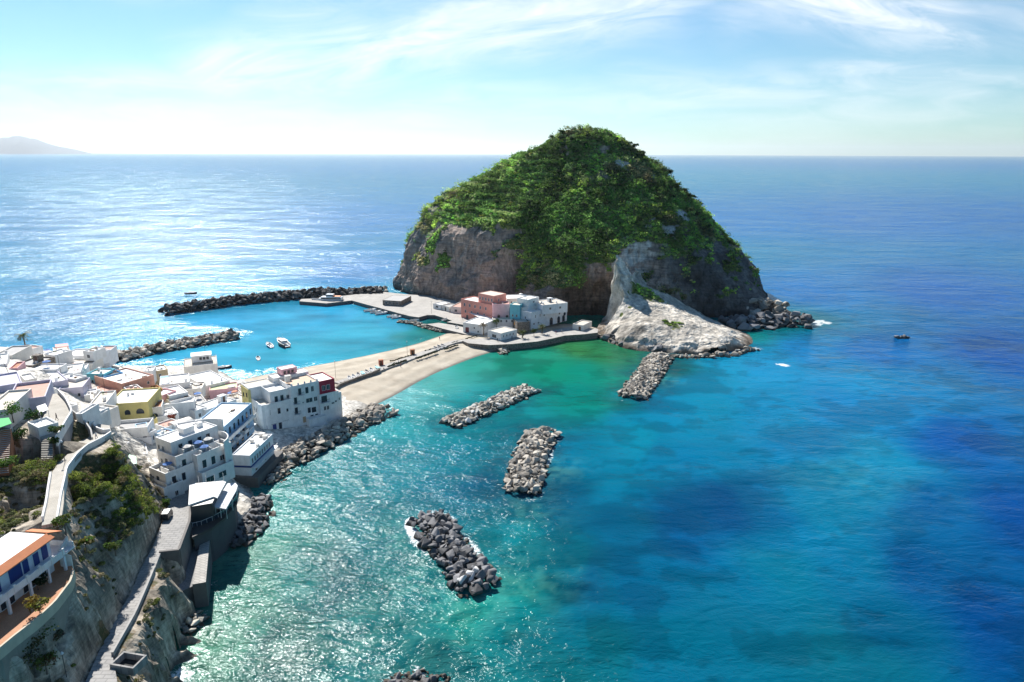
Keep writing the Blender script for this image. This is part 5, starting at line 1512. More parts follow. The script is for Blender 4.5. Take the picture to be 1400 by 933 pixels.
def unprop(o):
    if '_dim' in o: del o['_dim']
VG = 'white flat roofed houses of the fishing village'
def H(*a, **k):
    k.setdefault('group', VG); return house(*a, **k)
AFS = (('F', 2), ('E', 2)); AF = (('F', 2),); 
# ---- skyline rows on the left
H('white house with a pink tiled roof terrace, near the palm on the skyline', (34,480), (58,473), (15,477), 24, 6, 'w', 'pinkr', wins=[('F', .35, 2.6, .9, 1.2), ('F', .75, 2.6, .9, 1.2), ('S', .5, 2.4, 1, 1.2)])
H('small white block with stepped roof between the palm and the red pergola', (58,484), (74,486), (57,474), 23, 6, 'w', 'w', auto=AF)
H('white house carrying the red pergola on its roof', (74,484), (96,481), (72,475), 19.5, 6, 'w', 'c', auto=AF, clutter=0)
H('long low white house with a row of small blue shadowed bays, against the sea', (82,485.5), (128,487), (90,476), 20, 4.5, 'w3', 'w', wins=[('F', .1+.13*i, 1.2, .8, 1.2) for i in range(7)])
H('square white hut with a dark opening on the long seaside roof', (113,480), (127,481), (114,473), 22.5, 3.5, 'w', 'w', wins=[('F', .5, 1.0, 1.2, 1.3)])
H('white end house with a pinkish roof beside the inner breakwater', (127,483), (147,482), (125,474), 18, 6, 'w3', 'pinkr', auto=AF)
H('low cream roofed building in front of the seaside terrace houses', (88,499), (126,497), (80,489), 19, 4, 'w2', 'c', auto=AF)
H('rough grey old house with a weathered flat roof behind the lime roof', (18,499), (44,500), (17,486), 25.5, 4, 'stone', 'g', auto=AF)
H('small house with a lime green painted roof', (44,496), (64,493), (43,487), 24.5, 4, 'w2', 'lime', clutter=0)
H('tiny house with a brick red roof by the leaning street lamp', (12,504), (24,503), (10,496), 27.5, 3.5, 'pink', 't', clutter=0)
H('white roofed house left of the tiny red roof, at the picture edge', (-14,500), (9,497), (-16,486), 28, 5, 'w', 'w', auto=AF)
H('dark stone house at the left edge below the skyline', (-12,487), (16,486), (-14,474), 26, 6, 'w2', 'g', auto=AF)
H('long white roof running behind the large terrace roof', (35,506), (77,505), (44,498), 25, 4, 'w', 'w', auto=AF)
H('white roofed house left of the turquoise house, set back one row', (84,512), (110,509), (77,500), 23, 4.5, 'w', 'w', auto=AFS)
H('large bright white terrace roof in the middle of the upper village', (52,527), (93,519), (19,511), 24.5, 5.5, 'lav', 'w', wins=[('F', .3, 1.5, .9, 1.2), ('F', .6, 1.5, .9, 1.2)], clutter=2)
H('tall narrow white house leaning against the turquoise house', (103,519), (119,514), (97,509), 23.5, 7, 'w', 'w', wins=[('F', .5, 2.6, .8, 1.4), ('E', .5, 3.0, .8, 1.2)])
th_ = H('white house with a roof garden of red and brown plants and a lilac shaded front', (80,532), (113,529), (79,520), 23, 6.5, 'lav', 'c', wins=[('F', .62, 1.6, .8, .9), ('F', .3, 3.6, .8, 1.1), ('F', .8, 3.6, .8, 1.1)], clutter=0)  # shade of the front is put into the lilac wall colour
H('turquoise house with a white flat roof', (118,511), (142,511.5), (111,503), 21, 5.6, 'turq', 'w', wins=[('F', .3, 2.4, .8, 1.1), ('F', .7, 2.4, .8, 1.1)])
H('bright blue house behind the orange awning', (143,515), (168,509), (140,505), 20.5, 5.5, 'blue', 'w', wins=[('F', .25, 1.2, .9, 1.9, 'd', WOOD_D), ('F', .6, 1.6, 1, 1.2)], clutter=0)
H('long house with a faded terracotta front and broad white roof', (166,525), (210,512.5), (167,504), 20.5, 4.2, 'terra', 'w', wins=[('F', .8, 1.6, .8, 1.0)], clutter=2)
H('low terracotta coloured house in the shade below the blue house', (137,536), (165,531), (136,528), 18.5, 4, 'terra', 'pinkr', clutter=0)
H('sand coloured house with a white roof beside the big harbour house', (210,508), (229,505), (208,501), 14, 6, 'beige', 'w', auto=(('F', 1),))
# ---- harbour house with penthouse
hh_ = H('large white harbour house with dark roof railing and a penthouse, at the water', (251,502), (297,497), (222,494), 10.5, 9, 'w2', 'c', par=.3, clutter=0,
  wins=[('F', .55, 0.2, 2.6, 3.2, 'a'), ('F', .12, 3.8, .9, 1.2), ('F', .3, 3.8, .9, 1.2), ('F', .8, 3.8, .9, 1.2), ('S', .25, 1.0, 1.2, 2.2, 'a'), ('S', .6, 1.0, 1.2, 2.2, 'a'), ('S', .3, 4.6, .9, 1.2), ('S', .75, 4.6, .9, 1.2)], name='harbour_house')
w_, d_, h_ = hh_['_dim']
mb = MB(); mb.box((0.5, 1.0, 9+1.3), (w_*.6, d_*.45, 2.6)); mb.box((0.5, 1.0, 9+2.68), (w_*.6+.4, d_*.45+.4, .16)); pn = mb.build('penthouse', W1, hh_)
for k in range(3): window_part(pn, (0, -1, 0), (0.2+k*1.25, 1.0-d_*.225, 9.9), .95, 1.1, 'w', MET_D)
mb = MB()
for s in (-1, 1):
    mb.box((0, s*(d_/2-.15), 9.55), (w_-.2, .05, .06)); mb.box((s*(w_/2-.15), 0, 9.55), (.05, d_-.2, .06))
    for k in range(15): mb.box((-w_/2+.15+k*(w_-.3)/14, s*(d_/2-.15), 9.25), (.05, .05, .6))
    for k in range(9): mb.box((s*(w_/2-.15), -d_/2+.15+k*(d_-.3)/8, 9.25), (.05, .05, .6))
mb.build('roof_railing', MET_D, hh_)
mb = MB(); mb.tube((2, 2, 11.6), (2, 2, 15.5), .05, .03, 5); mb.box((2, 2, 14.8), (1.2, .04, .04)); mb.build('antenna', MET_D, hh_)
# ---- middle rows
H('white roofed house with a row of small square vents, behind the orange terraces', (218,527), (259,522), (215,515), 14.5, 5, 'w', 'w', wins=[('F', .12+.17*i, 1.6, .7, .9) for i in range(5)])
H('wide plain white roof next to the green and yellow roof', (279,528), (314,520), (264,511), 10.5, 6, 'w', 'w', auto=AF)
H('low rose coloured house under a yellow green roof, by the harbour beach', (286,534), (324,530), (276,527), 9.8, 5.5, 'pink', 'lime', clutter=0, wins=[('F', .2, 1.6, .9, 1.2), ('F', .5, 1.6, .9, 1.2)])
H('clean white cube house in the centre of the village', (231,541.5), (257,536), (220,531), 17, 4.5, 'w', 'w', wins=[('F', .3, 1.4, .7, 1.2)], clutter=0)
H('pale rose gabled corner house beside an orange roof patch', (205,538), (221,541), (204,527), 17.2, 5, 'pink', 'w', clutter=0, wins=[('F', .5, 2, .7, 1)])
H('small low house with an orange tiled roof between white cubes', (213,533), (222,531), (211,527), 17.6, 3, 'orange', 't', clutter=0)
H('house with a square orange tiled roof terrace', (233,549), (262,542), (230,540), 15.8, 5, 'w', 'pinkr', wins=[('F', .5, 1.4, .8, 1.1)])
H('big blank white house wall above the garden court', (219,554), (265,549), (213,548), 15.4, 6.5, 'w', 'w', wins=[('F', .2, 3.2, .7, .9), ('F', .85, 3.0, .7, 1.0)], clutter=0)
H('grey flat roof with skylights beside the pink house', (262,553), (283,549), (259,542), 12.5, 4, 'w2', 'g', auto=AF)
H('low white house between the wide white roof and the cube house', (250,533), (276,531), (248,524), 12.8, 4, 'w2', 'c', auto=AF, clutter=2)
yh = H('ochre yellow house with two fan shaped windows and a broad white roof', (146,553), (202,549.5), (143,534), 20.5, 8.5, 'yellow', 'w', clutter=2,
  wins=[('F', .47, 4.9, 1.5, 1.5, 'a'), ('F', .78, 5.0, 2.1, 1.6, 'a'), ('F', .34, 1.0, 1.1, .7), ('F', .54, 1.3, .5, .6), ('E', .5, 4.4, .8, 1.2)], name='house')
H('small ochre yellow annex below the yellow house', (200,575), (215,572), (198,568), 15.5, 5.2, 'yellow', 'w', clutter=0, wins=[('F', .6, 1.2, .9, 1.1)])
H('curved orange roofed house with a small arch beside the yellow house', (204,558), (221,556), (202,549), 17.6, 5, 'w2', 't', clutter=0, wins=[('F', .4, 1.2, 1.4, 1.9, 'a')])
H('white roofed house under the blank white wall', (212,571), (244,564), (208,562), 15, 5.5, 'w', 'w', auto=AF)
H('white house with stairs on its roof above the blue terrace block', (281,561), (323,546), (273,552), 12.6, 6, 'w', 'w', auto=(('F', 1),), clutter=2)
H('low white house with red geraniums on its roof edge', (226,585), (249,577), (220,577), 15.2, 4.6, 'w', 'pinkr', clutter=0)
H('white roof in front of the harbour beach with deep blue tarpaulin', (320,548), (338,543), (313,540), 8.5, 4, 'w', 'c', auto=AF)
H('white roofed store at the edge of the harbour beach', (305,541), (330,536), (300,535), 8.4, 4, 'w2', 'w', auto=AF)
# barrel vault
vh_ = H('whitewashed barrel vaulted house in the lower village', (240,587), (268,578), (231,580), 14.6, 4, 'w2', 'w', clutter=0, wins=[('F', .55, 1.2, 1.1, 1.3)])
w_, d_, h_ = vh_['_dim']; mb = MB(); n = 10
vs = []
for k in range(n+1):
    a_ = math.pi*k/n
    for x_ in (-w_/2+.2, w_/2-.2): vs.append((x_, -math.cos(a_)*(d_/2-.2), 3.7+math.sin(a_)*1.5))
mb.add(vs, [(2*k, 2*k+2, 2*k+3, 2*k+1) for k in range(n)]+[tuple(2*k for k in range(n, -1, -1)), tuple(2*k+1 for k in range(n+1))]); mb.build('vault', W2, vh_)
# lower left group under the knoll
H('white fronted house with a grey sunken roof, below the yellow house', (153,588), (201,584), (149,576), 18.2, 5.5, 'w', 'g', par=.9, wins=[('F', .9, 1.2, .9, 1.6, 'd', GLASS)], clutter=0)
H('small white cube at the foot of the yellow annex', (187,588), (203,585), (184,580), 17.6, 5, 'lblue', 'w', clutter=0, wins=[('F', .5, 1.2, .9, 1.5)])  # white walls, blue shade put into their colour
H('white house with a lilac shaded terrace below the grey sunken roof', (172,601), (207,598), (168,592), 15.4, 5.5, 'w3', 'lav', wins=[('F', .12, 2.2, 1.0, 1.2)], clutter=0)
H('lilac floored terrace house above the green canopy', (176,625), (202,620), (168,612), 14.4, 5, 'w3', 'lav', par=.7, clutter=0, wins=[('F', .2, .8, .9, 1.8, 'd', GLASS), ('F', .7, 1.4, 1, 1.2)])
H('tiny white house beneath the green canopy, on the cliff shelf', (176,646), (191,640), (174,634), 15.6, 4.2, 'w', 'w', clutter=0, wins=[('F', .5, .6, .9, 1.8, 'd', GLASS)])
H('small sloping white roofed shed leaning on the knoll', (166,612), (177,604), (159,604), 19, 3.5, 'w', 'w', clutter=0)
# arch house by the sunken yard
H('white house with a large dark arch beside the ramp', (113,564), (128,566), (110,552), 31, 4.2, 'w', 'w', clutter=0, wins=[('F', .5, 0.5, 2.0, 2.3, 'a')])
H('tall white chimney like corner house behind the ramp', (103,566), (112,566), (103,552), 33.5, 6, 'w', 'w', clutter=0, wins=[('F', .5, 3, .6, .9)])
H('white roofed house with curved parapet between the ramp and the yellow house', (122,553), (145,551), (119,537), 24, 6, 'w', 'c', wins=[('F', .3, 2, .8, 1.1), ('F', .7, 2, .8, 1.1)])
H('white house with a round walled terrace above the sunken yard', (128,560), (146,562), (124,551), 26.5, 5, 'w2', 'c', auto=(('F', 1),), clutter=0)
# left edge houses
H('pale lilac house with a pink tiled terrace and a glazed porch, at the left edge', (9,549), (62,542), (0,527), 37, 7.5, 'lav', 'pinkr', par=.7, clutter=0, wins=[('F', .8, 1.2, 1.6, 2.2, 'w'), ('F', .96, 1.2, .9, 2.0, 'd', GLASS)])
H('lilac roofed house behind the pink tiled terrace, at the left edge', (-12,530), (30,523), (-15,514), 35, 5, 'lav', 'lav', clutter=0)
H('cream roofed house at the left edge above the green garden', (-25,563), (10,560), (-30,537), 38.5, 6, 'w2', 'c', clutter=0)
H('white buttress house beside the lookout terrace with a sloping white wall', (37,577), (52,585), (37,556), 36, 9, 'w', 'w', clutter=0)

# infill houses between the rows
for (lab, N_1, R_1, L_1, zt_, h_1, wc, rc) in [
 ('narrow white house squeezed between the ramp wall and the arch house', (97,556), (106,553), (95,546), 33, 5, 'w', 'w'),
 ('white house with a cream roof just above the round walled terrace', (124,546), (143,543), (121,537), 23.5, 4.5, 'w2', 'c'),
 ('small white house with a pink roof tucked behind the yellow house', (178,537), (197,533), (175,528), 19.5, 4.5, 'w', 'pinkr'),
 ('low white house on the left of the yellow house, one step down', (131,573), (144,572), (130,564), 24.0, 5, 'w', 'w'),
 ('white annex filling the corner right of the grey sunken roof', (204,592), (214,587), (201,583), 16.5, 5, 'w', 'w'),
 ('little pale blue walled house below the house with red geraniums', (222,595), (238,588), (218,588), 15.6, 5, 'lblue', 'w'),
 ('white house with a roof ledge right of the big blank white wall', (266,562), (283,556), (262,554), 13.0, 5, 'w', 'w'),
 ('small cream house between the orange terrace house and the grey roof', (249,552), (262,549), (246,546), 13.8, 4, 'w2', 'c'),
 ('white house wedged under the terracotta fronted house', (182,541), (202,537), (179,533), 18.2, 4, 'w', 'w'),
 ('white cottage next to the sand coloured house, seaward side', (196,508), (209,507), (194,502), 15.5, 5, 'w', 'w'),
 ('white house under the cream seaside roof, left of the turquoise house', (99,506), (118,504), (95,500), 21.0, 4.5, 'w', 'w'),
 ('low white house above the harbour beach wall', (331,531), (346,527), (326,524), 6.0, 3.5, 'w', 'c'),
 ('small white house with a blue walled yard beside the harbour beach', (300,551), (318,545), (296,546), 9.6, 5, 'lblue', 'w'),
 ('white house between the vaulted house and the blue terrace block', (262,592), (276,586), (256,584), 15.8, 6, 'w', 'w'),
 ('pale house behind the lilac terrace roof at the left edge', (34,520), (50,517), (30,512), 30.5, 5, 'w2', 'w'),
 ('white house below the large bright terrace roof, facing the ramp', (60,536), (78,531), (56,529), 27.5, 4.5, 'w', 'c'),
 ('white house right of the roof garden house, below the turquoise house', (115,541), (134,538), (112,534), 20.8, 4.5, 'w3', 'w')]:
    H(lab, N_1, R_1, L_1, zt_, h_1, wc, rc, auto=(('F', 1),), clutter=1)

# ---- long terrace block by the road, its blue shade put into the wall colour
lb = H('long pale blue fronted block with many balconies beside the shore road', (284,603), (344,551), (258,585), 15.4, 9.6, 'lblue', 'w', name='apartment_block',
  wins=[('F', .05+.1*i, 6.3, 1.0, 1.9, 'd', GLASS) for i in range(10)]+[('F', .08+.1*i, 3.5, .9, 1.3, 's' if i % 2 else 'w') for i in range(9)]+[('F', .1+.16*i, 3.0, 1.4, 2.2, 'b', W1) for i in range(5)]+[('F', .06+.13*i, .5, 1.5, 2.1, 'a') for i in range(7)], clutter=4)
w_, d_, h_ = lb['_dim']
mb = MB(); mb.box((0, -d_/2-.7, 5.6), (w_*.94, 1.4, .22)); mb.box((0, -d_/2-1.35, 6.1), (w_*.94, .12, .9)); g1 = mb.build('gallery', W1, lb)
mb = MB(); mb.box((0, -d_/2-.5, 2.8), (w_*.98, 1.0, .2)); mb.build('ledge', W1, lb)
ob = H('burnt orange house with a timber pergola roof, wedged before the blue terrace block', (269,607), (287,591), (255,598), 15.8, 9, 'orange', 't', clutter=0,
  wins=[('F', .3, 5.6, 1, 1.6, 'd', GLASS), ('F', .75, 5.6, 1, 1.6, 'd', GLASS), ('F', .3, 2.4, .9, 1.3), ('F', .75, 2.4, .9, 1.3), ('S', .5, 5.4, 1, 1.5)])
w_, d_, h_ = ob['_dim']; mb = MB()
for k in range(7): mb.box((-w_/2+.3+k*(w_-.6)/6, -.2, h_+.9), (.12, d_*.95, .12))
for s in (-1, 1): mb.box((0, s*d_*.42, h_+.78), (w_, .14, .14))
for s in (-1, 1):
    for q in (-1, 0, 1): mb.box((q*(w_/2-.2), s*d_*.42, h_+.35), (.14, .14, .8))
mb.build('pergola', flat_mat('orange stained timber', (0.5, 0.24, 0.06)), ob)
H('white roof with a sweeping curve above the stepped hotel', (247,593), (283,586), (240,579), 18, 7, 'w', 'w', clutter=1, wins=[('E', .4, 4, .9, 1.2)])

# ---- stepped terrace hotel
def world_from(N, Rr, zb): 
    a, b_ = P(*N, zb), P(*Rr, zb); return a, (b_-a)
hq = P(226, 684, 10.2)
ht = empty('terrace_hotel', (hq.x, hq.y, 10.0), R(58)); tag(ht, 'large white stepped hotel with curved terraces rising above the road bend', 'hotel')
# local: x runs along the road (away from the camera), y to the left/uphill
def blk(x0, x1, y0, y1, z0, z1, mat=None, nm='wall', par=0.0, roof=None, parent=None):
    mb = MB(); mb.box(((x0+x1)/2, (y0+y1)/2, (z0+z1)/2), (x1-x0, y1-y0, z1-z0)); th = .22
    if par:
        for cx_, cy_, ww, dd in (((x0+x1)/2, y0+th/2, x1-x0, th), ((x0+x1)/2, y1-th/2, x1-x0, th), (x0+th/2, (y0+y1)/2, th, y1-y0-2*th), (x1-th/2, (y0+y1)/2, th, y1-y0-2*th)):
            mb.box((cx_, cy_, z1+par/2+.001), (ww, dd, par))
    o = mb.build(nm, mat or W1, parent or ht)
    if roof:
        mb = MB(); mb.box(((x0+x1)/2, (y0+y1)/2, z1+.03), (x1-x0-2*th-.02, y1-y0-2*th-.02, .06)); mb.build('terrace_floor', roof, o)
    return o
blk(0, 5, 0, 6, -1, 2.4, par=.9, roof=RC)
blk(1.5, 9, 1.2, 8, -1, 5.2, par=.9, roof=RC)
b3 = blk(5, 17, 2.0, 9.5, -1, 8.0, par=.9, roof=RC)
b4 = blk(6, 19, 5.0, 11.5, -1, 11.2, par=.35, roof=RW)
b5 = blk(9.0, 18, -1.6, 2.0, -1, 3.0, par=.8, roof=RC)
b6 = blk(9.2, 19, 0.0, 5, -1, 7.2, par=.9, roof=RC)
# curved parapets at terrace ends
def arc_wall(cx_, cy_, r, a0, a1, z0, z1, nm='curved_parapet', th=.25, n=12, parent=None):
    vs = []; 
    for k in range(n+1):
        a_ = R(a0+(a1-a0)*k/n)
        for rr in (r, r-th):
            for z in (z0, z1): vs.append((cx_+math.cos(a_)*rr, cy_+math.sin(a_)*rr, z))
    mb = MB(); fs = []
    for k in range(n):
        i, j = 4*k, 4*k+4
        fs += [(i, j, j+1, i+1), (i+2, i+3, j+3, j+2), (i+1, j+1, j+3, i+3), (i, i+2, j+2, j)]
    fs += [(0, 1, 3, 2), (4*n, 4*n+2, 4*n+3, 4*n+1)]
    mb.add(vs, fs)
    me = mb.mesh(nm, [W1]); bm = bmesh.new(); bm.from_mesh(me); bmesh.ops.recalc_face_normals(bm, faces=bm.faces); bm.to_mesh(me); bm.free()
    return link(nm, me, parent or ht)
arc_wall(14, 4.5, 6.2, -70, 35, 0, 9.6)
arc_wall(15, 5.5, 7.0, 10, 70, 0, 12.0)
for k in range(3): blk(1.0+k*1.5, 1.15+k*1.5, 0.3, 5.7, 2.4, 3.8-.1*k, nm='divider')
for k in range(3): blk(2.6+k*1.6, 2.75+k*1.6, 1.5, 4.8, 5.2, 6.6, nm='divider')
for (x_, y_, z_, w_, h_, kd, f_) in [(11, -1.6, .6, 2.2, 1.6, 'g0', 0), (14.5, -1.6, .6, 2.2, 1.6, 'g0', 0), (11, 0, 4.2, 1.0, 2.0, 'd', 0), (13.5, 0, 4.2, 1.0, 2.0, 'd', 0), (16, 0, 4.2, 1.4, 1.5, 'w', 0),
   (7, 2.0, 5.4, 1.0, 2.0, 'd', 0), (8.4, 5.0, 8.3, 1.0, 2.0, 'd', 0), (11, 5, 8.3, 1.0, 2, 'd', 0), (13.6, 5, 8.3, 1.0, 2, 'd', 0), (16, 5, 8.3, 1.0, 2, 'd', 0), (3.5, 1.2, 2.6, 1.0, 2.0, 'd', 0), (6, 1.2, 2.6, .9, 1.9, 'd', 0), (3, 0, 0.1, .9, 1.3, 'w', 0)]:
    window_part(ht, (0, -1, 0), (x_, y_, z_), w_, h_, 'w' if kd == 'g0' else kd, GLASS if kd == 'd' else None)
for (x_, y_, z_, w_, h_, kd) in [(0, 3, .3, 1.0, 1.4, 'w'), (1.5, 4.5, 2.7, 1.0, 1.9, 'd'), (1.5, 6.5, 3.0, .9, 1.2, 'w'), (5, 6, 5.4, 1, 2, 'd'), (5, 8, 5.8, .9, 1.2, 'w'), (6, 8.5, 8.5, .9, 1.3, 'w'), (6, 10.3, 8.5, .9, 1.3, 'w')]:
    window_part(ht, (-1, 0, 0), (x_, y_, z_), w_, h_, kd, GLASS if kd == 'd' else None)

for (x_, z_) in [(10.6, .4), (14.6, .4)]: pass
for k in range(4):
    mb = MB(); mb.box((7.6+k*2.7, 3.6, 8.9), (.14, 2.6, 1.7)); mb.build('divider', W1, ht)
for k in range(3):
    mb = MB(); mb.box((10.8+k*2.6, .9, 7.9), (.14, 1.6, 1.5)); mb.build('divider', W1, ht)
for k, (x_, y_, z_) in enumerate([(9, 3.4, 8.1), (12, 3.4, 8.1), (14.6, 3.2, 8.1), (12.3, 1.4, 7.3), (3, 3, 2.5), (4, 4, 5.3)]):
    mb = MB(); mb.tube((x_, y_, z_), (x_, y_, z_+2.1), .04, .04, 5); mb.tube((x_, y_, z_+1.75), (x_, y_, z_+2.2), 1.15, .05, 8); mb.build('parasol', [W2, flat_mat('blue parasol', (.08, .2, .5), .8)][k % 2], ht)
mb = MB(); mb.box((12.5, 8.4, 12.0), (3.0, 2.4, 1.6)); mb.box((16.6, 9.0, 11.8), (1.2, 1.2, 1.2)); mb.build('roof_hut', W1, ht)

# ---- tall white hotel by the beach
p0 = P(361, 591, 3.0); p1 = P(468, 564, 3.0); dv = p1-p0
hb = empty('tall_hotel', (p0.x, p0.y, 2.6), math.atan2(dv.y, dv.x)); LW = dv.length
tag(hb, 'tall white hotel with a crimson corner and a scalloped roofline beside the beach', 'hotel')
def hblk(x0, x1, y0, y1, z0, z1, mat=None, par=0.0, roof=None, nm='wall'):
    return blk(x0*LW, x1*LW, y0, y1, z0, z1, mat, nm, par, roof, hb)
hblk(0, .36, 0, 9, -2, 8.6, par=.9, roof=RC)
hblk(.13, .42, 1.6, 10, 8.6, 12.0, par=.8, roof=RW)
hblk(.36, .72, 0.0, 10, -2, 13.2, par=.5, roof=plaster('peach roof screed', (.62, .46, .34), .1))
hblk(.72, .92, -.3, 9, -2, 13.0, COLS['red'], par=.4, roof=RW)
hblk(.70, .95, -.8, 7, -2, 8.2, par=.7, roof=RC)
hblk(.93, 1.0, -.2, 8, -2, 7.6, par=.5, roof=RC)
hblk(.30, .75, 10, 15, -2, 14.0, par=.3, roof=RW)
hblk(.42, .62, 11, 15, 14.4, 16.2, COLS['pink'], par=.2, roof=RW)
hblk(-.02, .30, 9.2, 16, -2, 12.6, par=.3, roof=RC)
hblk(-.03, .0, 9.0, 15.8, -2, 12.4, COLS['yellow'], nm='ochre_end_wall')
arc_wall(2.2, 2.3, 2.6, 180, 275, -2, 9.5, parent=hb)
# scalloped parapet
mb = MB()
for k in range(5):
    xc = (.38+.32*k/4)*LW; mb.box((xc, .14, 13.9), (.5, .26, .7)); mb.box((xc, .14, 14.35), (.32, .26, .25))
mb.build('scalloped_parapet', W1, hb)
for (x_, y_, z_, w_, h_, kd, mt) in [
  (.47, 0, 10.2, 1.0, 2.1, 'b', None), (.56, 0, 10.2, 1.0, 2.1, 'd', GLASS), (.63, 0, 10.4, 1.0, 1.9, 'w', None), (.41, 0, 7.4, 1.0, 2.1, 'b', None), (.41, 0, 3.9, 1.0, 2.1, 'b', None),
  (.58, 0, 6.8, 2.3, 1.6, 'w', None), (.66, 0, 6.8, 1.2, 1.6, 'w', None), (.5, 0, 7.0, .5, .6, 'w', None), (.50, 0, 0.2, 1.0, 2.1, 'd', plaster('sand door', (.5, .35, .22))), (.57, 0, 3.2, 1.0, 1.8, 'd', GLASS), (.63, 0, 3.0, 1.5, 1.8, 'd', GLASS),
  (.60, 0, .3, 1.0, 1.9, 'd', GLASS), (.66, 0, .3, 1.0, 1.9, 'd', GLASS),
  (.77, -.3, 9.9, 1.2, 1.8, 'w', None), (.83, -.3, 9.9, 1.2, 1.8, 'w', None), (.76, -.8, 6.0, 2.0, 2.2, 'b', None), (.76, -.8, 3.0, .9, 1.5, 'w', None), (.80, -.8, 3.0, .9, 1.5, 'w', None), (.87, -.8, 4.6, 1.1, .7, 'w', None), (.91, -.8, 5.0, .8, .7, 'w', None),
  (.96, -.2, 5.2, .9, 1.0, 'w', None), (.08, 0, 5.6, .8, 1.8, 'd', GLASS), (.2, 0, 5.4, .9, 1.9, 'd', GLASS), (.3, 0, 5.4, .8, 1.2, 'w', None), (.12, 0, 2.2, 2.4, .25, 'w', None), (.27, 0, 2.4, 2.2, .25, 'w', None), (.06, 0, .1, 1.2, 2.2, 'd', SHUT_B), (.13, 0, .1, 1.2, 2.2, 'd', SHUT_B), (.2, 0, .1, 1, 2.2, 'd', GLASS),
  (.2, 1.6, 8.9, 1, 2.0, 'd', GLASS), (.27, 1.6, 8.9, 1, 2.0, 'd', GLASS), (.34, 1.6, 9.4, .9, 1.2, 'w', None)]:
    window_part(hb, (0, -1, 0), (x_*LW, y_, z_), w_, h_, kd, mt)
for (y_, z_, w_, h_, kd) in [(2.5, 5.8, 1, 1.9, 'd'), (5, 5.8, .9, 1.3, 'w'), (7, 5.8, .9, 1.3, 'w'), (3, 2.4, .9, 1.2, 'w'), (6, 2.4, .9, 1.2, 'w')]:
    window_part(hb, (-1, 0, 0), (0, y_, z_), w_, h_, kd, GLASS if kd == 'd' else None)
for (y_, z_) in [(10.6, 9.6), (13.6, 9.0), (10.8, 5.6), (13.5, 5.6)]: window_part(hb, (-1, 0, 0), (-.03*LW, y_, z_), .9, 1.4, 'w', MET_D)
for k in range(3): window_part(hb, (0, -1, 0), ((.46+.05*k)*LW, 11, 14.7), .8, 1.0, 'w', MET_D)
hblk(.52, .74, -2.6, 0, -2, 1.8, W1, nm='lean_to'); 
mb = MB(); mb.box((.4*LW, 5, 15), (1.4, 1.4, 2.0)); mb.box((.45*LW, 8, 14.4), (2, 1, 1.2)); mb.build('chimney', W2, hb)

# ---- white block on the shore rock with blue stripe
wb = H('white block with a blue band standing on the rocks by the shore', (315.5,622), (341.5,623), (346,592), 9.2, 6.2, 'w3', 'w', name='shore_house', clutter=0, depth=15,
  wins=[('E', .08+.105*i, 3.3, 1.0, 1.6) for i in range(8)]+[('E', .2, .4, 1, 2, 'd', WOOD_D), ('E', .6, .6, 1, 1.4)])
w_, d_, h_ = wb['_dim']
mb = MB(); mb.box((0, -d_/2-.03, 2.75), (w_+.1, .08, .55)); mb.box((w_/2+.03, 0, 2.75), (.08, d_+.1, .45)); mb.build('band', SHUT_B, wb)
mb = MB(); mb.box((w_/2+.75, 0, 2.4), (1.4, d_, .18))
for k in range(14): mb.box((w_/2+1.4, -d_/2+.2+k*(d_-.4)/13, 2.95), (.06, .06, .9))
mb.box((w_/2+1.4, 0, 3.4), (.06, d_, .06)); mb.build('gallery', MET_W, wb)
for k, (x_, y_, s_) in enumerate([(-1, 2, 1.1), (1.6, 5, 1.3), (0, 6.5, 1.6), (2, -1, .9)]):
    mb = MB(); mb.box((x_, y_, h_+.2), (s_, s_*.8, .8)); mb.build('roof_unit', W2, wb)
mb = MB(); mb.box((0.4, 0.3, -2.4), (w_+3.4, d_+2.6, 4.8)); mb.build('rock_base', CONC_D, wb)

# ---- waterside restaurant with two white roofs
pa, pb, pc = P(259, 664, 13.4), P(308, 658, 13.4), P(257.5, 691, 13.4)
u_ = (pb-pa).normalized(); rs_ = empty('restaurant', (pa.x, pa.y, 9.0), math.atan2(u_.y, u_.x)); tag(rs_, 'waterside restaurant with two white canopy roofs and a glazed curved deck', 'restaurant')
def loc(px, py, z):
    v = P(px, py, z); return rs_.matrix_basis.inverted() @ v if False else (Matrix.Rotation(-rs_.rotation_euler.z, 4, 'Z') @ (v-Vector(rs_.location)))
def poly_part(nm, pix, z, th, mat, zs=None):
    q = [loc(a, b_, z) for a, b_ in pix]; mb = MB(); mb.prism([(v.x, v.y) for v in q], q[0].z-th, q[0].z); return mb.build(nm, mat, rs_)
poly_part('main_roof', [(259,663.5),(266,661),(305,657.5),(309,659),(297,681),(292,679),(257.5,690.5)], 13.4, .35, RW)
poly_part('lower_roof', [(311,661),(322,660.5),(325,664),(323,671),(309,696),(294,693.5),(293,690)], 11.6, .3, plaster('pale grey canopy', (.68, .69, .7)))
poly_part('kitchen_wall', [(261,672),(300,668),(290,688),(260,693)], 13.0, 4.6, flat_mat('dark glazing frame', (.04, .05, .055), .3))
poly_part('deck', [(259,700),(262,735),(290,722),(308,708),(324,688),(327,672),(300,672),(262,690)], 8.6, .5, flat_mat('dark timber deck', (.06, .05, .045), .7))
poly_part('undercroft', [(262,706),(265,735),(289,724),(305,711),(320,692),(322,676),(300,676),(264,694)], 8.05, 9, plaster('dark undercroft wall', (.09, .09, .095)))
poly_part('blue_awning', [(267,697.5),(292,688),(293,692),(268,700.5)], 10.6, .12, flat_mat('sky blue awning', (.10, .42, .72), .7))
edge = [(259.5,713),(263,717),(275,714),(290,708),(306,699),(316,690),(324,678),(326,668)]
q = [loc(a, b_, 9.4) for a, b_ in edge]; mb = MB()
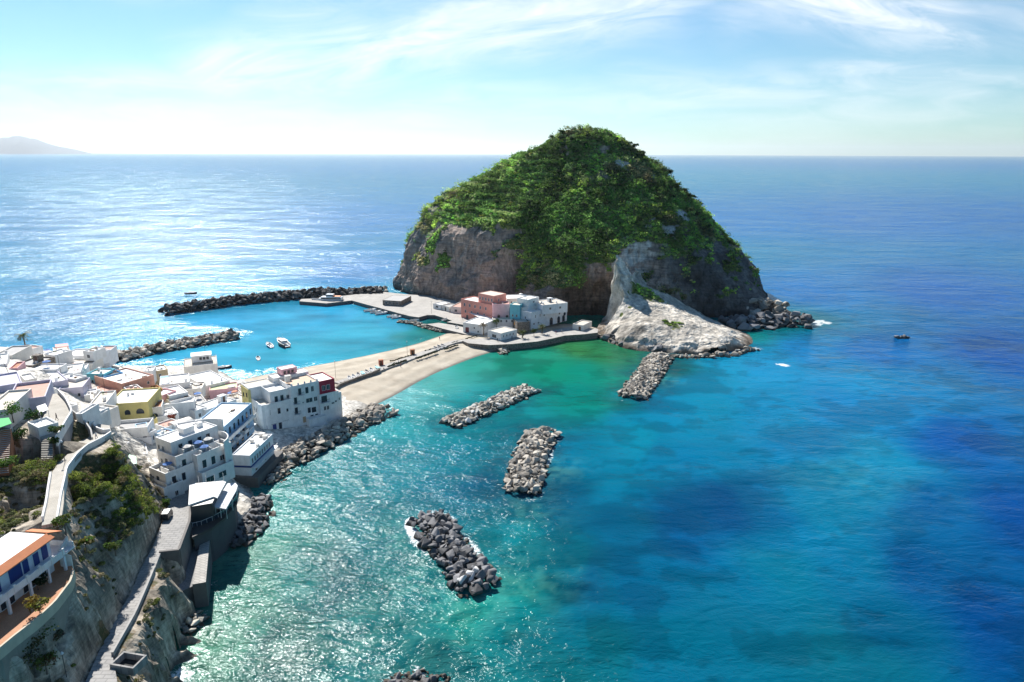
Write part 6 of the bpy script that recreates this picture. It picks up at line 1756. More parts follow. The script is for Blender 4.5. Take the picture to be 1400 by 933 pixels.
for i in range(len(q)-1):
    mb.tube(q[i]+Vector((0, 0, .25)), q[i+1]+Vector((0, 0, .25)), .05, .05, 5)
    L_ = (q[i+1]-q[i]).length; n = max(2, int(L_/1.2))
    for k in range(n): v = q[i].lerp(q[i+1], k/n); mb.tube(v-Vector((0, 0, .8)), v+Vector((0, 0, .25)), .04, .04, 4)
mb.build('railing', MET_W, rs_)
mb = MB()
for i in range(len(q)-1):
    a_, b_ = q[i], q[i+1]; mb.add([a_-Vector((0, 0, .8)), b_-Vector((0, 0, .8)), b_+Vector((0, 0, .15)), a_+Vector((0, 0, .15)), a_-Vector((.02, .02, .8)), b_-Vector((.02, .02, .8)), b_+Vector((-.02, -.02, .15)), a_+Vector((-.02, -.02, .15))], [(0, 1, 2, 3), (7, 6, 5, 4), (3, 2, 6, 7), (0, 4, 5, 1)])
mb.build('glass_screen', GLASS, rs_)
mb = MB()
for a, b_ in [(294,692),(309,695),(323,672),(317,684),(301,694)]:
    v = loc(a, b_, 11.3); mb.tube((v.x, v.y, -.4), (v.x, v.y, 2.4), .07, .07, 6)
mb.build('posts', MET_W, rs_)
mb = MB()
for a, b_ in [(272,661),(282,659.5),(294,658),(306,657),(299,676),(302,671)]:
    v = loc(a, b_, 13.4); mb.tube((v.x, v.y, 4.4), (v.x, v.y, 6.3), .05, .04, 5)
mb.build('roof_masts', MET_W, rs_)
for a, b_ in [(275,707),(284,703),(270,705),(290,700)]:
    v = loc(a, b_, 8.7); tt_ = empty('dining_table', (0, 0, 0)); 
    wv = Matrix.Rotation(rs_.rotation_euler.z, 4, 'Z') @ v+Vector(rs_.location); tt_.location = wv
    tag(tt_, 'small white square table on the restaurant deck', 'table', 'tables on the restaurant deck')
    mb = MB(); mb.box((0, 0, .74), (.9, .9, .05)); mb.build('tabletop', FRAME_W, tt_); mb = MB(); mb.tube((0, 0, 0), (0, 0, .72), .05, .05, 6); mb.box((0, 0, .03), (.5, .5, .05)); mb.build('leg', MET_W, tt_)

# ---- foreground house with blue shutters
F0 = P(-2, 783, 31.8); F1 = P(66, 735, 31.8); dv = F1-F0
fh = empty('cliff_house', (F1.x, F1.y, 25.6), math.atan2(dv.y, dv.x)); tag(fh, 'white cliff house with deep blue doors and an orange tiled roof edge', 'house')
# local: -x towards camera-left, 0 at the right corner ; y away
mb = MB(); mb.box((-11, 3.2, 2.9), (22, 6.4, 6.4)); mb.build('wall', W3, fh)
mb = MB(); mb.box((-11, 3.5, 6.35), (22.4, 6.2, .5)); mb.build('roof', RW, fh)
mb = MB(); mb.add([(-22.2, .45, 6.75), (.4, .45, 6.75), (.4, -.75, 6.1), (-22.2, -.75, 6.1), (-22.2, .45, 6.55), (.4, .45, 6.55), (.4, -.75, 5.95), (-22.2, -.75, 5.95)], [(3, 2, 1, 0), (4, 5, 6, 7), (2, 3, 7, 6), (0, 1, 5, 4), (1, 2, 6, 5), (3, 0, 4, 7)]); mb.build('tiled_eave', plaster('orange roof tiles', (.62, .22, .09), .1), fh)
mb = MB(); mb.add([(.38, .2, 6.8), (.38, 4.2, 6.8), (2.2, 4.6, 6.1), (2.2, -.6, 6.1), (.38, .2, 6.6), (.38, 4.2, 6.6), (2.2, 4.6, 5.95), (2.2, -.6, 5.95)], [(3, 2, 1, 0), (4, 5, 6, 7), (2, 3, 7, 6), (0, 1, 5, 4), (1, 2, 6, 5), (3, 0, 4, 7)]); mb.build('porch_roof', plaster('orange roof tiles', (.62, .22, .09), .1), fh)
for x_, w_, h_, kd in [(-1.2, 1.1, 2.3, 'd'), (-2.9, 1.0, 2.0, 'd'), (-4.9, 1.0, 2.1, 'd'), (-6.8, 2.2, 2.2, 'd'), (-10.8, 2.6, 2.2, 'd'), (-14.5, 1.2, 2.1, 'd'), (-17, 1.2, 2.1, 'd')]:
    window_part(fh, (0, -1, 0), (x_, 0, 3.25), w_, h_, 'd', SHUT_B)
for x_, w_, kd in [(-5, 2.4, 'w'), (-2, 1.6, 'w'), (-9, 2.6, 'w'), (-14, 2.6, 'w'), (-18, 2.4, 'w')]: window_part(fh, (0, -1, 0), (x_, -.0, .3), w_, 2.1, 'w')
mb = MB(); mb.box((-9.5, -.95, 2.95), (19, 1.9, .22)); mb.box((1.4, 1.5, 2.95), (2.8, 6.4, .22)); o_ = mb.build('balcony', W3, fh)
mb = MB(); mb.box((-9.5, -1.82, 3.5), (19, .16, .9)); mb.box((2.72, 1.5, 3.5), (.16, 6.2, .9))
for k in range(9): mb.box((-18.6+k*2.35, -1.84, 3.65), (.36, .3, 1.2))
mb.build('balustrade', W1, o_)
for x_ in (-18.5, -14.5, -10.5, -6.5, -3, 0.3):
    mb = MB(); mb.box((x_, -1.7, 1.4), (.35, .35, 2.8)); mb.build('balcony_post', W3, fh)
mb = MB()
for k in range(12):
    z_ = 2.7-k*.24; mb.box((-20.2-k*.32, -3.0, z_-.12), (.32, 1.6, .24))
mb.box((-22, -3.85, 1.5), (5, .14, 3.0)); mb.build('outside_stairs', W3, fh)
PT = paving('orange terrace tiles', (.44, .20, .10), (.55, .30, .18), 2.0, ang=.6)
solid('cliff_terrace', [(-40,905),(0,890),(20,872),(50,849),(75,826),(98,797),(101,784),(97,768),(70,766),(40,800),(0,835),(-40,870)], 25.9, 20, PT, 'structure', mat_side=plaster('rough terrace wall', (.30, .27, .23), dirt=.6))
side_wall([(-10,898,25.9),(20,873,25.9),(50,850,25.9),(75,827,25.9),(97,798,25.9),(101,783,25.9)], .55, 'low cream wall around the orange tiled terrace of the cliff house', mat=plaster('cream terrace kerb', (.58, .5, .38)))
side_wall([(93,742,29),(80,764,27.5),(99,769,26.4)], 1.2, 'white broken wall at the end of the cliff house terrace', mat=W2)
# ---- houses at the foot of the rock island
IG = 'houses clustered at the foot of the rock island'
def I(*a, **k):
    k.setdefault('group', IG); return house(*a, **k)
I('coral red house with a long windowed front, at the foot of the island', (673,417), (690,413), (645,405.5), 12.5, 11, 'coral', 'w', clutter=0, par=.5,
  wins=[('S', .12+.17*i, 7.3, 1.1, 1.7) for i in range(5)]+[('S', .15+.2*i, 3.6, 1.1, 1.7) for i in range(4)]+[('S', .2+.25*i, .3, 1.5, 2.3, 'a') for i in range(3)])
I('upper coral red block with a pale roof, topmost of the island houses', (675,405), (692,401.5), (658,400), 17.2, 7, 'coral', 'c', clutter=0, par=.2,
  wins=[('S', .12+.19*i, 3.6, 1.0, 1.7) for i in range(5)]+[('F', .4, 3.6, 1, 1.5)])
I('rose pink house between the coral and the turquoise houses', (674,416.5), (696.5,416), (676,407), 13.6, 11, 'pink', 'pinkr', clutter=1, depth=8, wins=[('F', .35, 3.2, 1.4, 2.0, 'd', WOOD_D), ('F', .85, 3.2, 1.1, 1.8, 'd', WOOD_D)])
I('turquoise fronted house in the island cluster', (697,416.5), (710.5,417.5), (699,409), 14.6, 12, 'turq', 'c', clutter=0, depth=7, wins=[('F', .3, 5.6, .9, 1.3), ('F', .7, 5.6, .9, 1.3), ('F', .5, 2.4, 2.2, .8)])
wz_ = I('large white corner building with round windows and arches, rightmost of the island houses', (726,427.5), (775.5,415.5), (707,421), 11.5, 9.5, 'w3', 'w', clutter=2, name='house',
  wins=[('F', .08, 2.6, 1.4, .9), ('F', .2, 2.6, 1.4, .9), ('F', .35, 5.8, 1.0, 1.5), ('F', .12, 6.0, .7, 1.6), ('F', .24, 6.0, .7, 1.6), ('F', .55, .1, 2.6, 4.0, 'a'), ('F', .76, .1, 2.2, 3.6, 'a'), ('F', .9, .1, 2.2, 3.6, 'a'), ('F', .6, 6.2, 3.0, 1.0), ('F', .78, 4.6, 1.4, 1.4), ('S', .3, 5.5, .9, 1.3), ('S', .7, 5.5, .9, 1.3)])
w_, d_, h_ = wz_['_dim']
for z_ in (7.0, 4.2):
    mb = MB(); vs = [(w_*.43+math.cos(2*math.pi*k/16)*.95, -d_/2-.05, z_+math.sin(2*math.pi*k/16)*.95) for k in range(16)]+[(w_*.43+math.cos(2*math.pi*k/16)*.95, -d_/2+.05, z_+math.sin(2*math.pi*k/16)*.95) for k in range(16)]
    mb.add(vs, [tuple(range(16)), tuple(range(31, 15, -1))]+[(k, (k+1) % 16, 16+(k+1) % 16, 16+k) for k in range(16)]); mb.build('round_window', GLASS, wz_)
I('upper white storey with a cream terrace behind the large corner building', (742,417.5), (776,414), (728,411), 14.4, 5, 'w3', 'c', clutter=2, wins=[('F', .3, 2.2, 1.2, 1.2), ('F', .7, 2.2, 1.2, 1.2)])
I('white stair tower at the back of the island houses, against the rock', (722,410), (737,406), (713,406), 17, 6, 'w', 'w', clutter=1, wins=[('F', .5, 3.6, 1.4, .9)])
I('long white roofed range behind the turquoise house', (693,408.5), (724,407.5), (695,403), 13.4, 5, 'w2', 'w', clutter=2, wins=[('F', .2, 2.2, .9, 1.2), ('F', .5, 2.2, .9, 1.2)])
I('house with a peach terrace in the middle of the island cluster', (714,421), (742,417), (710,414), 13, 5, 'w2', 'c', clutter=3, wins=[('F', .3, 2.2, .9, 1.2), ('F', .7, 2.2, 1.9, 1.2)])
I('low white fronted house with a cream roof under the rose pink house', (673,437), (705,437), (675,431.5), 6.8, 4.5, 'w', 'c', clutter=1, wins=[('F', .15+.23*i, 3.0, .9, 1.3) for i in range(4)])
I('small bare stone house with an ochre end', (707,441), (724,440), (709,434), 7.4, 5, 'stone', 'c', clutter=0, wins=[('S', .5, 2.4, 1.2, 1.6, 'd', COLS['orange'])])
I('low white inn with a cream roof and small dark windows, nearest the causeway', (685,456), (707,450.5), (680,448), 6.6, 3.8, 'w', 'c', clutter=0, wins=[('F', .15+.2*i, 1.5, .7, 1.1) for i in range(4)]+[('S', .5, .8, 3.0, 1.6)])
I('plain white boathouse with a maroon door at the head of the slipway', (633,441), (659,444.5), (645,433), 7, 5, 'w', 'w', clutter=0, wins=[('F', .22, .1, 2.0, 2.6, 'd', flat_mat('maroon door', (.14, .02, .03))), ('F', .6, 2.4, .8, 1.0), ('F', .8, .8, .9, 1.0)])
I('white kiosk on the inner end of the quay', (592,415), (603,417), (594,410), 5, 3, 'w', 'w', clutter=0, wins=[('F', .5, .8, 2, 1.2)])
I('small white hut with a grey door next to the quay kiosk', (604,417), (614,420), (607,412), 5, 3, 'w2', 'g', clutter=0, wins=[('F', .5, .1, 1.2, 2.0, 'd', MET_D)])
I('long low house with a brown roof in the shade behind the quay huts', (616,419), (640,421), (618,412), 5.6, 3.6, 'w2', 'pinkr', clutter=0, wins=[('F', .3, .6, 1.6, 1.4), ('F', .7, .6, 1.6, 1.4)])
I('dark slatted harbour pavilion in the middle of the quay', (523,410.5), (548,412), (528,403), 5.0, 3.0, 'stone', 'g', clutter=0, wins=[('F', .2+.2*i, .6, 1.5, 1.6) for i in range(4)], par=.1)
I('small white hut by the pale rocks at the end of the promenade', (783,443), (797,445), (786,436), 5.8, 3.2, 'w2', 'c', clutter=0, wins=[('F', .7, .1, 1.2, 2.2, 'd', WOOD_D)])

# ---- boats
HULLS = {}
def hull_mesh(L, B, Hh, name, mat, mat_in, rim, transom=.75):
    """open boat: pointed bow (+x), flat stern; hull with an inner well"""
    n = 9; mb = MB(); vs = []
    for i in range(n+1):
        t = i/n; x = -L/2+L*t
        w = B/2*(transom+(1-transom)*math.sin(min(1, t*1.8)*math.pi/2))*(1-max(0, (t-.45)/.55)**2.2)
        w = max(w, .02); sh = Hh*(0.62+.38*t**2)
        vs += [(x, -w, sh), (x, -w*.72, 0.05*Hh), (x, 0, -.18*Hh), (x, w*.72, 0.05*Hh), (x, w, sh), (x, w*.84, sh), (x, w*.7, Hh*.25), (x, -w*.7, Hh*.25), (x, -w*.84, sh)]
    k = 9
    for i in range(n):
        a, b_ = i*k, (i+1)*k
        for j in range(k): mb.f.append((a+j, a+(j+1) % k, b_+(j+1) % k, b_+j)); mb.m.append(0 if j < 4 else (2 if j in (4, 8) else 1))
    mb.f.append((0, 8, 7, 6, 5, 4, 3, 2, 1)); mb.m.append(0)
    mb.f.append(tuple(n*k+j for j in range(k))); mb.m.append(0)
    mb.v = [Vector(v) for v in vs]
    me = mb.mesh(name, [mat, mat_in, rim])
    bm = bmesh.new(); bm.from_mesh(me); bmesh.ops.recalc_face_normals(bm, faces=bm.faces); bm.to_mesh(me); bm.free()
    return me
BOAT_W = flat_mat('white gelcoat', (.75, .75, .74), .3); BOAT_BL = flat_mat('blue boat paint', (.04, .20, .50), .4); BOAT_BR = flat_mat('varnished brown hull', (.16, .065, .035), .4); BOAT_DK = flat_mat('dark rubber tube', (.04, .04, .045), .6); BOAT_RED = flat_mat('red antifouling', (.40, .05, .03), .5); BOAT_GR = flat_mat('green boat paint', (.05, .25, .16), .5); BOAT_TQ = flat_mat('turquoise boat paint', (.12, .45, .50), .5)
def boat(label, px, py, z, ang, L, kind='dinghy', col=None, name=None, group=None, cover=None):
    p = P(px, py, z); c = col or BOAT_W
    t = empty(name or {'dinghy': 'rowing_boat', 'motor': 'motorboat', 'cabin': 'cabin_boat', 'rib': 'inflatable_boat'}[kind], p, R(ang)); tag(t, label, 'boat', group)
    B = L*(.36 if kind != 'rib' else .42); Hh = L*(.17 if kind != 'cabin' else .22)
    link('hull', hull_mesh(L, B, Hh, 'hull', c, BOAT_W if c is not BOAT_W else flat_mat('grey boat sole', (.35, .36, .37)), BOAT_W if kind != 'rib' else BOAT_DK), t)
    if kind == 'dinghy':
        for x_ in (-L*.22, L*.1):
            mb = MB(); mb.box((x_, 0, Hh*.55), (.28, B*.8, .05)); mb.build('thwart', WOOD_D, t)
    if kind in ('motor', 'rib'):
        mb = MB(); mb.box((-L*.02, 0, Hh*.25+.5), (.6, .6, 1.0)); mb.build('console', BOAT_W, t)
        mb = MB(); mb.add([(.1, -.3, Hh*.25+1.0), (.1, .3, Hh*.25+1.0), (-.1, .28, Hh*.25+1.4), (-.1, -.28, Hh*.25+1.4), (.13, -.3, Hh*.25+1.0), (.13, .3, Hh*.25+1.0), (-.07, .28, Hh*.25+1.4), (-.07, -.28, Hh*.25+1.4)], [(0, 1, 2, 3), (7, 6, 5, 4), (0, 4, 5, 1), (2, 6, 7, 3), (1, 5, 6, 2), (0, 3, 7, 4)]); mb.build('windscreen', GLASS, t)
        mb = MB(); mb.box((-L*.5-.12, 0, Hh*.7), (.35, .4, .55)); mb.box((-L*.5-.14, 0, Hh*.7-.5), (.16, .16, .7)); mb.build('outboard_motor', BOAT_DK, t)
        mb = MB(); mb.box((L*.28, 0, Hh*.72), (L*.28, B*.42, .08)); mb.build('foredeck', BOAT_W, t)
    if kind == 'cabin':
        mb = MB(); mb.box((-L*.02, 0, Hh*.5+.6), (L*.34, B*.56, 1.5)); o = mb.build('cabin', BOAT_W, t)
        mb = MB(); mb.box((-L*.02, 0, Hh*.5+1.0), (L*.35, B*.58, .5)); mb.build('cabin_window', GLASS, o)
        mb = MB(); mb.box((-L*.03, 0, Hh*.5+1.42), (L*.44, B*.7, .1)); mb.build('cabin_roof', BOAT_W, o)
        mb = MB(); mb.box((L*.3, 0, Hh*.85), (L*.26, B*.5, .1)); mb.build('foredeck', BOAT_W, t)
        mb = MB(); mb.tube((0, 0, Hh*.5+1.4), (0, 0, Hh+3.2), .05, .03, 5); mb.build('mast', MET_W, t)
    if cover:
        mb = MB(); mb.box((0, 0, Hh*.75), (L*.7, B*.75, .12)); mb.build('cover', cover, t)
    return t
boat('blue and white open fishing boat, left of the brown hulled cabin boat in the harbour', 368.5, 473.5, 0, 125, 8.0, 'motor', BOAT_BL)
boat('brown hulled boat with a white cabin, largest boat anchored in the harbour', 387, 472, 0, 128, 12.5, 'cabin', BOAT_BR)
boat('small white boat alone, nearest to the tall hotel', 353, 491, 0, 115, 5.2, 'dinghy', BOAT_W)
boat('small white boat moored against the inner breakwater', 191, 488, 0, 150, 5.5, 'motor', BOAT_W)
boat('dark inflatable boat beside the harbour house', 306, 503.5, 0, 20, 6.5, 'rib', BOAT_DK)
boat('dark motorboat out in the glittering open sea', 261, 402, 0, 10, 7.5, 'motor', BOAT_DK)
# quay boats
for i, (a, b_, L_, lab, k) in enumerate([(507, 425.5, 8.5, 'white motorboat moored to the quay, first from the ferry', 'motor'), (514.5, 427.5, 7.5, 'white motorboat with a dark cockpit, second from the ferry', 'rib'), (523, 429.5, 9, 'broad white motorboat, third from the ferry along the quay', 'motor'), (537, 433.5, 7, 'white launch moored fourth from the ferry', 'motor'), (543, 435, 7, 'slim white launch, last in the row moored along the quay', 'motor')]):
    boat(lab, a, b_, 0, 35, L_, k, BOAT_W, group='white boats moored to the quay')
# ferry
p = P(450, 414.5, 0); fe = empty('ferry', p, R(-4)); tag(fe, 'white passenger ferry tied up at the tip of the quay arm', 'ferry')
link('hull', hull_mesh(22, 5.6, 3.0, 'hull', BOAT_W, flat_mat('grey boat sole', (.35, .36, .37)), BOAT_W, .8), fe).rotation_euler = (0, 0, math.pi)
mb = MB(); mb.box((2, 0, 2.9), (13, 4.2, 2.4)); mb.box((-5, 0, 2.4), (2, 3.4, 1.6)); o = mb.build('superstructure', BOAT_W, fe)
mb = MB(); mb.box((2, 0, 3.2), (12.4, 4.26, .8)); mb.build('window_band', GLASS, o)
mb = MB(); mb.box((1, 0, 4.9), (4.5, 3.2, 1.6)); o2 = mb.build('wheelhouse', BOAT_W, fe)
mb = MB(); mb.box((0.9, 0, 5.1), (4.4, 3.26, .6)); mb.build('window_band', GLASS, o2)
mb = MB(); mb.box((5, 0, 4.3), (5, 3.6, .35)); mb.build('life_raft_deck', flat_mat('orange rafts', (.6, .2, .06)), fe)
mb = MB(); mb.tube((1, 0, 5.6), (1, 0, 9), .07, .04, 5); mb.build('mast', MET_W, fe)
# boats drawn up on the sand along the causeway
BOATC = [BOAT_W, BOAT_BL, BOAT_TQ, BOAT_GR, BOAT_W, BOAT_DK]
sand = [  # px,py,label colour index
 (478,520,3,'dark green dinghy drawn up at the hotel end of the causeway'), (484,518,2,'turquoise dinghy between green and white boats on the sand'), (490,515.5,0,'white dinghy beside the turquoise one on the sand'), (496,513.5,2,'pale turquoise dinghy in the first row of beached boats'),
 (502,511.5,0,'white dinghy in the middle of the first row of beached boats'), (508,509,3,'green dinghy near the far end of the first row of beached boats'), (516,506,2,'turquoise dinghy next to the red kiosk on the sand'),
 (596,479,0,'upturned white dinghy in the far row of beached boats'), (601,477,0,'white dinghy in the middle of the far row of beached boats'), (606,475.5,0,'white dinghy closest to the island in the far row')]
for a, b_, ci, lab in sand:
    b1_ = boat(lab, a, b_-2, 2.05, 118+rnd.uniform(-8, 8), 4.6, 'dinghy', BOATC[ci], group='dinghies drawn up on the sand', cover=(BOATC[ci] if rnd.random() < .4 else None))
# stacked boats and gear on the quay rubble
for i, (a, b_, lab) in enumerate([(567, 438.5, 'white dinghy laid up on the stony spit'), (608, 437.8, 'pale dinghy on the slipway, left of the boathouse'), (624, 448, 'white dinghy on the slipway in front of the boathouse')]):
    boat(lab, a, b_, 2.0 if i else 1.2, 20+40*i, 5, 'dinghy', BOAT_W)

# ---- low hedges, kiosks along the causeway
HEDG = 'dark planted hedges flanking the causeway'
def hedge(label, a, b_, w, h, col=(.03, .045, .02), z=1.9):
    A_, B_ = P(*a, z), P(*b_, z); n = max(3, int((B_-A_).length/0.8)); sp = []
    for k in range(n):
        q = A_.lerp(B_, (k+.5)/n); sp.append((q.x+rnd.uniform(-.2, .2), q.y+rnd.uniform(-.2, .2), z-.1, w*rnd.uniform(.8, 1.2), h*rnd.uniform(.8, 1.3), tuple(c_*rnd.uniform(.7, 1.4) for c_ in col)))
    c = A_.lerp(B_, .5)
    V, F, C = bush_cloud([(s[0]-c.x, s[1]-c.y, s[2]-c.z, *s[3:]) for s in sp], 60, .35)
    me = np_mesh('hedge', V, F, [M_LEAF]); col_attr(me, 'tint', C); o = link('hedge', me, None, c)
    tag(o, label, 'hedge', HEDG)
hedge('dark hedge on the open bay side of the causeway, second from the hotel', (530,503), (556,494), .8, 1.0)
hedge('dark hedge on the bay side in the middle of the causeway', (569,492), (598,482.5), .8, 1.1)
hedge('dark hedge on the bay side nearest the island', (608,479), (626,473), .8, 1.0)
hedge('thin dark hedge on the harbour side beside the orange kiosk', (534,495), (566,486), .55, .7)
hedge('short dark hedge on the harbour side below the far row of dinghies', (580,481), (604,474.5), .55, .6)
hedge('long low hedge on the harbour side next to the boathouse', (618,470), (652,459.5), .5, .6)
hedge('low dark hedge in front of the first row of beached boats', (465,525), (505,512.5), .5, .6, (.03, .06, .03))
wall_along('beach_wall', resample([P(458,533,2.0), P(464,528,2.0), P(474,524,2.0), P(490,518,2.0), P(508,512,2.1), P(519,507,2.1)], 14), .9, .8, STONE, 'curved brown stone wall on the beach beside the causeway', 'stone wall', 1.2)
for a, b_, c_, lab in [(521, 499, (.45, .09, .05), 'small red kiosk at the end of the first row of beached boats'), (564, 484.5, (.42, .15, .05), 'small rusty orange kiosk on the harbour side of the causeway')]:
    t = empty('kiosk', P(a, b_, 2.0), R(25)); tag(t, lab, 'kiosk'); mt = flat_mat(lab, c_)
    mb = MB(); mb.box((0, 0, 1.1), (1.8, 1.5, 2.2)); mb.build('wall', mt, t); mb = MB(); mb.box((0, 0, 2.28), (2.1, 1.8, .14)); mb.build('roof', TERRA, t); mb = MB(); mb.box((-.2, -.77, .9), (.7, .04, 1.8)); mb.build('door', WOOD_D, t)

# ---- red pergola, awnings, canopies
def canopy(name, label, pix, z, hgt, mat, cat, posts=True, post_mat=None, thick=.08, slope=0):
    q = [P(a, b_, z) for a, b_ in pix]; c = sum(q, Vector())/len(q); t = empty(name, (c.x, c.y, z-hgt)); tag(t, label, cat)
    mb = MB(); mb.prism([(v.x-c.x, v.y-c.y) for v in q], hgt-thick, hgt); mb.build('cloth' if cat == 'awning' else 'top', mat, t)
    if posts:
        for v in q:
            mb = MB(); d_ = (Vector((v.x-c.x, v.y-c.y))*.92); mb.tube((d_.x, d_.y, 0), (d_.x, d_.y, hgt-thick), .06, .06, 5); mb.build('post', post_mat or MET_W, t)
    return t
OR_AW = flat_mat('orange awning cloth', (.66, .24, .08), .8)
canopy('awning', 'orange cloth awning on posts in front of the bright blue house', [(154,517),(160,519),(181,511.5),(175,507)], 19.6, 2.5, OR_AW, 'awning')
t = canopy('roof_pergola', 'red timber pergola on the skyline roof next to the palm', [(76,475.5),(94,473.5),(92,469.5),(75,471)], 21.8, 2.2, flat_mat('red pergola timber', (.40, .04, .03)), 'pergola', thick=.1, post_mat=flat_mat('red pergola timber', (.40, .04, .03)))
GRC = None
m, nt, bs = new_mat('ribbed green canopy'); g = nt.nodes.new('ShaderNodeTexCoord'); w_n = nd(nt, 'ShaderNodeTexWave'); w_n.inputs['Scale'].default_value = 1.2; w_n.inputs['Distortion'].default_value = .6; nt.links.new(g.outputs['Object'], w_n.inputs['Vector'])
r = ramp(nt, [(0, (.12, .42, .26)), (1, (.42, .70, .52))]); nt.links.new(w_n.outputs[0], r.inputs[0]); nt.links.new(r.outputs[0], bs.inputs['Base Color']); bs.inputs['Roughness'].default_value = .6
canopy('green_canopy', 'ribbed pale green canopy between the knoll and the lilac terraces', [(159,611),(166,609),(178,622),(186,624),(187,634),(175,636),(168,625)], 18.3, 2.4, m, 'canopy')
canopy('garden_awning', 'bright green shade cloth in the garden at the left edge', [(-6,573),(12,571),(16,579),(-4,586)], 38.2, 1.6, flat_mat('bright green cloth', (.05, .42, .12), .8), 'awning')
canopy('restaurant_awning', 'long white awning over coloured tables in front of the coral house', [(632,423),(640,420.5),(673,436),(667,440)], 5.8, 3.4, RW, 'awning')
canopy('stair_pergola', 'white slatted canopy over the porch of the lilac house', [(50,556),(62,552),(66,560),(54,565)], 36.8, 2.2, MET_W, 'pergola', thick=.06)

# ---- trees, palms
def palm(label, px, py, z, h, r=2.6, dead=False, seed=0, group=None):
    rs = random.Random(seed+5); p = P(px, py, z); t = empty('palm_tree', p); tag(t, label, 'palm tree', group)
    mb = MB(); q = Vector((0, 0, 0))
    for k in range(6):
        q2 = Vector((0.12*math.sin(k), .1*math.cos(k*1.7), h*(k+1)/6)); mb.tube(q, q2, .32-.03*k, .29-.03*k, 8); q = q2
    mb.build('trunk', flat_mat('palm trunk', (.13, .10, .07), .95), t)
    V = []; F = []; C = []
    for i in range(26):
        a = i*2.399+rs.uniform(-.2, .2); el = rs.uniform(-.15, 1.15); L = r*rs.uniform(.85, 1.15); pts = []
        d = Vector((math.cos(a)*math.cos(el), math.sin(a)*math.cos(el), math.sin(el))); pos = q.copy()
        for k in range(6):
            pts.append(pos.copy()); pos += d*L/5; d.z -= .34; d.normalize()
        s = Vector((-math.sin(a), math.cos(a), 0))
        for k in range(5):
            for sd_ in (-1, 1):
                for m_ in (0, .5):
                    b0_ = pts[k].lerp(pts[k+1], m_); ln_ = .75*r/2.6*(1-.12*k); tip = b0_+s*sd_*ln_*.8+(pts[k+1]-pts[k]).normalized()*ln_*.7+Vector((0, 0, -.15)); b1_ = pts[k].lerp(pts[k+1], m_+.42)
                    i0 = len(V); V += [b0_, tip, b1_]; F.append((i0, i0+1, i0+2)); col = (.16, .12, .06) if dead or rs.random() < .15 else (.05+.03*rs.random(), .085+.03*rs.random(), .022); C += [col]*3
    me = np_mesh('fronds', np.array([v[:] for v in V]), F, [M_LEAF]); col_attr(me, 'tint', C); link('crown', me, t)
palm('palm on the village skyline against the glittering sea', 35, 476, 22, 4.6, 3.0, seed=1)
palm('dry yellowish palm in front of the plain white boathouse', 661, 459, 3.0, 5.5, 2.8, dead=True, seed=2)
palm('low bushy palm before the large white corner building', 714, 462, 3.0, 2.6, 2.8, seed=3)
palm('green palm beside the stone house, right one in front of the corner building', 741, 456, 3.0, 3.4, 3.0, seed=4)
def tree(label, px, py, z, h, r, col, name='tree', cat='tree', leaf=.35, n=520, group=None):
    p = P(px, py, z); t = empty(name, p); tag(t, label, cat, group)
    mb = MB(); mb.tube((0, 0, -.5), (0, 0, h*.45), .06*h*.4+.06, .05*h*.3, 7)
    for k in range(4):
        a = k*1.7; mb.tube((0, 0, h*.32), (math.cos(a)*r*.5, math.sin(a)*r*.5, h*.68), .05*h*.3, .03, 5)
    mb.build('trunk', flat_mat('grey bark', (.12, .10, .08), .95), t)
    sp = []
    for k in range(9): a = rnd.uniform(0, 6.28); q = r*.55*math.sqrt(rnd.random()); sp.append((math.cos(a)*q, math.sin(a)*q, h*rnd.uniform(.3, .62), r*rnd.uniform(.42, .62), h*.36, tuple(c_*rnd.uniform(.7, 1.35) for c_ in col)))
    V, F, C = bush_cloud(sp, n/9, leaf); me = np_mesh('crown', V, F, [M_LEAF]); col_attr(me, 'tint', C); link('crown', me, t)
tree('round green tree in the garden between the boathouse and the white inn', 679, 449, 3.0, 5.5, 3.0, (.05, .09, .025))
tree('dark shrubby tree in front of the large white corner building', 730, 459, 3.0, 3.6, 2.6, (.035, .055, .02))
tree('small dark pine standing out on the left skyline of the island', 753, 212, 90.5, 6.5, 3.0, (.025, .042, .018), 'pine_tree')
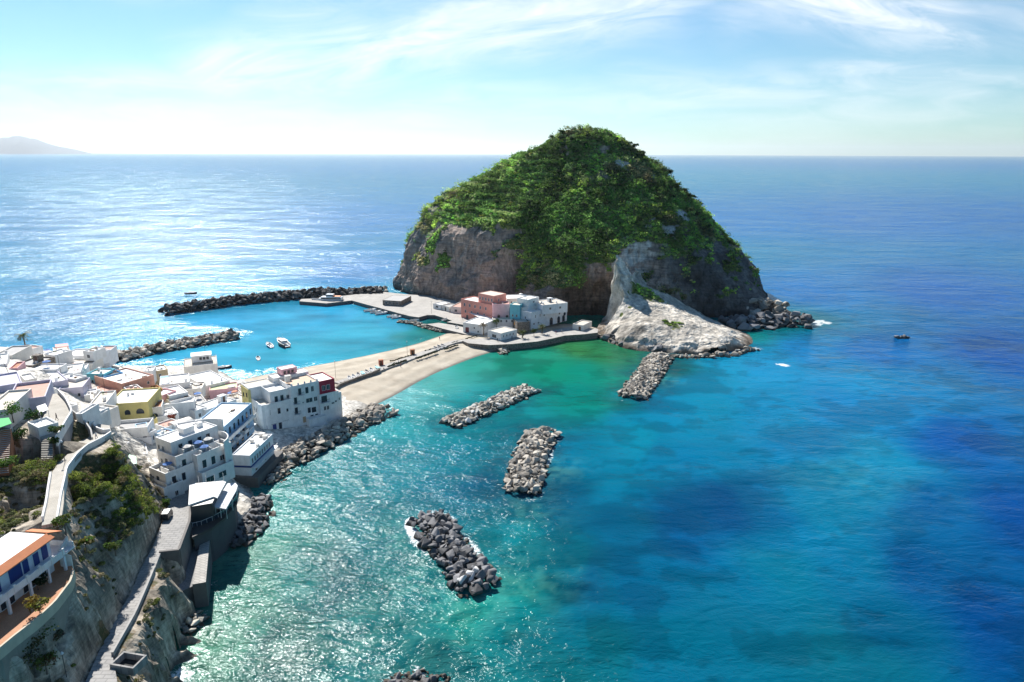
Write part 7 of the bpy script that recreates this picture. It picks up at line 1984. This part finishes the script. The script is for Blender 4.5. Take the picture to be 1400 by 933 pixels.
for a, b_, z, h, r_, lab, col in [(56, 843, 25.5, 3.4, 2.2, 'yellow flowering bush at the edge of the orange terrace', (.17, .14, .03)), (90, 728, 30, 3.2, 2.0, 'round olive green bush beside the porch of the cliff house', (.09, .12, .03)),
    (118, 752, 25, 2.6, 1.7, 'bright green bush in the rocks right of the cliff house', (.11, .16, .03)), (158, 757, 19.5, 3.0, 2.2, 'green bush on the cliff crest above the road', (.08, .11, .03)), (52, 806, 26, 2.2, 1.6, 'dark potted shrub in the shaded corner of the orange terrace', (.02, .035, .015)),
    (47, 590, 33, 5.5, 2.4, 'tall dark cypress like shrub between the stairs at the left edge', (.03, .06, .02)), (30, 610, 32, 4, 2.4, 'bushy green shrub under the white buttress house', (.04, .08, .02)), (78, 598, 34, 2.6, 1.6, 'green shrub beside the lookout terrace steps, upper one', (.06, .10, .03)), (75, 612, 32.6, 2.4, 1.4, 'small green shrub right of the terrace steps, lower one', (.05, .085, .025)),
    (18, 575, 36, 4.0, 3.0, 'lush green garden tree at the left edge of the picture', (.06, .14, .025)), (12, 640, 32, 2.6, 2.6, 'leafy green bush below the orange brick steps', (.08, .12, .025)), (27, 915, 20, 3.6, 3.0, 'grey green round bush in the bottom left corner', (.08, .09, .045)), (48, 895, 20.5, 4.2, 3.2, 'large olive bush near the bottom left corner', (.08, .085, .03)), (64, 918, 18.5, 3.2, 2.6, 'yellow green bush at the bottom edge, left of the road', (.12, .12, .035)),
    (75, 880, 19.8, 2.2, 1.8, 'small grey bush on the slope below the orange terrace', (.10, .10, .06)), (187, 648, 15.5, 2.4, 1.7, 'green bush below the tiny white house on the cliff shelf', (.07, .10, .025)), (190, 700, 16, 2.4, 1.6, 'green bush on the rock rib above the road', (.07, .09, .03)), (227, 694, 10.6, 2.0, 1.5, 'leafy planter shrub next to the parked van', (.05, .09, .02))]:
    tree(lab, a, b_, z, h, r_, col, 'bush', 'bush', .3, 480)
tree('autumn red bush in the court behind the blank white wall', 236, 577, 13.5, 2.6, 1.6, (.20, .05, .03), 'bush', 'bush', .3, 300)

# ---- shrubs on hillside, knoll and rock nose (uncountable cover)
sp = []
for q_ in range(9600):
    x, y = (rnd.uniform(-135, -55), rnd.uniform(70, 165)) if q_ < 7400 else (kn.x+rnd.uniform(-13, 13), kn.y+rnd.uniform(-13, 13))
    z = float('nan')
    sp.append((x, y))
xy = np.array(sp); zz = land_f(xy[:, 0], xy[:, 1]); z1_ = ls(xy[:, 0]+1, xy[:, 1]); z0_ = ls(xy[:, 0], xy[:, 1]); z2_ = ls(xy[:, 0], xy[:, 1]+1)
slp = np.hypot(z1_-z0_, z2_-z0_); nz = fbm(xy[:, 0]/5, xy[:, 1]/5, seed=91, octv=4)
road_poly = [v.xy for v in Rp]+[v.xy for v in reversed(Lp)]; rdist = poly_dist(xy[:, 0], xy[:, 1], road_poly)
terr_poly = [P(a, b_, 25.9).xy for a, b_ in [(-40,905),(0,890),(20,872),(50,849),(75,826),(98,797),(101,784),(97,768),(70,766),(40,800),(0,835),(-40,870)]]; tdist = poly_dist(xy[:, 0], xy[:, 1], terr_poly)
path_l = [P(a, b_, c).xy for a, b_, c in [(70,716,32.1),(75,690,32),(77,660,31.6),(83,642,31.2),(97,625,30.8),(112,611,30.3),(130,603,29.8),(150,592,29)]]; pdist = poly_dist(xy[:, 0], xy[:, 1], path_l, closed=False)
ob_l = [(hq.x, hq.y)]
kd_ = np.hypot(xy[:, 0]-kn.x, xy[:, 1]-kn.y)
sp = []
for i in range(len(xy)):
    x, y = xy[i]
    if zz[i] != zz[i] or zz[i] < 4.5 or rdist[i] > -0.9 or tdist[i] > -.7: continue
    if pdist[i] < 2.0: continue
    if y > 150 or (x < -85 and y > 126): continue
    v = P(95, 750, 30); 
    lx = (Vector((x, y))-Vector((fh.location.x, fh.location.y))); ca, sa = math.cos(-fh.rotation_euler.z), math.sin(-fh.rotation_euler.z); lx = (lx.x*ca-lx.y*sa, lx.x*sa+lx.y*ca)
    if -24 < lx[0] < 4 and -4 < lx[1] < 7.5: continue
    kn_ = kd_[i] < 11
    if slp[i] > 1.9 and not kn_ and rnd.random() < .4: continue
    if not kn_ and nz[i] < -0.14+0.25*rnd.random(): continue
    if kn_: c = rnd.choice([(.13, .18, .03), (.19, .24, .045), (.08, .11, .03), (.16, .13, .07), (.24, .27, .05)]); r_ = rnd.uniform(.6, 1.5)
    else: c = rnd.choice([(.14, .15, .07), (.19, .19, .09), (.10, .12, .05), (.17, .20, .05), (.22, .19, .11)]); r_ = rnd.uniform(.3, .95)
    k = rnd.uniform(.75, 1.25)
    sp.append((x, y, zz[i]-.1, r_, r_*1.1, tuple(q*k for q in c)))
print('hill shrubs', len(sp))
tag(bush_obj('hillside_shrubs', sp, 110, .22), 'olive and yellow green scrub covering the knoll and the cliff slopes', 'shrubs', kind='stuff')

# ---- street lamps and poles
def lamp(label, px, py, z, h, lean=0.0, name='street_lamp', group='street lamps along the footpaths'):
    t = empty(name, P(px, py, z)); tag(t, label, 'street lamp', group)
    top = Vector((lean, 0, h)); mb = MB(); mb.tube((0, 0, 0), top, .07, .045, 6); mb.build('pole', MET_D, t)
    mb = MB(); mb.tube(top, top+Vector((0, 0, .12)), .2, .25, 8); mb.tube(top+Vector((0, 0, .12)), top+Vector((0, 0, .4)), .25, .08, 8); mb.build('lamp_head', MET_W, t)
lamp('leaning dark street lamp by the white walkway at the left edge', 13, 513, 30, 7.5, -2.0)
lamp('street lamp on the footpath above the planted knoll', 89, 632, 31, 4.2)
lamp('street lamp on the plaza next to the ramp', 110, 583, 29, 3.6)
lamp('street lamp in front of the turquoise house', 143, 532, 18, 7.0)
lamp('tall lamp pole beside the lilac shaded front', 83, 510, 24, 5.5)
lamp('tall floodlight pole on the harbour beach behind the hotel', 459, 517, 1.8, 7.0)
lamp('lamp post on the quay near the lagoon', 590, 429, 2.0, 7)
lamp('lamp post on the sand by the orange kiosk', 557, 488, 1.8, 7)
lamp('lamp post at the foot of the cliff road, bottom left', 92, 930, 15.5, 4.5)

# ---- little van, people
def van(label, px, py, z, ang, col):
    t = empty('small_van', P(px, py, z), R(ang)); tag(t, label, 'van')
    mb = MB(); 
    prof = [(-1.7, .35), (1.65, .35), (1.75, .8), (1.45, 1.05), (1.0, 1.7), (-1.6, 1.75), (-1.7, 1.5)]
    n = len(prof); vs = [(x, -.75, z_) for x, z_ in prof]+[(x, .75, z_) for x, z_ in prof]
    mb.add(vs, [tuple(range(n)), tuple(range(2*n-1, n-1, -1))]+[(i, i+n, (i+1) % n+n, (i+1) % n) for i in range(n)])
    me = mb.mesh('body', [col]); bm = bmesh.new(); bm.from_mesh(me); bmesh.ops.recalc_face_normals(bm, faces=bm.faces); bmesh.ops.bevel(bm, geom=bm.edges[:], offset=.06, segments=1, affect='EDGES'); bm.to_mesh(me); bm.free(); link('body', me, t)
    mb = MB(); mb.add([(1.5, -.65, 1.08), (1.5, .65, 1.08), (1.1, .65, 1.62), (1.1, -.65, 1.62), (1.53, -.65, 1.09), (1.53, .65, 1.09), (1.13, .65, 1.64), (1.13, -.65, 1.64)], [(3, 2, 1, 0), (4, 5, 6, 7), (0, 1, 5, 4), (2, 3, 7, 6), (1, 2, 6, 5), (3, 0, 4, 7)]); mb.build('windscreen', GLASS, t)
    mb = MB(); mb.box((-.3, 0, 1.78), (2.0, 1.3, .06)); mb.build('roof_panel', BOAT_W, t)
    for sx in (-1.1, 1.1):
        for sy in (-.72, .72):
            mb = MB(); mb.tube((sx, sy-.09, .32), (sx, sy+.09, .32), .32, .32, 12); o = mb.build('wheel', BOAT_DK, t)
van('small black van with a pale roof parked at the edge of the road widening', 229, 708, 10.65, 100, flat_mat('black car paint', (.03, .03, .035), .3))

def person(label, px, py, z, ang, top, trousers, step=.25, hair=(.05, .035, .025)):
    h = 1.74
    t = empty('person', P(px, py, z), R(ang)); tag(t, label, 'person', 'people')
    sk = flat_mat('skin', (.45, .27, .19), .6)
    J = [((0, 0, .93), .15), ((0, 0, 1.12), .13), ((0, 0, 1.36), .165), ((0, 0, 1.48), .07), ((.02, 0, 1.56), .075), ((.02, 0, 1.66), .095), ((.02, 0, 1.72), .07)]
    E = [(i, i+1) for i in range(6)]
    def chain(root, pts):
        last = root
        for p, r in pts: J.append((p, r)); E.append((last, len(J)-1)); last = len(J)-1
    for s in (-1, 1):
        chain(0, [((0, .09*s, .88), .1), ((step*.4*s+.03, .1*s, .50), .068), ((step*s-.02, .1*s, .10), .045), ((step*s+.14, .11*s, .05), .04)])
        chain(2, [((0, .19*s, 1.40), .06), ((-.08*s, .24*s, 1.13), .045), ((-.14*s+.08, .25*s, .90), .032), ((-.16*s+.12, .25*s, .82), .035)])
    me = bpy.data.meshes.new('body'); me.from_pydata([j[0] for j in J], E, []); 
    for m_ in (top, trousers, sk, flat_mat('hair', hair, .8)): me.materials.append(m_)
    o = link('body', me, t)
    md = o.modifiers.new('skin', 'SKIN'); md.use_smooth_shade = True
    for i, (p, r) in enumerate(J): me.skin_vertices[0].data[i].radius = (r, r)
    me.skin_vertices[0].data[0].use_root = True
    o.modifiers.new('sub', 'SUBSURF').levels = 1
    dg = bpy.context.evaluated_depsgraph_get(); me2 = bpy.data.meshes.new_from_object(o.evaluated_get(dg)); o.modifiers.clear(); o.data = me2; me2.name = 'body'
    me2.materials.clear()
    for m_ in (top, trousers, sk, flat_mat('hair', hair, .8)): me2.materials.append(m_)
    for pg in me2.polygons:
        c = pg.center; pg.use_smooth = True
        pg.material_index = 3 if (c.z > 1.68 or (c.z > 1.58 and c.x < 0)) else 2 if c.z > 1.47 or (abs(c.y) > .2 and c.z < 1.1) else 0 if c.z > .98 else 1
WH_T = flat_mat('white shirt', (.7, .7, .68), .8); DK_T = flat_mat('dark clothes', (.03, .03, .04), .8); BL_T = flat_mat('blue trousers', (.05, .08, .18), .8); RD_T = flat_mat('red shirt', (.45, .05, .04), .8)
person('person in dark clothes walking across the lookout terrace', 78, 575, 34.0, 200, DK_T, DK_T)
for i, (a, b_, z, tp, tr, lab) in enumerate([(545, 497, 2.25, WH_T, BL_T, 'person in a white shirt walking on the causeway by the second hedge'), (601, 465, .9, RD_T, BL_T, 'person in a red shirt standing at the harbour water edge'), (525, 508, 1.2, DK_T, DK_T, 'person in dark clothes on the sand below the causeway'),
    (548, 502, 1.6, RD_T, DK_T, 'person in a red top beside the hedge on the sand'), (632, 437, 2.0, DK_T, BL_T, 'person in dark top near the long white awning'), (768, 455, 2.9, WH_T, DK_T, 'person in a white shirt on the promenade below the arches'), (760, 457, 2.9, RD_T, BL_T, 'person in a red shirt on the promenade left of the arches'), (680, 467, 2.9, DK_T, DK_T, 'person in dark clothes on the promenade before the inn'),
    (132, 600, 29.4, WH_T, BL_T, 'person in a white shirt near the sunken yard'), (700, 464, 2.9, BL_T, DK_T, 'person in blue on the promenade near the low palm')]):
    person(lab, a, b_, z, i*67, tp, tr)

# ---- more rocks
def rocks(name, label, line, hw, h, size, mat, nind=0, cat='rocks', zb=0.0):
    return pile(name, label, [P(a, b_, 0.3) for a, b_ in line], hw, h, size, mat, nind, cat=cat, zbase=zb)
rocks('shore_rocks', 'dark boulders on the shore below the waterside restaurant', [(322,742),(340,726),(352,706),(350,684)], 3.6, 1.6, 1.7, BM_DARK, 100)
rocks('shore_rocks', 'boulders at the foot of the white block with the blue band', [(372,660),(385,645),(398,632)], 2.6, 1.2, 1.6, BM_GREY, 60)
rocks('shore_rocks', 'pale rocks washed by waves at the foot of the rock nose', [(256,862),(266,850),(275,842)], 2.0, 1.2, 1.5, BM_PALE, 30)
rocks('shore_rocks', 'small rocks in the surf at the bottom edge of the picture', [(535,938),(570,930),(605,936)], 2.6, .7, 1.2, BM_DARK, 40)
rocks('stony_spit', 'thin spit of rubble enclosing the little lagoon by the quay', [(548,440),(566,442),(585,448),(605,453)], 2.2, 1.3, 1.4, BM_GREY, 0)
rocks('shore_rocks', 'rough dark rocks at the seaward tip of the island', [(1000,446),(1030,446),(1055,441),(1078,441),(1096,443)], 9.0, 5.0, 4.2, BM_DARK, 60)
rocks('shore_rocks', 'higher brown rocks rising behind the seaward tip of the island', [(1028,428),(1050,430),(1072,432)], 7.0, 9.5, 4.5, BM_GREY, 40)
rocks('shore_rocks', 'brown rock shelf lying in foam before the pale headland', [(905,486),(950,488),(1000,485),(1030,477)], 2.4, .5, 2.4, BM_GREY, 0)
rocks('shore_rocks', 'dark boulders under the left foot of the pale headland', [(828,462),(850,470),(880,476),(905,480)], 3.4, 2.2, 3.0, BM_DARK, 30)
rocks('skerry', 'lone low rock in the open water on the right', [(1228,462),(1240,461)], 1.8, .8, 2.0, BM_DARK, 0)
rocks('jetty_rocks', 'short ruined stone jetty running from the promenade into the bay', [(684,474),(690,484)], 2.2, 1.3, 1.6, BM_PALE, 0)
rocks('quay_rocks', 'rubble bank between the quay and the open sea', [(478,404),(500,399),(525,398)], 4.5, 3.5, 2.4, BM_GREY, 0)
# summit crags
for o in list(bpy.data.objects):
    if '_dim' in o: del o['_dim']
